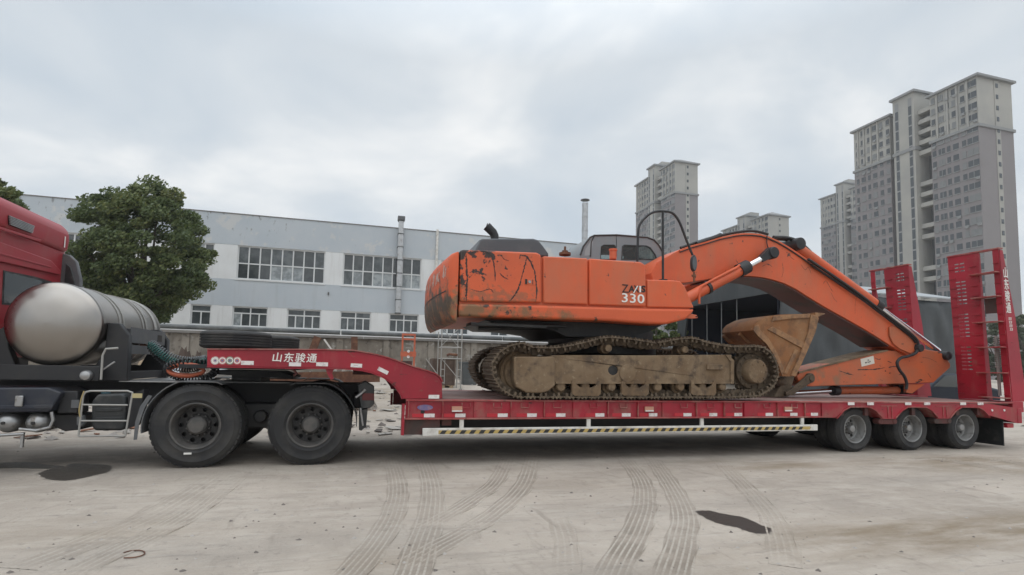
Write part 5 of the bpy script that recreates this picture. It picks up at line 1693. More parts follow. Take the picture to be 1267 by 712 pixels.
# ------------------------------------------------------------------ coiled hoses between truck and trailer
def coil(path, rad, turns, n, tube_r):
    P = smooth_path(path, n)
    out = []
    for i, p in enumerate(P):
        q = Vector(P[min(i + 1, n - 1)] - P[max(i - 1, 0)]).normalized()
        a_ = q.orthogonal().normalized() if abs(q.y) > .9 else q.cross(Vector((0, 1, 0))).normalized()
        b_ = q.cross(a_)
        t = i / (n - 1) * turns * 2 * math.pi
        e = min(1, i / 30, (n - 1 - i) / 30)
        out.append(Vector(p) + (a_ * math.cos(t) + b_ * math.sin(t)) * rad * e)
    return out
HY = 8.7
for nm, lab, m_, dp, dy, tr in (('coiled_air_hose', 'green coiled air hose sagging from the truck to the gooseneck front', 'hose_green', 0, 0, .0085),
                                ('coiled_air_hose', 'grey coiled air hose hanging just above the green one beside the gas tank', 'hose_grey', -5, .18, .0075),
                                ('coiled_air_hose', 'black coiled cable sagging lowest beneath the green air hose', 'hose_black', 6, .12, .008)):
    pth = [at(184, 424 + dp * .3, HY + dy), at(196, 436 + dp, HY + dy), at(213, 447 + dp, HY + dy), at(232, 451 + dp, HY + dy), at(248, 449 + dp * .8, HY + dy), at(257, 446 + dp * .5, HY + dy)]
    tag(obj(nm, MB().tube(coil(pth, .047, 30, 600, tr), tr, 6), M[m_]), lab, 'hose', 'air hoses coupling truck and trailer')
c_ = at(237, 459, 8.55)
rp = []
for i in range(320):
    a = i / 320 * 2 * math.pi
    rp.append(Vector((c_.x + .30 * math.cos(a), 8.55 + .10 * math.sin(a * 2), c_.z + .125 * math.sin(a))))
def coil_closed(P, rad, turns, seg):
    out = []; n = len(P)
    for i in range(n):
        q = (P[(i + 1) % n] - P[i - 1]).normalized(); a_ = q.cross(Vector((0, 1, 0))).normalized(); b_ = q.cross(a_)
        t = i / n * turns * 2 * math.pi
        out.append(P[i] + (a_ * math.cos(t) + b_ * math.sin(t)) * rad)
    return out
tag(obj('electric_cable', MB().tube(coil_closed(rp, .042, 40, 8), .012, 6, closed=True), M['hose_black']), 'black spiral cable looped round an orange hose in front of the gooseneck', 'cable')
oo = []
for i in range(90):
    a = i / 90 * 6 * math.pi
    oo.append(Vector((c_.x - .05 + .22 * math.cos(a), 8.5 + .03 * math.cos(a * .33), c_.z + .08 * math.sin(a) + .0 + .012 * (i / 30 - 1))))
tag(obj('orange_hose', MB().tube(oo, .022, 8), M['hose_orange']), 'bright orange hose coiled in loops below the gooseneck front', 'hose')

# ================================================================== EXCAVATOR
exc = thing('crawler_excavator', 'worn orange crawler excavator standing on the trailer with its boom folded down to the right', 'excavator', (4.4, 9.1, DZ))
TY0, TY1 = 7.60, 8.20
tpx = [(607, 458.4), (608.5, 447), (613.7, 438.5), (625, 428.5), (645, 422.5), (663, 427), (692, 427), (724, 421), (748.5, 415.3), (771, 416), (800, 419.8), (813.7, 421.3), (843, 416.8), (861, 416.8),
       (876.6, 421.5), (906, 426.5), (937, 426.8), (950, 431), (959, 441), (964, 455), (964, 468), (958, 480), (947, 488.5), (936, 492.5), (905, 494), (860, 494.3), (800, 494.5), (740, 494.6), (690, 494.6), (650, 494.2), (636, 492.5), (622, 485.5), (612, 473)]
loop = [Vector((x_, z_)) for x_, z_ in prof(tpx, TY0)]
zlow = DZ + .012
for v in loop: v.y = max(v.y, zlow)
def closed_spline(pts, n):
    P = [np.array((p.x, p.y)) for p in pts]; m_ = len(P); out = []
    for i in range(m_):
        a, b, c, d = P[i - 1], P[i], P[(i + 1) % m_], P[(i + 2) % m_]
        for k in range(n):
            t = k / n
            out.append(.5 * (2 * b + (c - a) * t + (2 * a - 5 * b + 4 * c - d) * t * t + (3 * b - a - 3 * c + d) * t ** 3))
    return out
fine = closed_spline(loop, 12)
cum = [0.0]
for i in range(len(fine)): cum.append(cum[-1] + float(np.linalg.norm(fine[(i + 1) % len(fine)] - fine[i])))
per = cum[-1]; NS = round(per / .205); pitch = per / NS
def on_loop(s_):
    s_ %= per
    i = int(np.searchsorted(cum, s_)) - 1; i = max(0, min(i, len(fine) - 1))
    t = (s_ - cum[i]) / (cum[i + 1] - cum[i]); a, b = fine[i], fine[(i + 1) % len(fine)]
    return a + (b - a) * t, (b - a) / np.linalg.norm(b - a)
# shoe: x along the path, z outward
hp = pitch / 2
sec = [(-hp + .008, -.004), (hp - .016, -.004), (hp - .002, .006), (hp - .004, .014), (hp * .62, .016), (hp * .60, .040), (hp * .48, .040), (hp * .44, .016), (.012, .016), (.006, .036), (-.012, .036), (-.018, .016), (-hp * .50, .016), (-hp * .56, .040), (-hp * .70, .040), (-hp * .72, .016), (-hp + .008, .014)]
shoe_me = MB().slab(sec, -.30, .30).mesh('track_shoe', M['trackmud'])
lk = MB()
for yy in (-.115, .085):
    lk.slab([(-hp * 1.05, -.028), (-hp * .9, -.006), (hp * .72, -.006), (hp * .95, -.03), (hp * .98, -.075), (hp * .55, -.105), (hp * .15, -.085), (-hp * .2, -.105), (-hp * .9, -.1)], yy, yy + .03)
lk.cyl((hp * .9, -.14, -.055), (hp * .9, .14, -.055), .026, 10)
# shoe bolts and end lugs seen from the side
for q in (-.28, .24):
    lk.slab([(-hp * .62, -.006), (-hp * .2, -.006), (-hp * .24, -.05), (-hp * .5, -.062)], q, q + .05).slab([(hp * .12, -.006), (hp * .55, -.006), (hp * .48, -.05), (hp * .2, -.05)], q, q + .05)
link_me = lk.mesh('track_link', M['trackmud'])
YT = [TY0 + .30, 10.30]
FARX = .25      # the machine stands slightly askew on the deck
for yc in YT:
    for k in range(NS):
        p, t = on_loop(k * pitch + (0 if yc < 9 else .07))
        # path runs left-top-right: outward normal is to the left of travel
        ang = math.atan2(t[1], t[0])
        rot = (0, -ang + rng.uniform(-.02, .02), 0)
        nrm = np.array([-t[1], t[0]])
        c = p - nrm * .040
        loc = (c[0] + (0 if yc < 9 else FARX), yc + rng.uniform(-.003, .003), c[1])
        piece('track_shoe', shoe_me, exc, loc, rot)
        piece('track_link', link_me, exc, loc, rot)
# track frames
def track_frame(dy, mirror):
    f_in = lambda a, b: (TY0 + .03 + dy + a, TY0 + .03 + dy + b)
    pf = lambda pts: prof(pts, TY0 + .05)
    main = pf([(680, 441), (684, 439.5), (795, 440), (905, 439), (905.5, 440), (905.5, 472.5), (903, 474), (686, 474), (680, 473)])
    ya, yb = f_in(.02, .50)
    hq = at(759, 458.5, TY0 + .05)
    ring = [(hq.x + .085 * math.cos(a_), hq.z + .075 * math.sin(a_)) for a_ in np.linspace(0, 2 * math.pi, 20, endpoint=False)]
    o = obj('track_frame', MB().slab(main, ya, ya + .05, [ring]).slab(main, ya + .051, yb), M['frame_mud'], exc, bevel=.012, seg=2)
    ya, yb = f_in(-.02, .50)
    blk = pf([(635, 443), (637, 441.6), (684, 441.6), (686, 444), (686, 477), (678, 484), (668, 486.5), (650, 486), (638, 479), (635, 470)])
    obj('idler_guard', MB().slab(blk, ya, yb), M['frame_mud'], o, bevel=.025, seg=3)
    ya, yb = f_in(.0, .018)
    obj('frame_lip', MB().slab(pf([(687, 472.5), (905, 472.5), (905, 475), (687, 475)]), ya, ya + .04), M['frame_mud'], o)
    obj('end_plate', MB().slab(pf([(900, 439.5), (907, 446), (907, 475), (903, 475), (903, 448), (897, 439.5)]), ya - .004, ya + .03), M['frame_mud'], o)
    hq = at(759, 458.5, TY0 + .05)
    obj('frame_hole', MB().cyl((hq.x, ya + .045, hq.z), (hq.x, ya + .0505, hq.z), .095, 20), M['black_dark'], o)
    obj('frame_boss', MB().lathe([(.14, .02), (.14, -.004), (.005, -.004)], (at(776, 463, TY0).x + .03, ya + .002, hq.z - .04), 20, axis='y'), M['frame_mud'], o, bevel=.006)
    obj('frame_lug', MB().box(at(876, 456, TY0).x, at(895, 456, TY0).x, ya - .02, ya + .03, at(880, 457.5, TY0).z, at(880, 451, TY0).z), M['frame_mud'], o, bevel=.006)
    return o
tf = track_frame(0, False); tf2 = track_frame(10.0 - TY0, True)
tf2.location.x += FARX
idm = MB().lathe([(.05, -.10), (.28, -.09), (.30, -.06), (.345, -.055), (.345, -.02), (.365, -.018), (.365, .018), (.345, .02), (.345, .055), (.30, .06), (.28, .09), (.05, .10)], n=48).mesh('idler', M['frame_mud'])
qi = at(646, 461.5, TY0 + .25); qs = at(936.5, 459.8, TY0 + .05)
spm = MB()
sp = []
for k in range(22 * 4):
    a = 2 * math.pi * k / 88; r_ = .355 if k % 4 in (1, 2) else .315
    sp.append((r_ * math.cos(a), r_ * math.sin(a)))
spm.slab(sp, -.04, .04).lathe([(.25, -.05), (.245, -.09), (.23, -.12), (.22, -.13), (.001, -.13)], n=40)
sp_me = spm.mesh('sprocket', M['trackmud'])
fdm = MB().lathe([(.30, .0), (.30, -.015), (.29, -.03), (.19, -.03)], n=40)
hbm = MB().lathe([(.215, -.032), (.215, -.045), (.205, -.17), (.19, -.19), (.001, -.20)], n=40)
for k in range(12):
    a = 2 * math.pi * k / 12
    fdm.cyl((.258 * math.cos(a), -.055, .258 * math.sin(a)), (.258 * math.cos(a), -.02, .258 * math.sin(a)), .018, 6)
for k in range(8):
    a = 2 * math.pi * k / 8
    hbm.cyl((.16 * math.cos(a), -.205, .16 * math.sin(a)), (.16 * math.cos(a), -.18, .16 * math.sin(a)), .014, 6)
fd_me = fdm.mesh('final_drive', M['trackmud']); hb_me = hbm.mesh('drive_hub', M['frame_mud'])
crm = MB().lathe([(.001, -.20), (.055, -.195), (.062, -.17), (.06, -.1), (.085, -.09), (.085, .06), (.03, .08)], n=20).mesh('carrier_roller', M['frame_mud'])
trm = MB().lathe([(.001, -.24), (.06, -.235), (.075, -.21), (.075, -.14), (.115, -.13), (.115, -.07), (.085, -.06), (.085, .06), (.115, .07), (.115, .13), (.03, .15)], n=22).mesh('track_roller', M['frame_mud'])
gq_ = [(-.20, -.135), (-.235, -.10), (-.235, .095), (-.19, .095), (-.165, .03), (-.10, -.01), (.10, -.01), (.165, .03), (.19, .095), (.235, .095), (.235, -.10), (.20, -.135)]
gdm = MB().slab(gq_, -.03, .03).mesh('track_guard', M['frame_mud'])
for yc, sgn in ((YT[0], 1), (YT[1], -1)):
    rz = None if sgn == 1 else (0, 0, math.pi)
    fx_ = 0 if sgn == 1 else FARX
    piece('idler', idm, exc, (qi.x + fx_, yc, qi.z), rz)
    piece('sprocket', sp_me, exc, (qs.x + fx_, yc, qs.z), rz)
    piece('final_drive', fd_me, exc, (qs.x + fx_, yc - sgn * .09, qs.z), rz)
    piece('drive_hub', hb_me, exc, (qs.x + fx_, yc - sgn * .09, qs.z), rz)
    for px_, py_ in ((753.5, 431), (848.5, 432.6)):
        q = at(px_, py_, TY0 + .1)
        piece('carrier_roller', crm, exc, (q.x + fx_, yc, q.z), rz)
    for px_ in (694.6, 725, 757.5, 785, 814.8, 843, 870, 895):
        q = at(px_, 478.8, TY0 + .05)
        piece('track_roller', trm, exc, (q.x + fx_, yc - sgn * .01, q.z), rz)
    for px_ in (725.5, 785.5, 870):
        q = at(px_, 479.0, TY0 + .03)
        piece('track_guard', gdm, exc, (q.x + fx_, yc - sgn * .255, q.z), rz)
# carbody and slew ring
obj('carbody', MB().box(3.3, 5.4, 8.25, 9.95, 1.12, 1.62)
    .lathe([(.92, 1.60), (1.0, 1.64), (1.0, 1.80), (.95, 1.82), (.95, 2.08)], (4.25, 9.1, 0), 40, axis='z'), M['black_dark'], exc, bevel=.02)

# --- upper structure
HY0, HY1 = 7.60, 10.58
P6 = lambda pts: prof(pts, HY0)
core = P6([(569, 313), (672, 318), (798, 327), (800, 345), (845, 352), (856, 384), (846, 394), (800, 399), (756, 395.5), (680, 394), (569, 392)])
uc_ = obj('upper_frame', MB().slab(core, HY0 + .05, HY1 - .05), M['orange'], exc)
obj('belly_plate', MB().slab(P6([(610, 393), (680, 394.5), (756, 396), (840, 394), (838, 401), (822, 409), (800, 414), (716, 415), (700, 407), (660, 401), (625, 400)]), HY0 + .5, HY1 - .6), M['black_dark'], exc)
obj('belly_pipe', MB().cyl(at(592, 402, HY0 + .25), at(700, 404, HY0 + .25), .028, 10).cyl(at(592, 406.5, HY0 + .35), at(690, 406.5, HY0 + .35), .022, 10)
    .box(at(580, 402, HY0 + .3).x, at(672, 404, HY0 + .3).x, HY0 + .12, HY0 + .5, at(620, 405, HY0 + .3).z, at(620, 401.5, HY0 + .3).z), M['black_dark'], exc)
# counterweight with rounded rear corners
xc_ = at(566, 350, HY0).x; xr_ = at(526.8, 372, 9.1).x + .06
zt_c, zb_c = at(560, 310.8, HY0).z, at(560, 399, HY0).z
prof_cw = [(xc_, zt_c), (xr_ + .16, zt_c - .004), (xr_ + .09, zt_c - .02), (xr_ + .045, zt_c - .06), (xr_ + .02, zt_c - .14), (xr_ + .004, zt_c - .28), (xr_, zt_c - .45), (xr_, zb_c + .42),
           (xr_ + .012, zb_c + .30), (xr_ + .04, zb_c + .19), (xr_ + .085, zb_c + .10), (xr_ + .13, zb_c + .04), (xr_ + .22, zb_c + .012), (xc_, zb_c)]
xc0 = prof_cw[0][0]
mb = MB(); vs = []
stn = [0, .006, .015, .03, .05, .10, .17, .25, .33, .5, .67, .75, .83, .90,   .95, .97, .985, .994, 1]
wd_ = HY1 - HY0
np_ = len(prof_cw)
xw_ = xc0 - min(p_[0] for p_ in prof_cw)
for u in stn:
    y_ = HY0 + u * wd_
    e_ = min(u, 1 - u) * wd_
    rr2 = .13
    pull = rr2 - math.sqrt(max(0, rr2 ** 2 - max(0, rr2 - e_) ** 2)) if e_ < rr2 else 0
    pull += .09 * ((y_ - 9.1) / 1.48) ** 2
    for (x_, z_) in prof_cw:
        f_ = min(1, (xc0 - x_) / .22)
        vs.append((xc0 - (xc0 - x_) * (1 - pull / xw_), y_, z_))
fs = []
for i in range(len(stn) - 1):
    for j in range(np_ - 1):
        a = i * np_ + j; fs.append((a, a + 1, a + np_ + 1, a + np_))
    fs.append((i * np_ + np_ - 1, i * np_, i * np_ + np_, i * np_ + 2 * np_ - 1))
fs.append(tuple(range(np_))); fs.append(tuple((len(stn) - 1) * np_ + j for j in range(np_ - 1, -1, -1)))
# shift the rounded body left so that its near silhouette falls where it stands in the yard
mb.add(vs, fs)
cwt = obj('counterweight', mb, M['orange_muddy'], exc, smooth=40)
# decals on the turned corner: pale worn marks and a raised line
def rear_x(y_, z_):
    """surface of the counterweight rear at (y, z)"""
    e_ = min(y_ - HY0, HY1 - y_)
    pull = (.13 - math.sqrt(max(0, .13 ** 2 - max(0, .13 - e_) ** 2)) if e_ < .13 else 0) + .09 * ((y_ - 9.1) / 1.48) ** 2
    for (xa_, za_), (xb_, zb2_) in zip(prof_cw, prof_cw[1:]):
        if zb2_ <= z_ <= za_:
            x_ = xa_ + (xb_ - xa_) * (za_ - z_) / max(1e-6, za_ - zb2_)
            return xc0 - (xc0 - x_) * (1 - pull / xw_)
    return prof_cw[7][0]
def rear_patch(y0, y1, z0, z1, slope, m_, nm):
    vs_ = []
    for i in range(9):
        y_ = y0 + (y1 - y0) * i / 8
        for z_ in (z0 + slope * (y_ - y0), z1 + slope * (y_ - y0)):
            vs_.append((rear_x(y_, z_) - .004, y_, z_))
    return obj(nm, MB().add(vs_, [(2 * i, 2 * i + 2, 2 * i + 3, 2 * i + 1) for i in range(8)]), m_, cwt)
M['worn_white'] = mat('worn_white_print', (.50, .40, .35), .6, layers=[dict(c=(.5, .12, .05), s=14, lo=.48, hi=.58)])
zc_ = at(540, 337, 8).z
rear_patch(HY0 + .14, HY1 - .14, zc_ - .32, zc_ - .30, 0, M['black_dark'], 'rear_groove')
for k in range(6):
    y_ = HY0 + .20 + k * .42
    for q_ in range(rng.choice((2, 3))):
        rear_patch(y_ + q_ * .10, y_ + q_ * .10 + rng.uniform(.05, .09), zc_ - .10 + rng.uniform(-.02, .02), zc_ + .08 + rng.uniform(-.03, .04), rng.uniform(-.6, .6), M['worn_white'], 'worn_letter_mark')
# doors
D1 = P6([(569, 310), (574, 308.8), (664, 312.5), (669.5, 315), (670.5, 375), (569, 373.3)])
D2 = P6([(672.3, 317), (727.3, 319.6), (727.6, 377.2), (672.3, 375.3)])
D3 = P6([(729.3, 319.8), (793, 324.2), (799, 328), (799.6, 379.6), (729.3, 377.4)])
d1 = obj('engine_door', MB().slab(D1, HY0 - .002, HY0 + .3), M['orange_door'], exc, bevel=.03, seg=3)
d1['label'] = 'scraped engine door with black scratches'
d2 = obj('side_door', MB().slab(D2, HY0, HY0 + .3), M['orange'], exc, bevel=.025, seg=3)
d3 = obj('side_door', MB().slab(D3, HY0 + .002, HY0 + .3), M['orange'], exc, bevel=.025, seg=3)
def scrape(pix, wpx, par, Y, nm='paint_scrape', sd=1):
    r_ = random.Random(sd)
    P_ = smooth_path([(at(*p_, Y).x, at(*p_, Y).z) for p_ in pix], 40)
    A_, B_ = [], []
    for i, p_ in enumerate(P_):
        q_ = P_[min(i + 1, 39)] - P_[max(i - 1, 0)]; q_ = q_ / np.linalg.norm(q_); n_2 = np.array([-q_[1], q_[0]])
        e_ = min(1, i / 4, (39 - i) / 4)
        A_.append(tuple(p_ + n_2 * wpx / 85 * .5 * e_ * r_.uniform(.15, 1.5))); B_.append(tuple(p_ - n_2 * wpx / 85 * .5 * e_ * r_.uniform(.15, 1.5)))
    mb_ = MB()
    vs_ = [(a_[0], Y - .0008, a_[1]) for a_ in A_] + [(b_[0], Y - .0008, b_[1]) for b_ in B_]
    mb_.add(vs_, [(i, i + 1, 41 + i, 40 + i) for i in range(39)])
    return obj(nm, mb_, M['scraped'], par)
M['scraped'] = mat('bare_scraped_metal', (.028, .020, .018), .65, layers=[dict(c=(.10, .045, .03), s=12, lo=.5, hi=.65)])
YD = HY0 - .0025
for i_, (pix_, w_2) in enumerate(((((646, 317), (652, 318), (660, 332), (663, 346), (664, 360), (663, 374)), 2.0), (((652, 318), (649, 330), (645, 345), (641, 358), (635, 368), (629, 374)), 2.0),
        (((576, 312), (583, 313), (590, 311), (604, 313), (610, 322), (612, 336), (613, 350)), 1.6), (((577, 314), (577, 328), (578, 345), (577, 360), (577, 374)), 2.2),
        (((618, 338), (623, 343), (629, 346)), 1.5), (((620, 316), (624, 321), (630, 323)), 1.0), (((648, 317), (644, 316), (643, 321)), 1.6), (((582, 358), (594, 361), (606, 358), (611, 363)), 1.0))):
    scrape(pix_, w_2, d1, YD, sd=i_)
q = at(655, 349, HY0)
obj('door_latch', MB().box(q.x - .075, q.x + .085, HY0 - .008, HY0 - .0025, q.z - .045, q.z + .045), M['orange'], d1, bevel=.003)
obj('latch_slot', MB().box(q.x - .07, q.x - .035, HY0 - .0115, HY0 - .0085, q.z - .038, q.z + .038).box(q.x + .045, q.x + .055, HY0 - .0115, HY0 - .0085, q.z - .035, q.z + .035), M['black_dark'], d1)
obj('latch_button', MB().cyl((q.x + .0, HY0 - .02, q.z), (q.x, HY0 - .0085, q.z), .022, 12), M['steel'], d1)
obj('door_gap', MB().box(at(671, 340, HY0).x, at(672, 340, HY0).x, HY0 + .06, HY0 + .1, at(671, 375, HY0).z, at(671, 317, HY0).z), M['black_dark'], exc)
sk = P6([(567.5, 376), (672, 378), (729, 379.8), (801, 382), (859.5, 383), (856, 388), (848, 395.5), (824, 401.5), (801, 401), (756, 397.5), (680, 395), (567.5, 391.5)])
obj('frame_skirt', MB().slab(sk, HY0 - .015, HY0 + .4), M['orange_skirt'], exc, bevel=.05, seg=4)
tb_ = P6([(801.5, 346), (836, 347), (842, 348), (848, 354.5), (859.5, 381.2), (801.5, 380.2)])
obj('fuel_tank', MB().slab(tb_, HY0 + .01, HY0 + .95), M['orange'], exc, bevel=.02, seg=3)
qh = at(861, 386, HY0)
obj('front_lug', MB().slab(P6([(852, 387), (860, 388), (867, 389.5), (868, 393), (862, 394), (852, 393)]), HY0 + .1, HY0 + .16), M['orange'], exc, bevel=.006)
obj('lug_hole', MB().cyl((at(866, 391, HY0).x, HY0 + .096, at(866, 391.3, HY0).z), (at(866, 391, HY0).x, HY0 + .102, at(866, 391.3, HY0).z), .014, 10), M['black_dark'], exc)
obj('top_step', MB().slab(P6([(800, 318.5), (818, 321), (818, 345), (800, 344)]), HY0 + .95, HY0 + 1.3), M['orange'], exc)
# lettering on the door
a, b = at(770, 357, HY0), at(798, 357, HY0)
for body, x0p, x1p, y0p, y1p, m_, hv in (('Z', 769.5, 777.5, 352.5, 362, 'dark_letter', .0), ('A', 777.6, 785.4, 353.8, 361.8, 'dark_letter', .03), ('X', 784, 790.8, 353.8, 361.8, 'dark_letter', .03), ('I', 791, 793, 354.2, 361.8, 'white', .01), ('S', 793.3, 798.6, 353.8, 362, 'dark_letter', .03)):
    p0, p1 = at(x0p, y1p, HY0), at(x1p, y0p, HY0)
    put_text(body, p1.x - p0.x, p1.z - p0.z, ((p0.x + p1.x) / 2, HY0 - .003, (p0.z + p1.z) / 2), M[m_], d3, heavy=hv, shear=.0)
p0, p1 = at(783, 362.8, HY0), at(789.5, 354, HY0)
obj('letter_slash', MB().slab([(p0.x, p0.z), (p0.x + .02, p0.z), (p1.x, p1.z), (p1.x - .02, p1.z)], HY0 - .010, HY0 - .007), M['white'], d3)
p0, p1 = at(769.3, 374.2, HY0), at(797.2, 364.6, HY0)
put_text('330', p1.x - p0.x, p1.z - p0.z, ((p0.x + p1.x) / 2, HY0 - .003, (p0.z + p1.z) / 2), M['white'], d3, heavy=.008, spacing=1.05)
# hood, stack and small things on the upper deck
hd = prof([(587, 312), (588.5, 309), (593.5, 297), (597, 295.2), (660, 295.2), (666, 297), (672, 304), (679, 314), (679, 318)], 8.3)
obj('engine_hood', MB().slab(hd, 8.3, 9.95), M['grey_hood'], exc, bevel=.07, seg=4)
ex = [at(612, 300, 9.0), at(612, 292, 9.0), at(610, 288, 9.0), at(602, 280, 9.0)]
obj('exhaust_pipe', MB().tube(ex, [.072, .072, .075, .078], 16), M['black'], exc)
obj('exhaust_mouth', MB().cyl(at(602.2, 280.8, 9.0), at(601.9, 280.7, 9.0), .066, 14), M['black_dark'], exc)
q = at(699, 314, 8.4)
obj('filler_cap', MB().lathe([(.10, -.03), (.10, .012), (.05, .02), (.05, .05), (.02, .06), (.018, .12), (.001, .125)], (q.x, 8.4, q.z), 14, axis='z'), M['rust'], exc)
q = at(758.5, 314.5, 8.2)
obj('hydraulic_cap', MB().lathe([(.06, -.09), (.06, .05), (.07, .055), (.07, .085), (.001, .10)], (q.x, 8.2, q.z), 16, axis='z'), M['orange'], exc)
q = at(692, 318, 8.0)
obj('upper_deck', MB().slab(P6([(671, 317.2), (798, 325.8), (798, 330), (671, 322)]), HY0 + .31, HY1 - .1), M['orange'], exc)
# --- cab on the far side
CY = 9.52
cab_out = prof([(717.5, 327), (718, 316), (721.5, 305.5), (730, 294), (735, 291.6), (763, 291), (801, 294), (809, 297), (814.5, 302.5), (820.5, 313), (822, 330)], CY)
w1 = prof([(743.5, 305), (747, 303), (760, 303), (762, 305), (762, 322), (742.5, 322)], CY)
w2 = prof([(769.5, 305), (772, 303), (800, 304), (805, 306.5), (811, 315), (813.5, 322), (768.5, 322)], CY)
cb = obj('cab', MB().slab(cab_out, CY, CY + .05, [w1, w2]), M['cab_grey'], exc)
obj('cab_shell', MB().slab([(x_, z_) for x_, z_ in prof([(718, 316), (721.5, 305.5), (730, 294), (735, 291.6), (763, 291), (801, 294), (809, 297), (810, 299), (800, 297), (763, 294), (737, 294.5), (733, 297), (725, 307), (722, 327), (718, 327)], CY)], CY + .052, CY + 1.0), M['cab_grey'], exc, bevel=.015)
obj('cab_far_side', MB().slab(cab_out, CY + 1.002, CY + 1.05, [w1, w2]), M['cab_grey'], exc)
for nm, w in (('cab_window', w1), ('cab_window', w2)):
    gl_ = bpy.data.materials.get('cab_side_glass')
    if gl_ is None:
        gl_ = bpy.data.materials.new('cab_side_glass'); gl_.use_nodes = True
        b_ = gl_.node_tree.nodes['Principled BSDF']
        t_ = gl_.node_tree
        tr_ = N(t_, 'ShaderNodeBsdfTransparent'); tr_.inputs[0].default_value = (.62, .68, .67, 1)
        b_.inputs['Base Color'].default_value = (.16, .175, .175, 1); b_.inputs['Roughness'].default_value = .12
        ms_ = N(t_, 'ShaderNodeMixShader', Fac=.78)
        L(t_, b_.outputs[0], ms_.inputs[1]); L(t_, tr_.outputs[0], ms_.inputs[2]); L(t_, ms_.outputs[0], t_.nodes['Material Output'].inputs['Surface'])
    obj(nm, MB().slab(w, CY + .018, CY + .024), gl_, cb)
    cx_ = sum(p_[0] for p_ in w) / len(w); cz_ = sum(p_[1] for p_ in w) / len(w)
    big = [(cx_ + (p_[0] - cx_) * 1.0, cz_ + (p_[1] - cz_) * 1.0) for p_ in w]
    ins = [(cx_ + (p_[0] - cx_) * .93, cz_ + (p_[1] - cz_) * .88) for p_ in w]
    obj('window_rubber', MB().slab(big, CY - .006, CY + .016, [ins]), M['plastic'], cb)
rg = prof([(724, 309), (732, 297), (734, 298), (731, 316), (723, 317)], CY)
obj('rear_glass', MB().slab(rg, CY - .004, CY - .001), mat('lit_rear_glass', (.30, .33, .34), .1), cb)  # pale colour stands in for light on the rear window
obj('cab_seam', MB().tube([at(*p_, CY - .003) for p_ in ((735, 292.5), (731.5, 300), (730.5, 318))], .014, 6).tube([at(*p_, CY - .003) for p_ in ((762.5, 291.5), (763, 318))], .006, 6), M['plastic'], cb)
obj('roof_trim', MB().tube([at(*p_, CY - .003) for p_ in ((718, 316), (721.5, 305.5), (730, 294), (735, 291.6), (763, 291), (801, 294), (809, 297), (814.5, 302.5), (820.5, 313))], .018, 6), M['plastic'], cb)
obj('driver_seat', MB().slab(prof([(777, 325), (778, 309), (782, 308), (784, 320), (792, 321), (792, 326)], CY + .5), CY + .3, CY + .75), M['plastic'], exc, bevel=.03)
q = at(814, 298, CY)
obj('cab_lamp', MB().lathe([(.05, -.05), (.055, .03), (.001, .04)], (q.x, CY + .2, q.z + .03), 12, axis='x'), M['plastic'], exc)
# --- hand rail and mirror at the front corner
hr = smooth_path([at(*p_, HY0 + .35) for p_ in ((788.7, 324), (789.5, 290), (791, 280), (796, 272), (804, 265), (812, 262), (822, 261.7), (831, 263.5), (837, 269), (842, 278), (850, 299), (857, 316))], 60)
obj('hand_rail', MB().tube(hr, .021, 8).tube([at(820, 262, HY0 + .35), at(820.3, 346.5, HY0 + .35)], .021, 8).box(at(817, 347, HY0 + .35).x, at(824, 347, HY0 + .35).x, HY0 + .3, HY0 + .4, at(820, 348.5, HY0 + .35).z, at(820, 346, HY0 + .35).z), M['black'], exc)
q = at(858.7, 326, HY0 + .35)
mb = MB().slab([(q.x + .055 * math.cos(a) * (1 if abs(math.sin(a)) < .8 else .9), q.z + .145 * math.sin(a)) for a in np.linspace(0, 2 * math.pi, 28, endpoint=False)], HY0 + .33, HY0 + .40)
mir = obj('mirror', mb, M['plastic'], exc, bevel=.015)
obj('mirror_glass', MB().slab([(q.x + .042 * math.cos(a), q.z + .12 * math.sin(a)) for a in np.linspace(0, 2 * math.pi, 28, endpoint=False)], HY0 + .326, HY0 + .3295), M['grey_hood'], mir)
obj('mirror_bracket', MB().cyl(at(858.7, 337, HY0 + .36), at(858.7, 349, HY0 + .36), .018, 8).cyl(at(858.5, 340, HY0 + .36), at(858.7, 342.5, HY0 + .36), .04, 10), M['rust'], mir)

# --- boom, arm, bucket
BY0, BY1 = 8.72, 9.42
top = [(806, 338), (812, 325), (840, 309.5), (855, 304), (871.6, 299.5), (890, 293.8), (909.5, 289.8), (920, 288.7), (930.6, 289), (940, 290), (949.6, 292.6), (962, 298), (974.9, 305.5), (990, 315.5), (1008.6, 328.6), (1060, 361.5), (1085, 380), (1100, 391), (1118, 405), (1131, 416), (1140, 427), (1141, 433)]
bot = [(1137, 438.5), (1131, 441), (1122, 439), (1101, 427.4), (1080, 414), (1066, 405.6), (1040, 391), (1021.2, 380.6), (998, 366.5), (985, 358), (970.7, 351), (957, 346.6), (945.4, 343.8), (930, 342), (915, 342), (880, 345.5), (850, 350), (825, 352), (808, 352)]
boom = obj('boom', MB().slab(prof(top + bot, BY0), BY0, BY1), M['orange'], exc, bevel=.012)
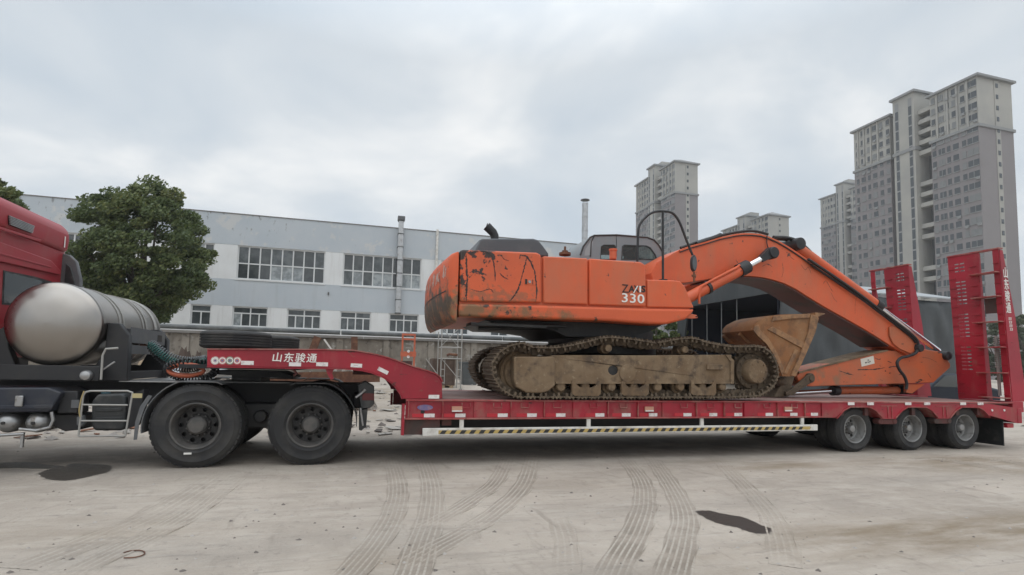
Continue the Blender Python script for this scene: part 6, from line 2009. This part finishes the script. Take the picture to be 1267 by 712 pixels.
# edge flanges of the boom side
flb = [(x_, z_) for x_, z_ in prof(top[2:19], BY0)]
def strip(pts, off, w, y0, y1, m_, name, par):
    mb = MB(); vs = []; n = len(pts)
    for i, (x_, z_) in enumerate(pts):
        a, b = pts[max(i - 1, 0)], pts[min(i + 1, n - 1)]
        d = Vector((b[0] - a[0], b[1] - a[1])).normalized(); nn = Vector((-d.y, d.x))
        for (o_, y_) in ((off, y0), (off, y1), (off + w, y1), (off + w, y0)): vs.append((x_ + nn.x * o_, y_, z_ + nn.y * o_))
    fs = []
    for i in range(n - 1):
        for j in range(4): fs.append((i * 4 + j, i * 4 + (j + 1) % 4, i * 4 + 4 + (j + 1) % 4, i * 4 + 4 + j))
    fs += [(0, 1, 2, 3), (4 * n - 4, 4 * n - 3, 4 * n - 2, 4 * n - 1)]
    return obj(name, mb.add(vs, fs), m_, par)
strip(flb, -.055, .018, BY0 - .02, BY0 - .001, M['black'], 'boom_seam', boom)
strip(flb, -.034, .03, BY0 - .025, BY0 - .001, M['orange'], 'boom_flange', boom)
strip(prof(bot[3:16], BY0), .012, .02, BY0 + .02, BY1 - .02, M['maroon_steel'], 'boom_underside', boom)
# boom tip boss and pins
q = at(1113, 421, BY0)
obj('tip_boss', MB().slab(prof([(1100, 405), (1106, 403), (1114, 406), (1128, 418), (1134, 425), (1132, 434), (1126, 438), (1112, 432), (1104, 425), (1100, 415)], BY0 - .02), BY0 - .04, BY0 - .002), M['orange_arm'], boom, bevel=.012)
q = at(1132.5, 431, BY0)
obj('boom_tip_pin', MB().lathe([(.001, -.12), (.075, -.115), (.085, -.09), (.085, .85), (.001, .86)], (q.x, BY0 - .02, q.z), 24), M['black'], exc)
for i_, (pix_, w_2) in enumerate(((((974, 312), (978, 318), (983, 322)), .8), (((990, 326), (996, 334), (1000, 331), (1004, 340)), .7),
        (((1018, 352), (1022, 348), (1027, 356), (1031, 362)), .8), (((968, 325), (969, 336), (967, 344)), .7), (((1028, 362), (1032, 370), (1036, 374)), .6),
        (((943, 330), (950, 327), (956, 331)), .8), (((1060, 366), (1058, 378), (1058, 390)), .5))):
    scrape(pix_, w_2, boom, BY0 - .0006, sd=30 + i_)
# lift cylinders
for yy, nm in ((BY0 - .20, 0), (BY1 + .20, 1)):
    a, b, c, d = at(836, 377, BY0 - .2), at(917, 334, BY0 - .2), at(921, 332, BY0 - .2), at(955, 313.5, BY0 - .2)
    for v in (a, b, c, d): v.y = yy
    cyl_ = obj('lift_cylinder', MB().cyl(a, b, .105, 20), M['orange'], exc)
    obj('cylinder_head', MB().cyl(b - (b - a).normalized() * .06, b + (b - a).normalized() * .16, .13, 18), M['black'], cyl_)
    obj('cylinder_rod', MB().cyl(b, d, .058, 18), M['chrome'], cyl_)
    e_ = a.lerp(b, .47)
    obj('cylinder_clamp', MB().cyl(e_ - (b - a).normalized() * .03, e_ + (b - a).normalized() * .03, .125, 18), M['black'], cyl_)
    pp = [at(*p_, yy - .12 if nm == 0 else yy - .12) for p_ in ((866, 376), (866, 368), (868, 356), (876, 350), (905, 335), (912, 331.5), (916, 328))]
    for v in pp: v.y = yy - .10
    obj('cylinder_pipe', MB().tube(smooth_path(pp, 24), .022, 8), M['orange'], cyl_)
    obj('rod_eye', MB().lathe([(.001, -.09), (.10, -.085), (.115, -.06), (.115, .08), (.08, .10)], (d.x, yy, d.z), 24).slab(
        [(d.x - .06, d.z - .11), (d.x - .25, d.z - .20), (d.x - .30, d.z - .10), (d.x - .08, d.z + .10)], yy - .06, yy + .06), M['black'], cyl_)
# arm cylinder lying on the boom
a, b, c = at(984, 305, 9.0), at(1083, 377.5, 9.0), at(1161, 434.5, 9.0)
ac = obj('arm_cylinder', MB().cyl(a, b, .115, 20), M['orange'], exc)
obj('cylinder_head', MB().cyl(b - (b - a).normalized() * .05, b + (b - a).normalized() * .12, .135, 18), M['black'], ac)
obj('cylinder_rod', MB().cyl(b, c, .058, 18), M['chrome'], ac)
obj('cylinder_foot', MB().lathe([(.001, -.30), (.12, -.29), (.13, -.2), (.13, .2), (.12, .29), (.001, .3)], (at(981, 303, 9.0).x, 9.07, at(981, 304, 9.0).z), 22), M['black'], ac)
# hoses along the boom top
def hose(pix, Y, r_, par, m_='hose_black', n=40, nm='hydraulic_hose'):
    return obj(nm, MB().tube(smooth_path([at(p_[0], p_[1], Y) for p_ in pix], n), r_, 8), M[m_], par)
hose([(842, 307), (870, 297.5), (890, 292), (912, 287.5), (932, 286), (950, 290)], 8.8, .028, boom)
hose([(862, 302), (873, 298), (885, 294), (892, 291)], 8.76, .045, boom)
hose([(957, 294), (972, 294.5), (985, 298), (997, 307), (1006, 316), (1013, 321), (1014.5, 325), (1008, 325)], 8.95, .040, boom)
hose([(960, 295.5), (974, 297), (987, 303), (998, 313), (1006, 322)], 9.1, .036, boom)
hose([(1000, 321), (1030, 341), (1060, 362), (1085, 381), (1110, 400), (1130, 416), (1136, 425), (1134, 436), (1124, 441), (1115, 443), (1110, 449), (1113, 458), (1119, 466), (1122, 475), (1121, 482)], 8.63, .030, boom)
hose([(1004, 328), (1060, 366), (1085, 384.5), (1108, 402), (1126, 416), (1133, 424)], 8.66, .022, boom)
hose([(949, 292), (949, 302), (952, 310), (955, 314)], BY0 - .03, .010, boom)
# arm
AY0, AY1 = 8.80, 9.34
arm_px = [(986, 466), (991, 459.5), (1040, 447), (1081, 436.5), (1100, 434), (1120, 433.5), (1141.8, 432), (1160.8, 435), (1168, 439), (1176, 450), (1176, 455), (1155, 473.8), (1123, 474.9), (1051, 476.8), (1003, 478.5), (990, 476)]
arm = obj('arm', MB().slab(prof(arm_px, AY0), AY0, AY1), M['orange_arm'], exc, bevel=.015)
strip(prof([(988, 462), (1040, 448.6), (1081, 438), (1098, 434.5)], AY0), -.004, .03, AY0 - .02, AY1 + .02, M['frame_mud'], 'arm_top_plate', arm)
obj('arm_bracket', MB().slab(prof([(1121, 475.5), (1144, 475.2), (1128, 487), (1121, 486)], AY0 + .05), AY0 + .04, AY0 + .10), M['orange_arm'], arm)
obj('arm_bracket', MB().slab(prof([(1121, 475.5), (1144, 475.2), (1128, 487), (1121, 486)], AY0 + .05), AY1 - .1, AY1 - .04), M['orange_arm'], arm)
q = at(1169.5, 440.5, AY0)
obj('arm_end_pin', MB().lathe([(.001, -.09), (.06, -.085), (.095, -.06), (.095, .05), (.08, .06), (.08, .62), (.001, .64)], (q.x, AY0 - .02, q.z), 24), M['black'], arm)
q = at(1000.5, 468, AY0)
obj('bucket_pin', MB().lathe([(.001, -.07), (.055, -.07), (.06, -.05), (.095, -.045), (.10, 0), (.10, .55), (.001, .62)], (q.x, AY0 - .02, q.z), 24), M['trackmud'], arm)
for i_, (pix_, w_2) in enumerate(((((1038, 459), (1044, 461), (1052, 463)), 1.2), (((1060, 458), (1068, 457.5), (1080, 457.5), (1096, 455)), 1.6), (((1082, 443), (1087, 445), (1090, 444)), 1.4), (((1098, 447), (1103, 449)), 1.6), (((1099, 455), (1106, 453.5), (1110, 454.5)), 1.8), (((1140, 442), (1150, 444), (1160, 449)), .7), (((1148, 462), (1152, 468)), 1.2))):
    scrape(pix_, w_2, arm, AY0 - .0006, sd=50 + i_)
# warning sticker
s0 = [at(*p_, AY0) for p_ in ((1064.5, 444.5), (1080.5, 440.5), (1082, 450), (1066, 454))]
stk = obj('warning_sticker', MB().slab([(p_.x, p_.z) for p_ in s0], AY0 - .004, AY0 - .001), mat('cream_sticker', (.62, .58, .50), .5), arm)
cxs = sum(p_.x for p_ in s0) / 4; czs = sum(p_.z for p_ in s0) / 4
mb = MB()
for (dx, dz_, r_) in ((.018, .022, .018), (-.05, -.032, .017), (.062, -.004, .015), (.02, -.018, .010), (-.02, -.02, .008), (.04, -.03, .008)):
    mb.lathe([(r_, 0), (r_, -.002), (.001 if dx != .018 else r_ * .55, -.002)], (cxs + dx, AY0 - .0045, czs + dz_), 12)
mb.tube([(cxs - .05, AY0 - .0055, czs - .03), (cxs - .01, AY0 - .0055, czs - .015), (cxs + .03, AY0 - .0055, czs - .02)], .004, 5)
obj('sticker_drawing', mb, M['stripe_black'], stk)
# bucket cylinder under the arm
a, b, c = at(1125, 483, 9.07), at(1034, 483.5, 9.07), at(976, 487, 9.07)
bc = obj('bucket_cylinder', MB().cyl(a, b, .085, 20), M['orange_arm'], exc)
obj('cylinder_head', MB().cyl(b - (b - a).normalized() * .05, b + (b - a).normalized() * .1, .105, 18), M['black'], bc)
obj('cylinder_rod', MB().cyl(b, c, .05, 18), M['chrome'], bc)
obj('cylinder_foot', MB().cyl(at(1126, 482, 8.95), at(1126, 482, 9.2), .10, 18).cyl(at(1110, 482.5, 9.07), at(1126, 482, 9.07), .10, 18), M['black_dark'], bc)
# bucket links
for y_ in (AY0 - .07, AY1 + .03):
    obj('bucket_link', MB().slab([(p_.x, p_.z) for p_ in (at(*p2, AY0) for p2 in ((996, 464), (1004, 466), (1004, 471), (978, 489), (970, 490), (969, 485), (977, 481)))], y_, y_ + .04), M['trackmud'], exc, bevel=.008)
q = at(970.5, 472, 8.6)
obj('link_pin', MB().lathe([(.001, -.10), (.05, -.10), (.085, -.06), (.09, 0), (.09, .75), (.05, .8), (.001, .82)], (q.x, 8.70, q.z), 22), M['trackmud'], exc)
obj('link_block', MB().slab([(p_.x, p_.z) for p_ in (at(*p2, 8.8) for p2 in ((958, 492), (964, 480), (972, 466), (984, 464), (980, 478), (985, 486), (975, 491)))], 8.80, 9.34), M['trackmud'], exc, bevel=.015)
# bucket: side plates, floor shell, lip with teeth
KY0, KY1 = 8.45, 9.36
sidep = prof([(932, 409), (933, 404), (938, 398.5), (947, 393.8), (957, 391), (979, 389.5), (1003, 389), (1013, 393), (1008.5, 411), (996, 440), (984, 466), (968, 466), (964, 453), (957, 438), (948, 425), (938, 416)], KY0)
bk = obj('bucket', MB().slab(sidep, KY0, KY0 + .03), M['bucket'], exc, bevel=.004)
obj('bucket_side', MB().slab(sidep, KY1 - .03, KY1), M['bucket'], exc)
shell = prof([(1012, 389.5), (1003, 388.6), (979, 388.8), (966, 389.3), (957, 390.4), (947, 393.2), (938, 398), (933, 403.5), (931.5, 409), (937.5, 416.4), (948, 425.5), (957, 438.5), (964, 453), (968, 466)], KY0)
strip(shell, 0.0, .03, KY0 + .032, KY1 - .032, M['bucket'], 'bucket_shell', bk)
strip(shell[6:], .03, .02, KY0 + .10, KY0 + .22, M['bucket_edge'], 'wear_strip', bk)
for u in (.33, .56, .80):
    yk = KY0 + (KY1 - KY0) * u
    strip(shell[2:], .031, .022, yk - .06, yk + .06, M['bucket_edge'], 'wear_strip', bk)
obj('bucket_ear', MB().slab(prof([(934, 403), (918, 405), (913, 415), (922, 425), (945, 425), (953, 432), (940, 416)], 8.85), 8.80, 8.86), M['bucket'], bk, bevel=.006)
obj('bucket_ear', MB().slab(prof([(934, 403), (918, 405), (913, 415), (922, 425), (945, 425), (953, 432), (940, 416)], 8.85), 9.28, 9.34), M['bucket'], bk, bevel=.006)
obj('ear_pin', MB().cyl((at(923, 414, 8.8).x, 8.65, at(923, 414, 8.8).z), (at(923, 414, 8.8).x, 9.4, at(923, 414, 8.8).z), .055, 16), M['trackmud'], bk)
def rib(pix, th, m_, nm):
    return obj(nm, MB().slab(prof(pix, KY0 - .02), KY0 - th, KY0 - .001), m_, bk, bevel=.004)
rib([(1003, 389.5), (1012.5, 394), (1008.5, 411), (996, 440), (984, 466), (978.5, 465), (990, 438), (1000, 411)], .035, M['bucket_edge'], 'side_cutter')
rib([(950, 408), (956, 404.5), (998, 425.5), (994, 432)], .022, M['bucket_edge'], 'side_rib')
rib([(932.5, 409), (934, 404), (939, 402), (941, 409), (952, 420), (962, 437), (971, 458), (968, 465), (964, 453), (957, 438), (948, 425), (938, 416)], .018, M['bucket_edge'], 'side_rib')
rib([(984, 432), (988, 434), (974, 463), (970, 462)], .016, M['bucket_edge'], 'side_rib')
rib([(957, 391.5), (979, 389.8), (1002, 389.4), (1001, 393.5), (979, 394.5), (955, 397.5)], .03, M['bucket_edge'], 'side_rib')
tooth = MB().add([(0, -.06, -.055), (0, .06, -.055), (0, .06, .05), (0, -.06, .05), (.24, -.05, .012), (.24, .05, .012), (.24, .05, .03), (.24, -.05, .03)],
                 [(0, 1, 2, 3), (4, 5, 6, 7), (0, 1, 5, 4), (1, 2, 6, 5), (2, 3, 7, 6), (3, 0, 4, 7)]).mesh('bucket_tooth', M['bucket_edge'])
q = at(1010, 389.8, KY0)
for k in range(5):
    piece('bucket_tooth', tooth, exc, (q.x, KY0 + .08 + k * (KY1 - KY0 - .16) / 4, q.z), (0, R(-4), 0))
obj('bucket_lip', MB().box(q.x - .12, q.x + .03, KY0 + .001, KY1 - .001, q.z - .06, q.z - .005), M['bucket_edge'], bk, bevel=.006)

# ================================================================== THINGS IN THE YARD
def yz(x_, y_): return ground_z(x_, y_)
# parked car behind the trailer tail
def car(px_, Y):
    c = at(px_, 480, Y); g_ = yz(c.x, Y)
    t = thing('parked_car', 'dark blue parked car seen between the excavator arm and the nearer loading ramp', 'car', (c.x, Y, g_))
    s_ = [(-2.2, .35), (-2.25, .75), (-2.1, .95), (-1.2, 1.02), (-.55, 1.45), (.9, 1.48), (1.75, 1.02), (2.15, .95), (2.2, .4), (1.9, .28), (-1.9, .28)]
    A = lambda pts: [(c.x + a, g_ + b) for a, b in pts]
    b_ = obj('body', MB().slab(A(s_), Y, Y + 1.75), M['car_paint'], t, bevel=.09, seg=3)
    obj('window', MB().slab(A([(-1.05, 1.02), (-.48, 1.40), (.12, 1.42), (.12, 1.0)]), Y - .006, Y - .002), M['glass'], t)
    obj('window', MB().slab(A([(.18, 1.0), (.18, 1.42), (.85, 1.42), (1.5, 1.02)]), Y - .006, Y - .002), M['glass'], t)
    obj('sill_trim', MB().slab(A([(-1.9, .38), (1.9, .38), (1.9, .45), (-1.9, .45)]), Y - .012, Y - .003), M['steel'], t)
    for dx in (-1.4, 1.4):
        w = obj('wheel', MB().lathe([(.22, -.02), (.31, -.02), (.33, .02), (.33, .18), (.2, .2)], (c.x + dx, Y, g_ + .33), 28), M['rubber'], t)
        obj('rim', MB().lathe([(.22, -.01), (.20, .02), (.05, .01), (.001, 0)], (c.x + dx, Y - .004, g_ + .33), 20), M['steel'], w)
    obj('headlamp', MB().slab(A([(-2.2, .72), (-1.85, .72), (-1.9, .86), (-2.12, .86)]), Y - .008, Y - .003), M['reflect_white'], t)
car(1183, 13.8)

# scaffold frame
sx_, sy_ = at(558, 460, 20).x, 20.0
g_ = yz(sx_, sy_)
sc_ = thing('scaffold', 'grey tubular scaffold frame standing by the wall behind the trailer', 'scaffold', (sx_, sy_, g_))
x0_, x1_ = at(546, 440, sy_).x, at(571, 440, sy_).x
z_hi, z_a, z_b = at(558, 400, sy_).z, at(558, 430, sy_).z, at(558, 444, sy_).z
for x_ in (x0_, x1_):
    for dy in (0, .9):
        obj('post', MB().cyl((x_, sy_ + dy, g_), (x_, sy_ + dy, z_hi if dy == 0 else z_hi - .3), .022, 8), M['tubesteel'], sc_)
for z_ in (z_a, z_b, z_hi - .05):
    for dy in (0, .9):
        obj('ledger', MB().cyl((x0_, sy_ + dy - .03, z_), (x1_, sy_ + dy - .03, z_), .018, 8), M['tubesteel'], sc_)
for x_, d in ((x0_, 1), (x1_, -1)):
    obj('ladder_frame', MB().cyl((x_ + d * .14, sy_, g_ + .25), (x_ + d * .14, sy_, z_b), .015, 6)
        .cyl((x_, sy_, g_ + .3), (x_ + d * .14, sy_, g_ + .3), .013, 6).cyl((x_, sy_, g_ + .55), (x_ + d * .14, sy_, g_ + .55), .013, 6).cyl((x_, sy_, g_ + .8), (x_ + d * .14, sy_, g_ + .8), .013, 6), M['tubesteel'], sc_)
obj('brace', MB().cyl((x0_, sy_ - .02, z_b), (x1_, sy_ - .02, g_ + .35), .014, 6), M['tubesteel'], sc_)
obj('brace', MB().cyl((x0_, sy_ + .45, z_hi - .1), (x1_, sy_ + .45, z_a), .012, 6), M['tubesteel'], sc_)
obj('brace', MB().cyl((x1_, sy_ + .42, z_hi - .1), (x0_, sy_ + .42, z_a), .012, 6), M['tubesteel'], sc_)
a, b = at(527, 444, sy_), at(540, 462, sy_)
obj('brace', MB().cyl((a.x, sy_, a.z), (b.x, sy_, b.z), .018, 8), M['tubesteel'], sc_)
obj('caster', MB().box(x1_ - .06, x1_ + .06, sy_ - .05, sy_ + .05, g_ - .02, g_ + .1), M['tubesteel'], sc_)
# brown crate on a pallet
cy_ = 20.9; c0, c1 = at(534, 455, cy_), at(564, 455, cy_)
g2 = yz(0, cy_)
pl_ = thing('wooden_pallet', 'low wooden pallet under the brown crate', 'pallet', ((c0.x + c1.x) / 2, cy_, g2))
for k in range(5):
    obj('slat', MB().box(c0.x + k * (c1.x - c0.x) / 5 + .02, c0.x + (k + 1) * (c1.x - c0.x) / 5 - .02, cy_, cy_ + .9, g2 + .10, g2 + .125), M['wood'], pl_)
for k in range(3):
    x_ = c0.x + (c1.x - c0.x) * (k + .5) / 3
    obj('block', MB().box(x_ - .07, x_ + .07, cy_ - .01, cy_ + .9, g2 - .02, g2 + .098), M['wood'], pl_)
ztop_ = at(548, 444, cy_).z
crt = thing('brown_crate', 'tall brown board crate on the pallet inside the scaffold', 'crate', ((c0.x + c1.x) / 2, cy_, g2 + .126))
obj('panel', MB().box(c0.x + .03, c1.x - .03, cy_ + .02, cy_ + .85, g2 + .126, ztop_), M['brown_crate'], crt, bevel=.01)
for u in (.0, .5, .93):
    x_ = c0.x + .03 + (c1.x - c0.x - .06) * u
    obj('batten', MB().box(x_, x_ + .07, cy_ - .004, cy_ + .018, g2 + .13, ztop_ - .003), M['brown_crate'], crt)
obj('strap_bundle', MB().tube([at(553, 440, cy_ - .1), at(556, 438.5, cy_ - .1), at(566, 439.5, cy_ - .1)], .05, 6), M['rust'], crt)
# blue grey bin
q0, q1 = at(572, 461, 22), at(590, 450, 22)
bn = thing('blue_grey_bin', 'low blue grey metal bin against the wall right of the scaffold', 'bin', ((q0.x + q1.x) / 2, 22, yz(0, 22)))
obj('tub', MB().slab([(q0.x + .05, yz(0, 22) - .02), (q1.x, yz(0, 22) - .02), (q1.x + .08, q1.z), (q0.x, q1.z)], 22, 22.8), M['bluegrey_metal'], bn, bevel=.01)
obj('rim', MB().box(q0.x - .03, q1.x + .11, 21.97, 22.83, q1.z + .002, q1.z + .06), M['bluegrey_metal'], bn)
# orange rack
oy = 19.5
o0, o1 = at(497.5, 440, oy), at(512.5, 440, oy)
zr_t, zr_b, g3 = at(505, 415.5, oy).z, at(505, 438, oy).z, yz(0, oy)
ork = thing('orange_rack', 'narrow orange upright trolley frame standing before the concrete wall', 'trolley', ((o0.x + o1.x) / 2, oy, g3))
for x_ in (o0.x, o1.x): obj('upright', MB().box(x_ - .03, x_ + .03, oy - .03, oy + .03, g3, zr_t), M['orange_rack'], ork)
obj('top_bar', MB().box(o0.x - .03, o1.x + .03, oy - .035, oy + .035, zr_t + .002, zr_t + .07).box(o0.x + .035, o1.x - .035, oy - .02, oy + .02, zr_t - .16, zr_t - .1), M['orange_rack'], ork)
obj('cross_plate', MB().box(o0.x - .06, o1.x + .06, oy - .06, oy - .033, zr_b - .10, zr_b + .08), M['orange_rack'], ork)
for dz_ in (.09, -.11): obj('lamp', MB().cyl(((o0.x + o1.x) / 2, oy - .09, zr_b + dz_), ((o0.x + o1.x) / 2, oy - .062, zr_b + dz_), .05, 10), M['reflect_white'], ork)
mb = MB()
for k in range(5): mb.box(o0.x + .12, o1.x - .12, oy + .0, oy + .03, zr_b + .2 + k * .14, zr_b + .225 + k * .14)
obj('rung', mb, M['tubesteel'], ork)
# leaning steel sections and a post
def beam(nm, lab, a, b, Y, w, d, m_, cat):
    p0, p1 = at(*a, Y), at(*b, Y)
    D = (p1 - p0).normalized(); s_ = D.cross(Vector((0, 1, 0))).normalized()
    t = MB()
    def bar(o0, o1, y0, y1):
        vs = []
        for p_ in (p0, p1):
            for (o_, y_) in ((o0, y0), (o1, y0), (o1, y1), (o0, y1)): vs.append(p_ + s_ * o_ + Vector((0, y_, 0)))
        t.add(vs, [(0, 1, 2, 3), (4, 5, 6, 7), (0, 1, 5, 4), (1, 2, 6, 5), (2, 3, 7, 6), (3, 0, 4, 7)])
    bar(-w / 2, w / 2, 0, .015); bar(-w / 2, w / 2, d - .015, d); bar(-.008, .008, .0155, d - .0155)
    return tag(obj(nm, t, m_, org=tuple(p0)), lab, cat, None)
beam('steel_beam', 'rusty steel beam leaning on the concrete wall above the gooseneck', (384, 440), (393, 417), 18, .22, .16, M['rust'], 'beam')
beam('steel_post', 'rusty upright steel post before the concrete wall behind the gooseneck bend', (438.5, 452), (438.5, 417), 18, .20, .18, M['rust'], 'post')
beam('steel_pole', 'pale thin pole leaning beside the rusty beam', (412.5, 436), (401, 420), 18, .05, .05, M['white_paint'], 'pole')
beam('steel_beam', 'long rusty beam lying on the yard behind the tractor wheels', (330, 469), (470, 466), 15, .3, .2, M['rust'], 'beam')
# brown tarpaulin heap and scrap behind the hoses
def heap(nm, lab, px0, px1, pyt, pyb, Y, m_, cat, seed, kind_=None, n=16, dep=1.4):
    r_ = random.Random(seed)
    a, b = at(px0, pyb, Y), at(px1, pyb, Y); zt_ = at((px0 + px1) / 2, pyt, Y).z
    zb_ = min(a.z, yz(0, Y) - .05)
    mb = MB(); vs = []
    for j in range(n + 1):
        for i in range(n + 1):
            u, v = i / n, j / n
            h = max(0, 1 - (abs(2 * u - 1) ** 1.6)) * max(0, 1 - (2 * v - 1) ** 2)
            h = h ** .8 * (.85 + .15 * math.sin(u * 11 + seed + 3 * v) + .10 * math.sin(v * 13 - u * 17 + seed * 2) + (r_.uniform(-.16, .16) if kind_ else r_.uniform(-.05, .05)))
            vs.append((a.x + (b.x - a.x) * u + r_.uniform(-.03, .03), Y + dep * v, zb_ + (zt_ - zb_) * h))
    mb.add(vs, [(j * (n + 1) + i, j * (n + 1) + i + 1, (j + 1) * (n + 1) + i + 1, (j + 1) * (n + 1) + i) for j in range(n) for i in range(n)])
    o = obj(nm, mb, m_, smooth=20, flip=False)
    return kind(o, 'stuff') if kind_ else tag(o, lab, cat)
heap('brown_tarp', 'crumpled brown tarpaulin heap in front of the concrete wall behind the air hoses', 202, 248, 416, 446, 15, M['brown_crate'], 'tarpaulin', 4)
heap('rubble', '', 185, 300, 440, 468, 13.5, mat('rubble_grey', (.20, .17, .145), .95, layers=[dict(c=(.33, .30, .27), s=6, lo=.5, hi=.6), dict(c=(.30, .12, .08), s=4, lo=.6, hi=.65)], bump=.5), '', 5, kind_='stuff', n=26)
heap('rubble', '', 360, 470, 452, 470, 15.5, mat('rubble_brown', (.17, .14, .115), .95, layers=[dict(c=(.30, .27, .24), s=5, lo=.5, hi=.6), dict(c=(.05, .05, .05), s=7, lo=.58, hi=.65)], bump=.5), '', 6, kind_='stuff', n=26)
# scrap: pale and dark fragments lying about between trailer and wall
mb = MB()
for i in range(1100):
    x_, y_ = rng.uniform(-8, 14), rng.uniform(11.0, 20)
    s_ = rng.choice((.04, .06, .08, .12, .2)) * rng.uniform(.7, 1.3); z_ = yz(x_, y_)
    an = rng.uniform(0, 3.14); ca, sa = math.cos(an), math.sin(an)
    pts = [(-s_, -s_ * .4), (s_ * rng.uniform(.6, 1), -s_ * .5), (s_, s_ * .3), (-s_ * .4, s_ * .6)]
    tlt = rng.uniform(0, .12)
    vs = [(x_ + a * ca - b * sa, y_ + a * sa + b * ca, z_ + .01 + tlt * (a + s_) + k * .015) for k in (0, 1) for a, b in pts]
    mb.add(vs, [(0, 1, 2, 3), (4, 5, 6, 7), (0, 1, 5, 4), (1, 2, 6, 5), (2, 3, 7, 6), (3, 0, 4, 7)], rng.choice((0, 0, 0, 0, 0, 0, 1, 1, 2)))
kind(obj('scrap_fragments', mb, [mat('pale_scrap', (.36, .335, .30), .9), mat('dark_scrap', (.09, .075, .065), .9), mat('rust_scrap', (.20, .09, .05), .9)], smooth=0), 'stuff')
for k, (px_, py_, Y, w, h, m_, lab) in enumerate(((208, 459, 12.6, .34, .16, 'galv', 'crumpled shiny metal can lying in the rubble left of the orange hose'), (278, 462, 12.8, .5, .18, 'galv', 'bent pale sheet metal piece in the rubble under the gooseneck'), (183, 452, 13.2, .5, .3, 'wood', 'pale broken board leaning in the rubble by the gas tank frame'))):
    c = at(px_, py_, Y)
    tag(obj('scrap_piece', MB().add([(c.x - w / 2, Y, c.z - h / 2), (c.x + w / 2, Y + .1, c.z - h * .4), (c.x + w * .45, Y + .3, c.z + h * .4), (c.x - w * .4, Y + .2, c.z + h / 2), (c.x, Y - .08, c.z + h * .1)],
        [(0, 1, 4), (1, 2, 4), (2, 3, 4), (3, 0, 4), (0, 3, 2, 1)]), M[m_], smooth=0), lab, 'scrap')

# ------------------------------------------------------------------ haze
HZ = bpy.data.materials.new('thin_haze'); HZ.use_nodes = True
t_ = HZ.node_tree; t_.nodes.clear()
pv = N(t_, 'ShaderNodeVolumePrincipled'); pv.inputs['Color'].default_value = (.90, .93, .96, 1)
pv.inputs['Density'].default_value = .0004; pv.inputs['Anisotropy'].default_value = .2
om_ = N(t_, 'ShaderNodeOutputMaterial'); L(t_, pv.outputs[0], om_.inputs['Volume'])
x_0, x_1, y_0, y_1 = min(gx) - 20, max(gx) + 20, min(gy) - 20, max(gy) + 20
kind(obj('haze', MB().box(x_0, x_1, y_0, y_1, -2.0, 125), HZ, smooth=0), 'stuff')
S.cycles.volume_bounces = 1
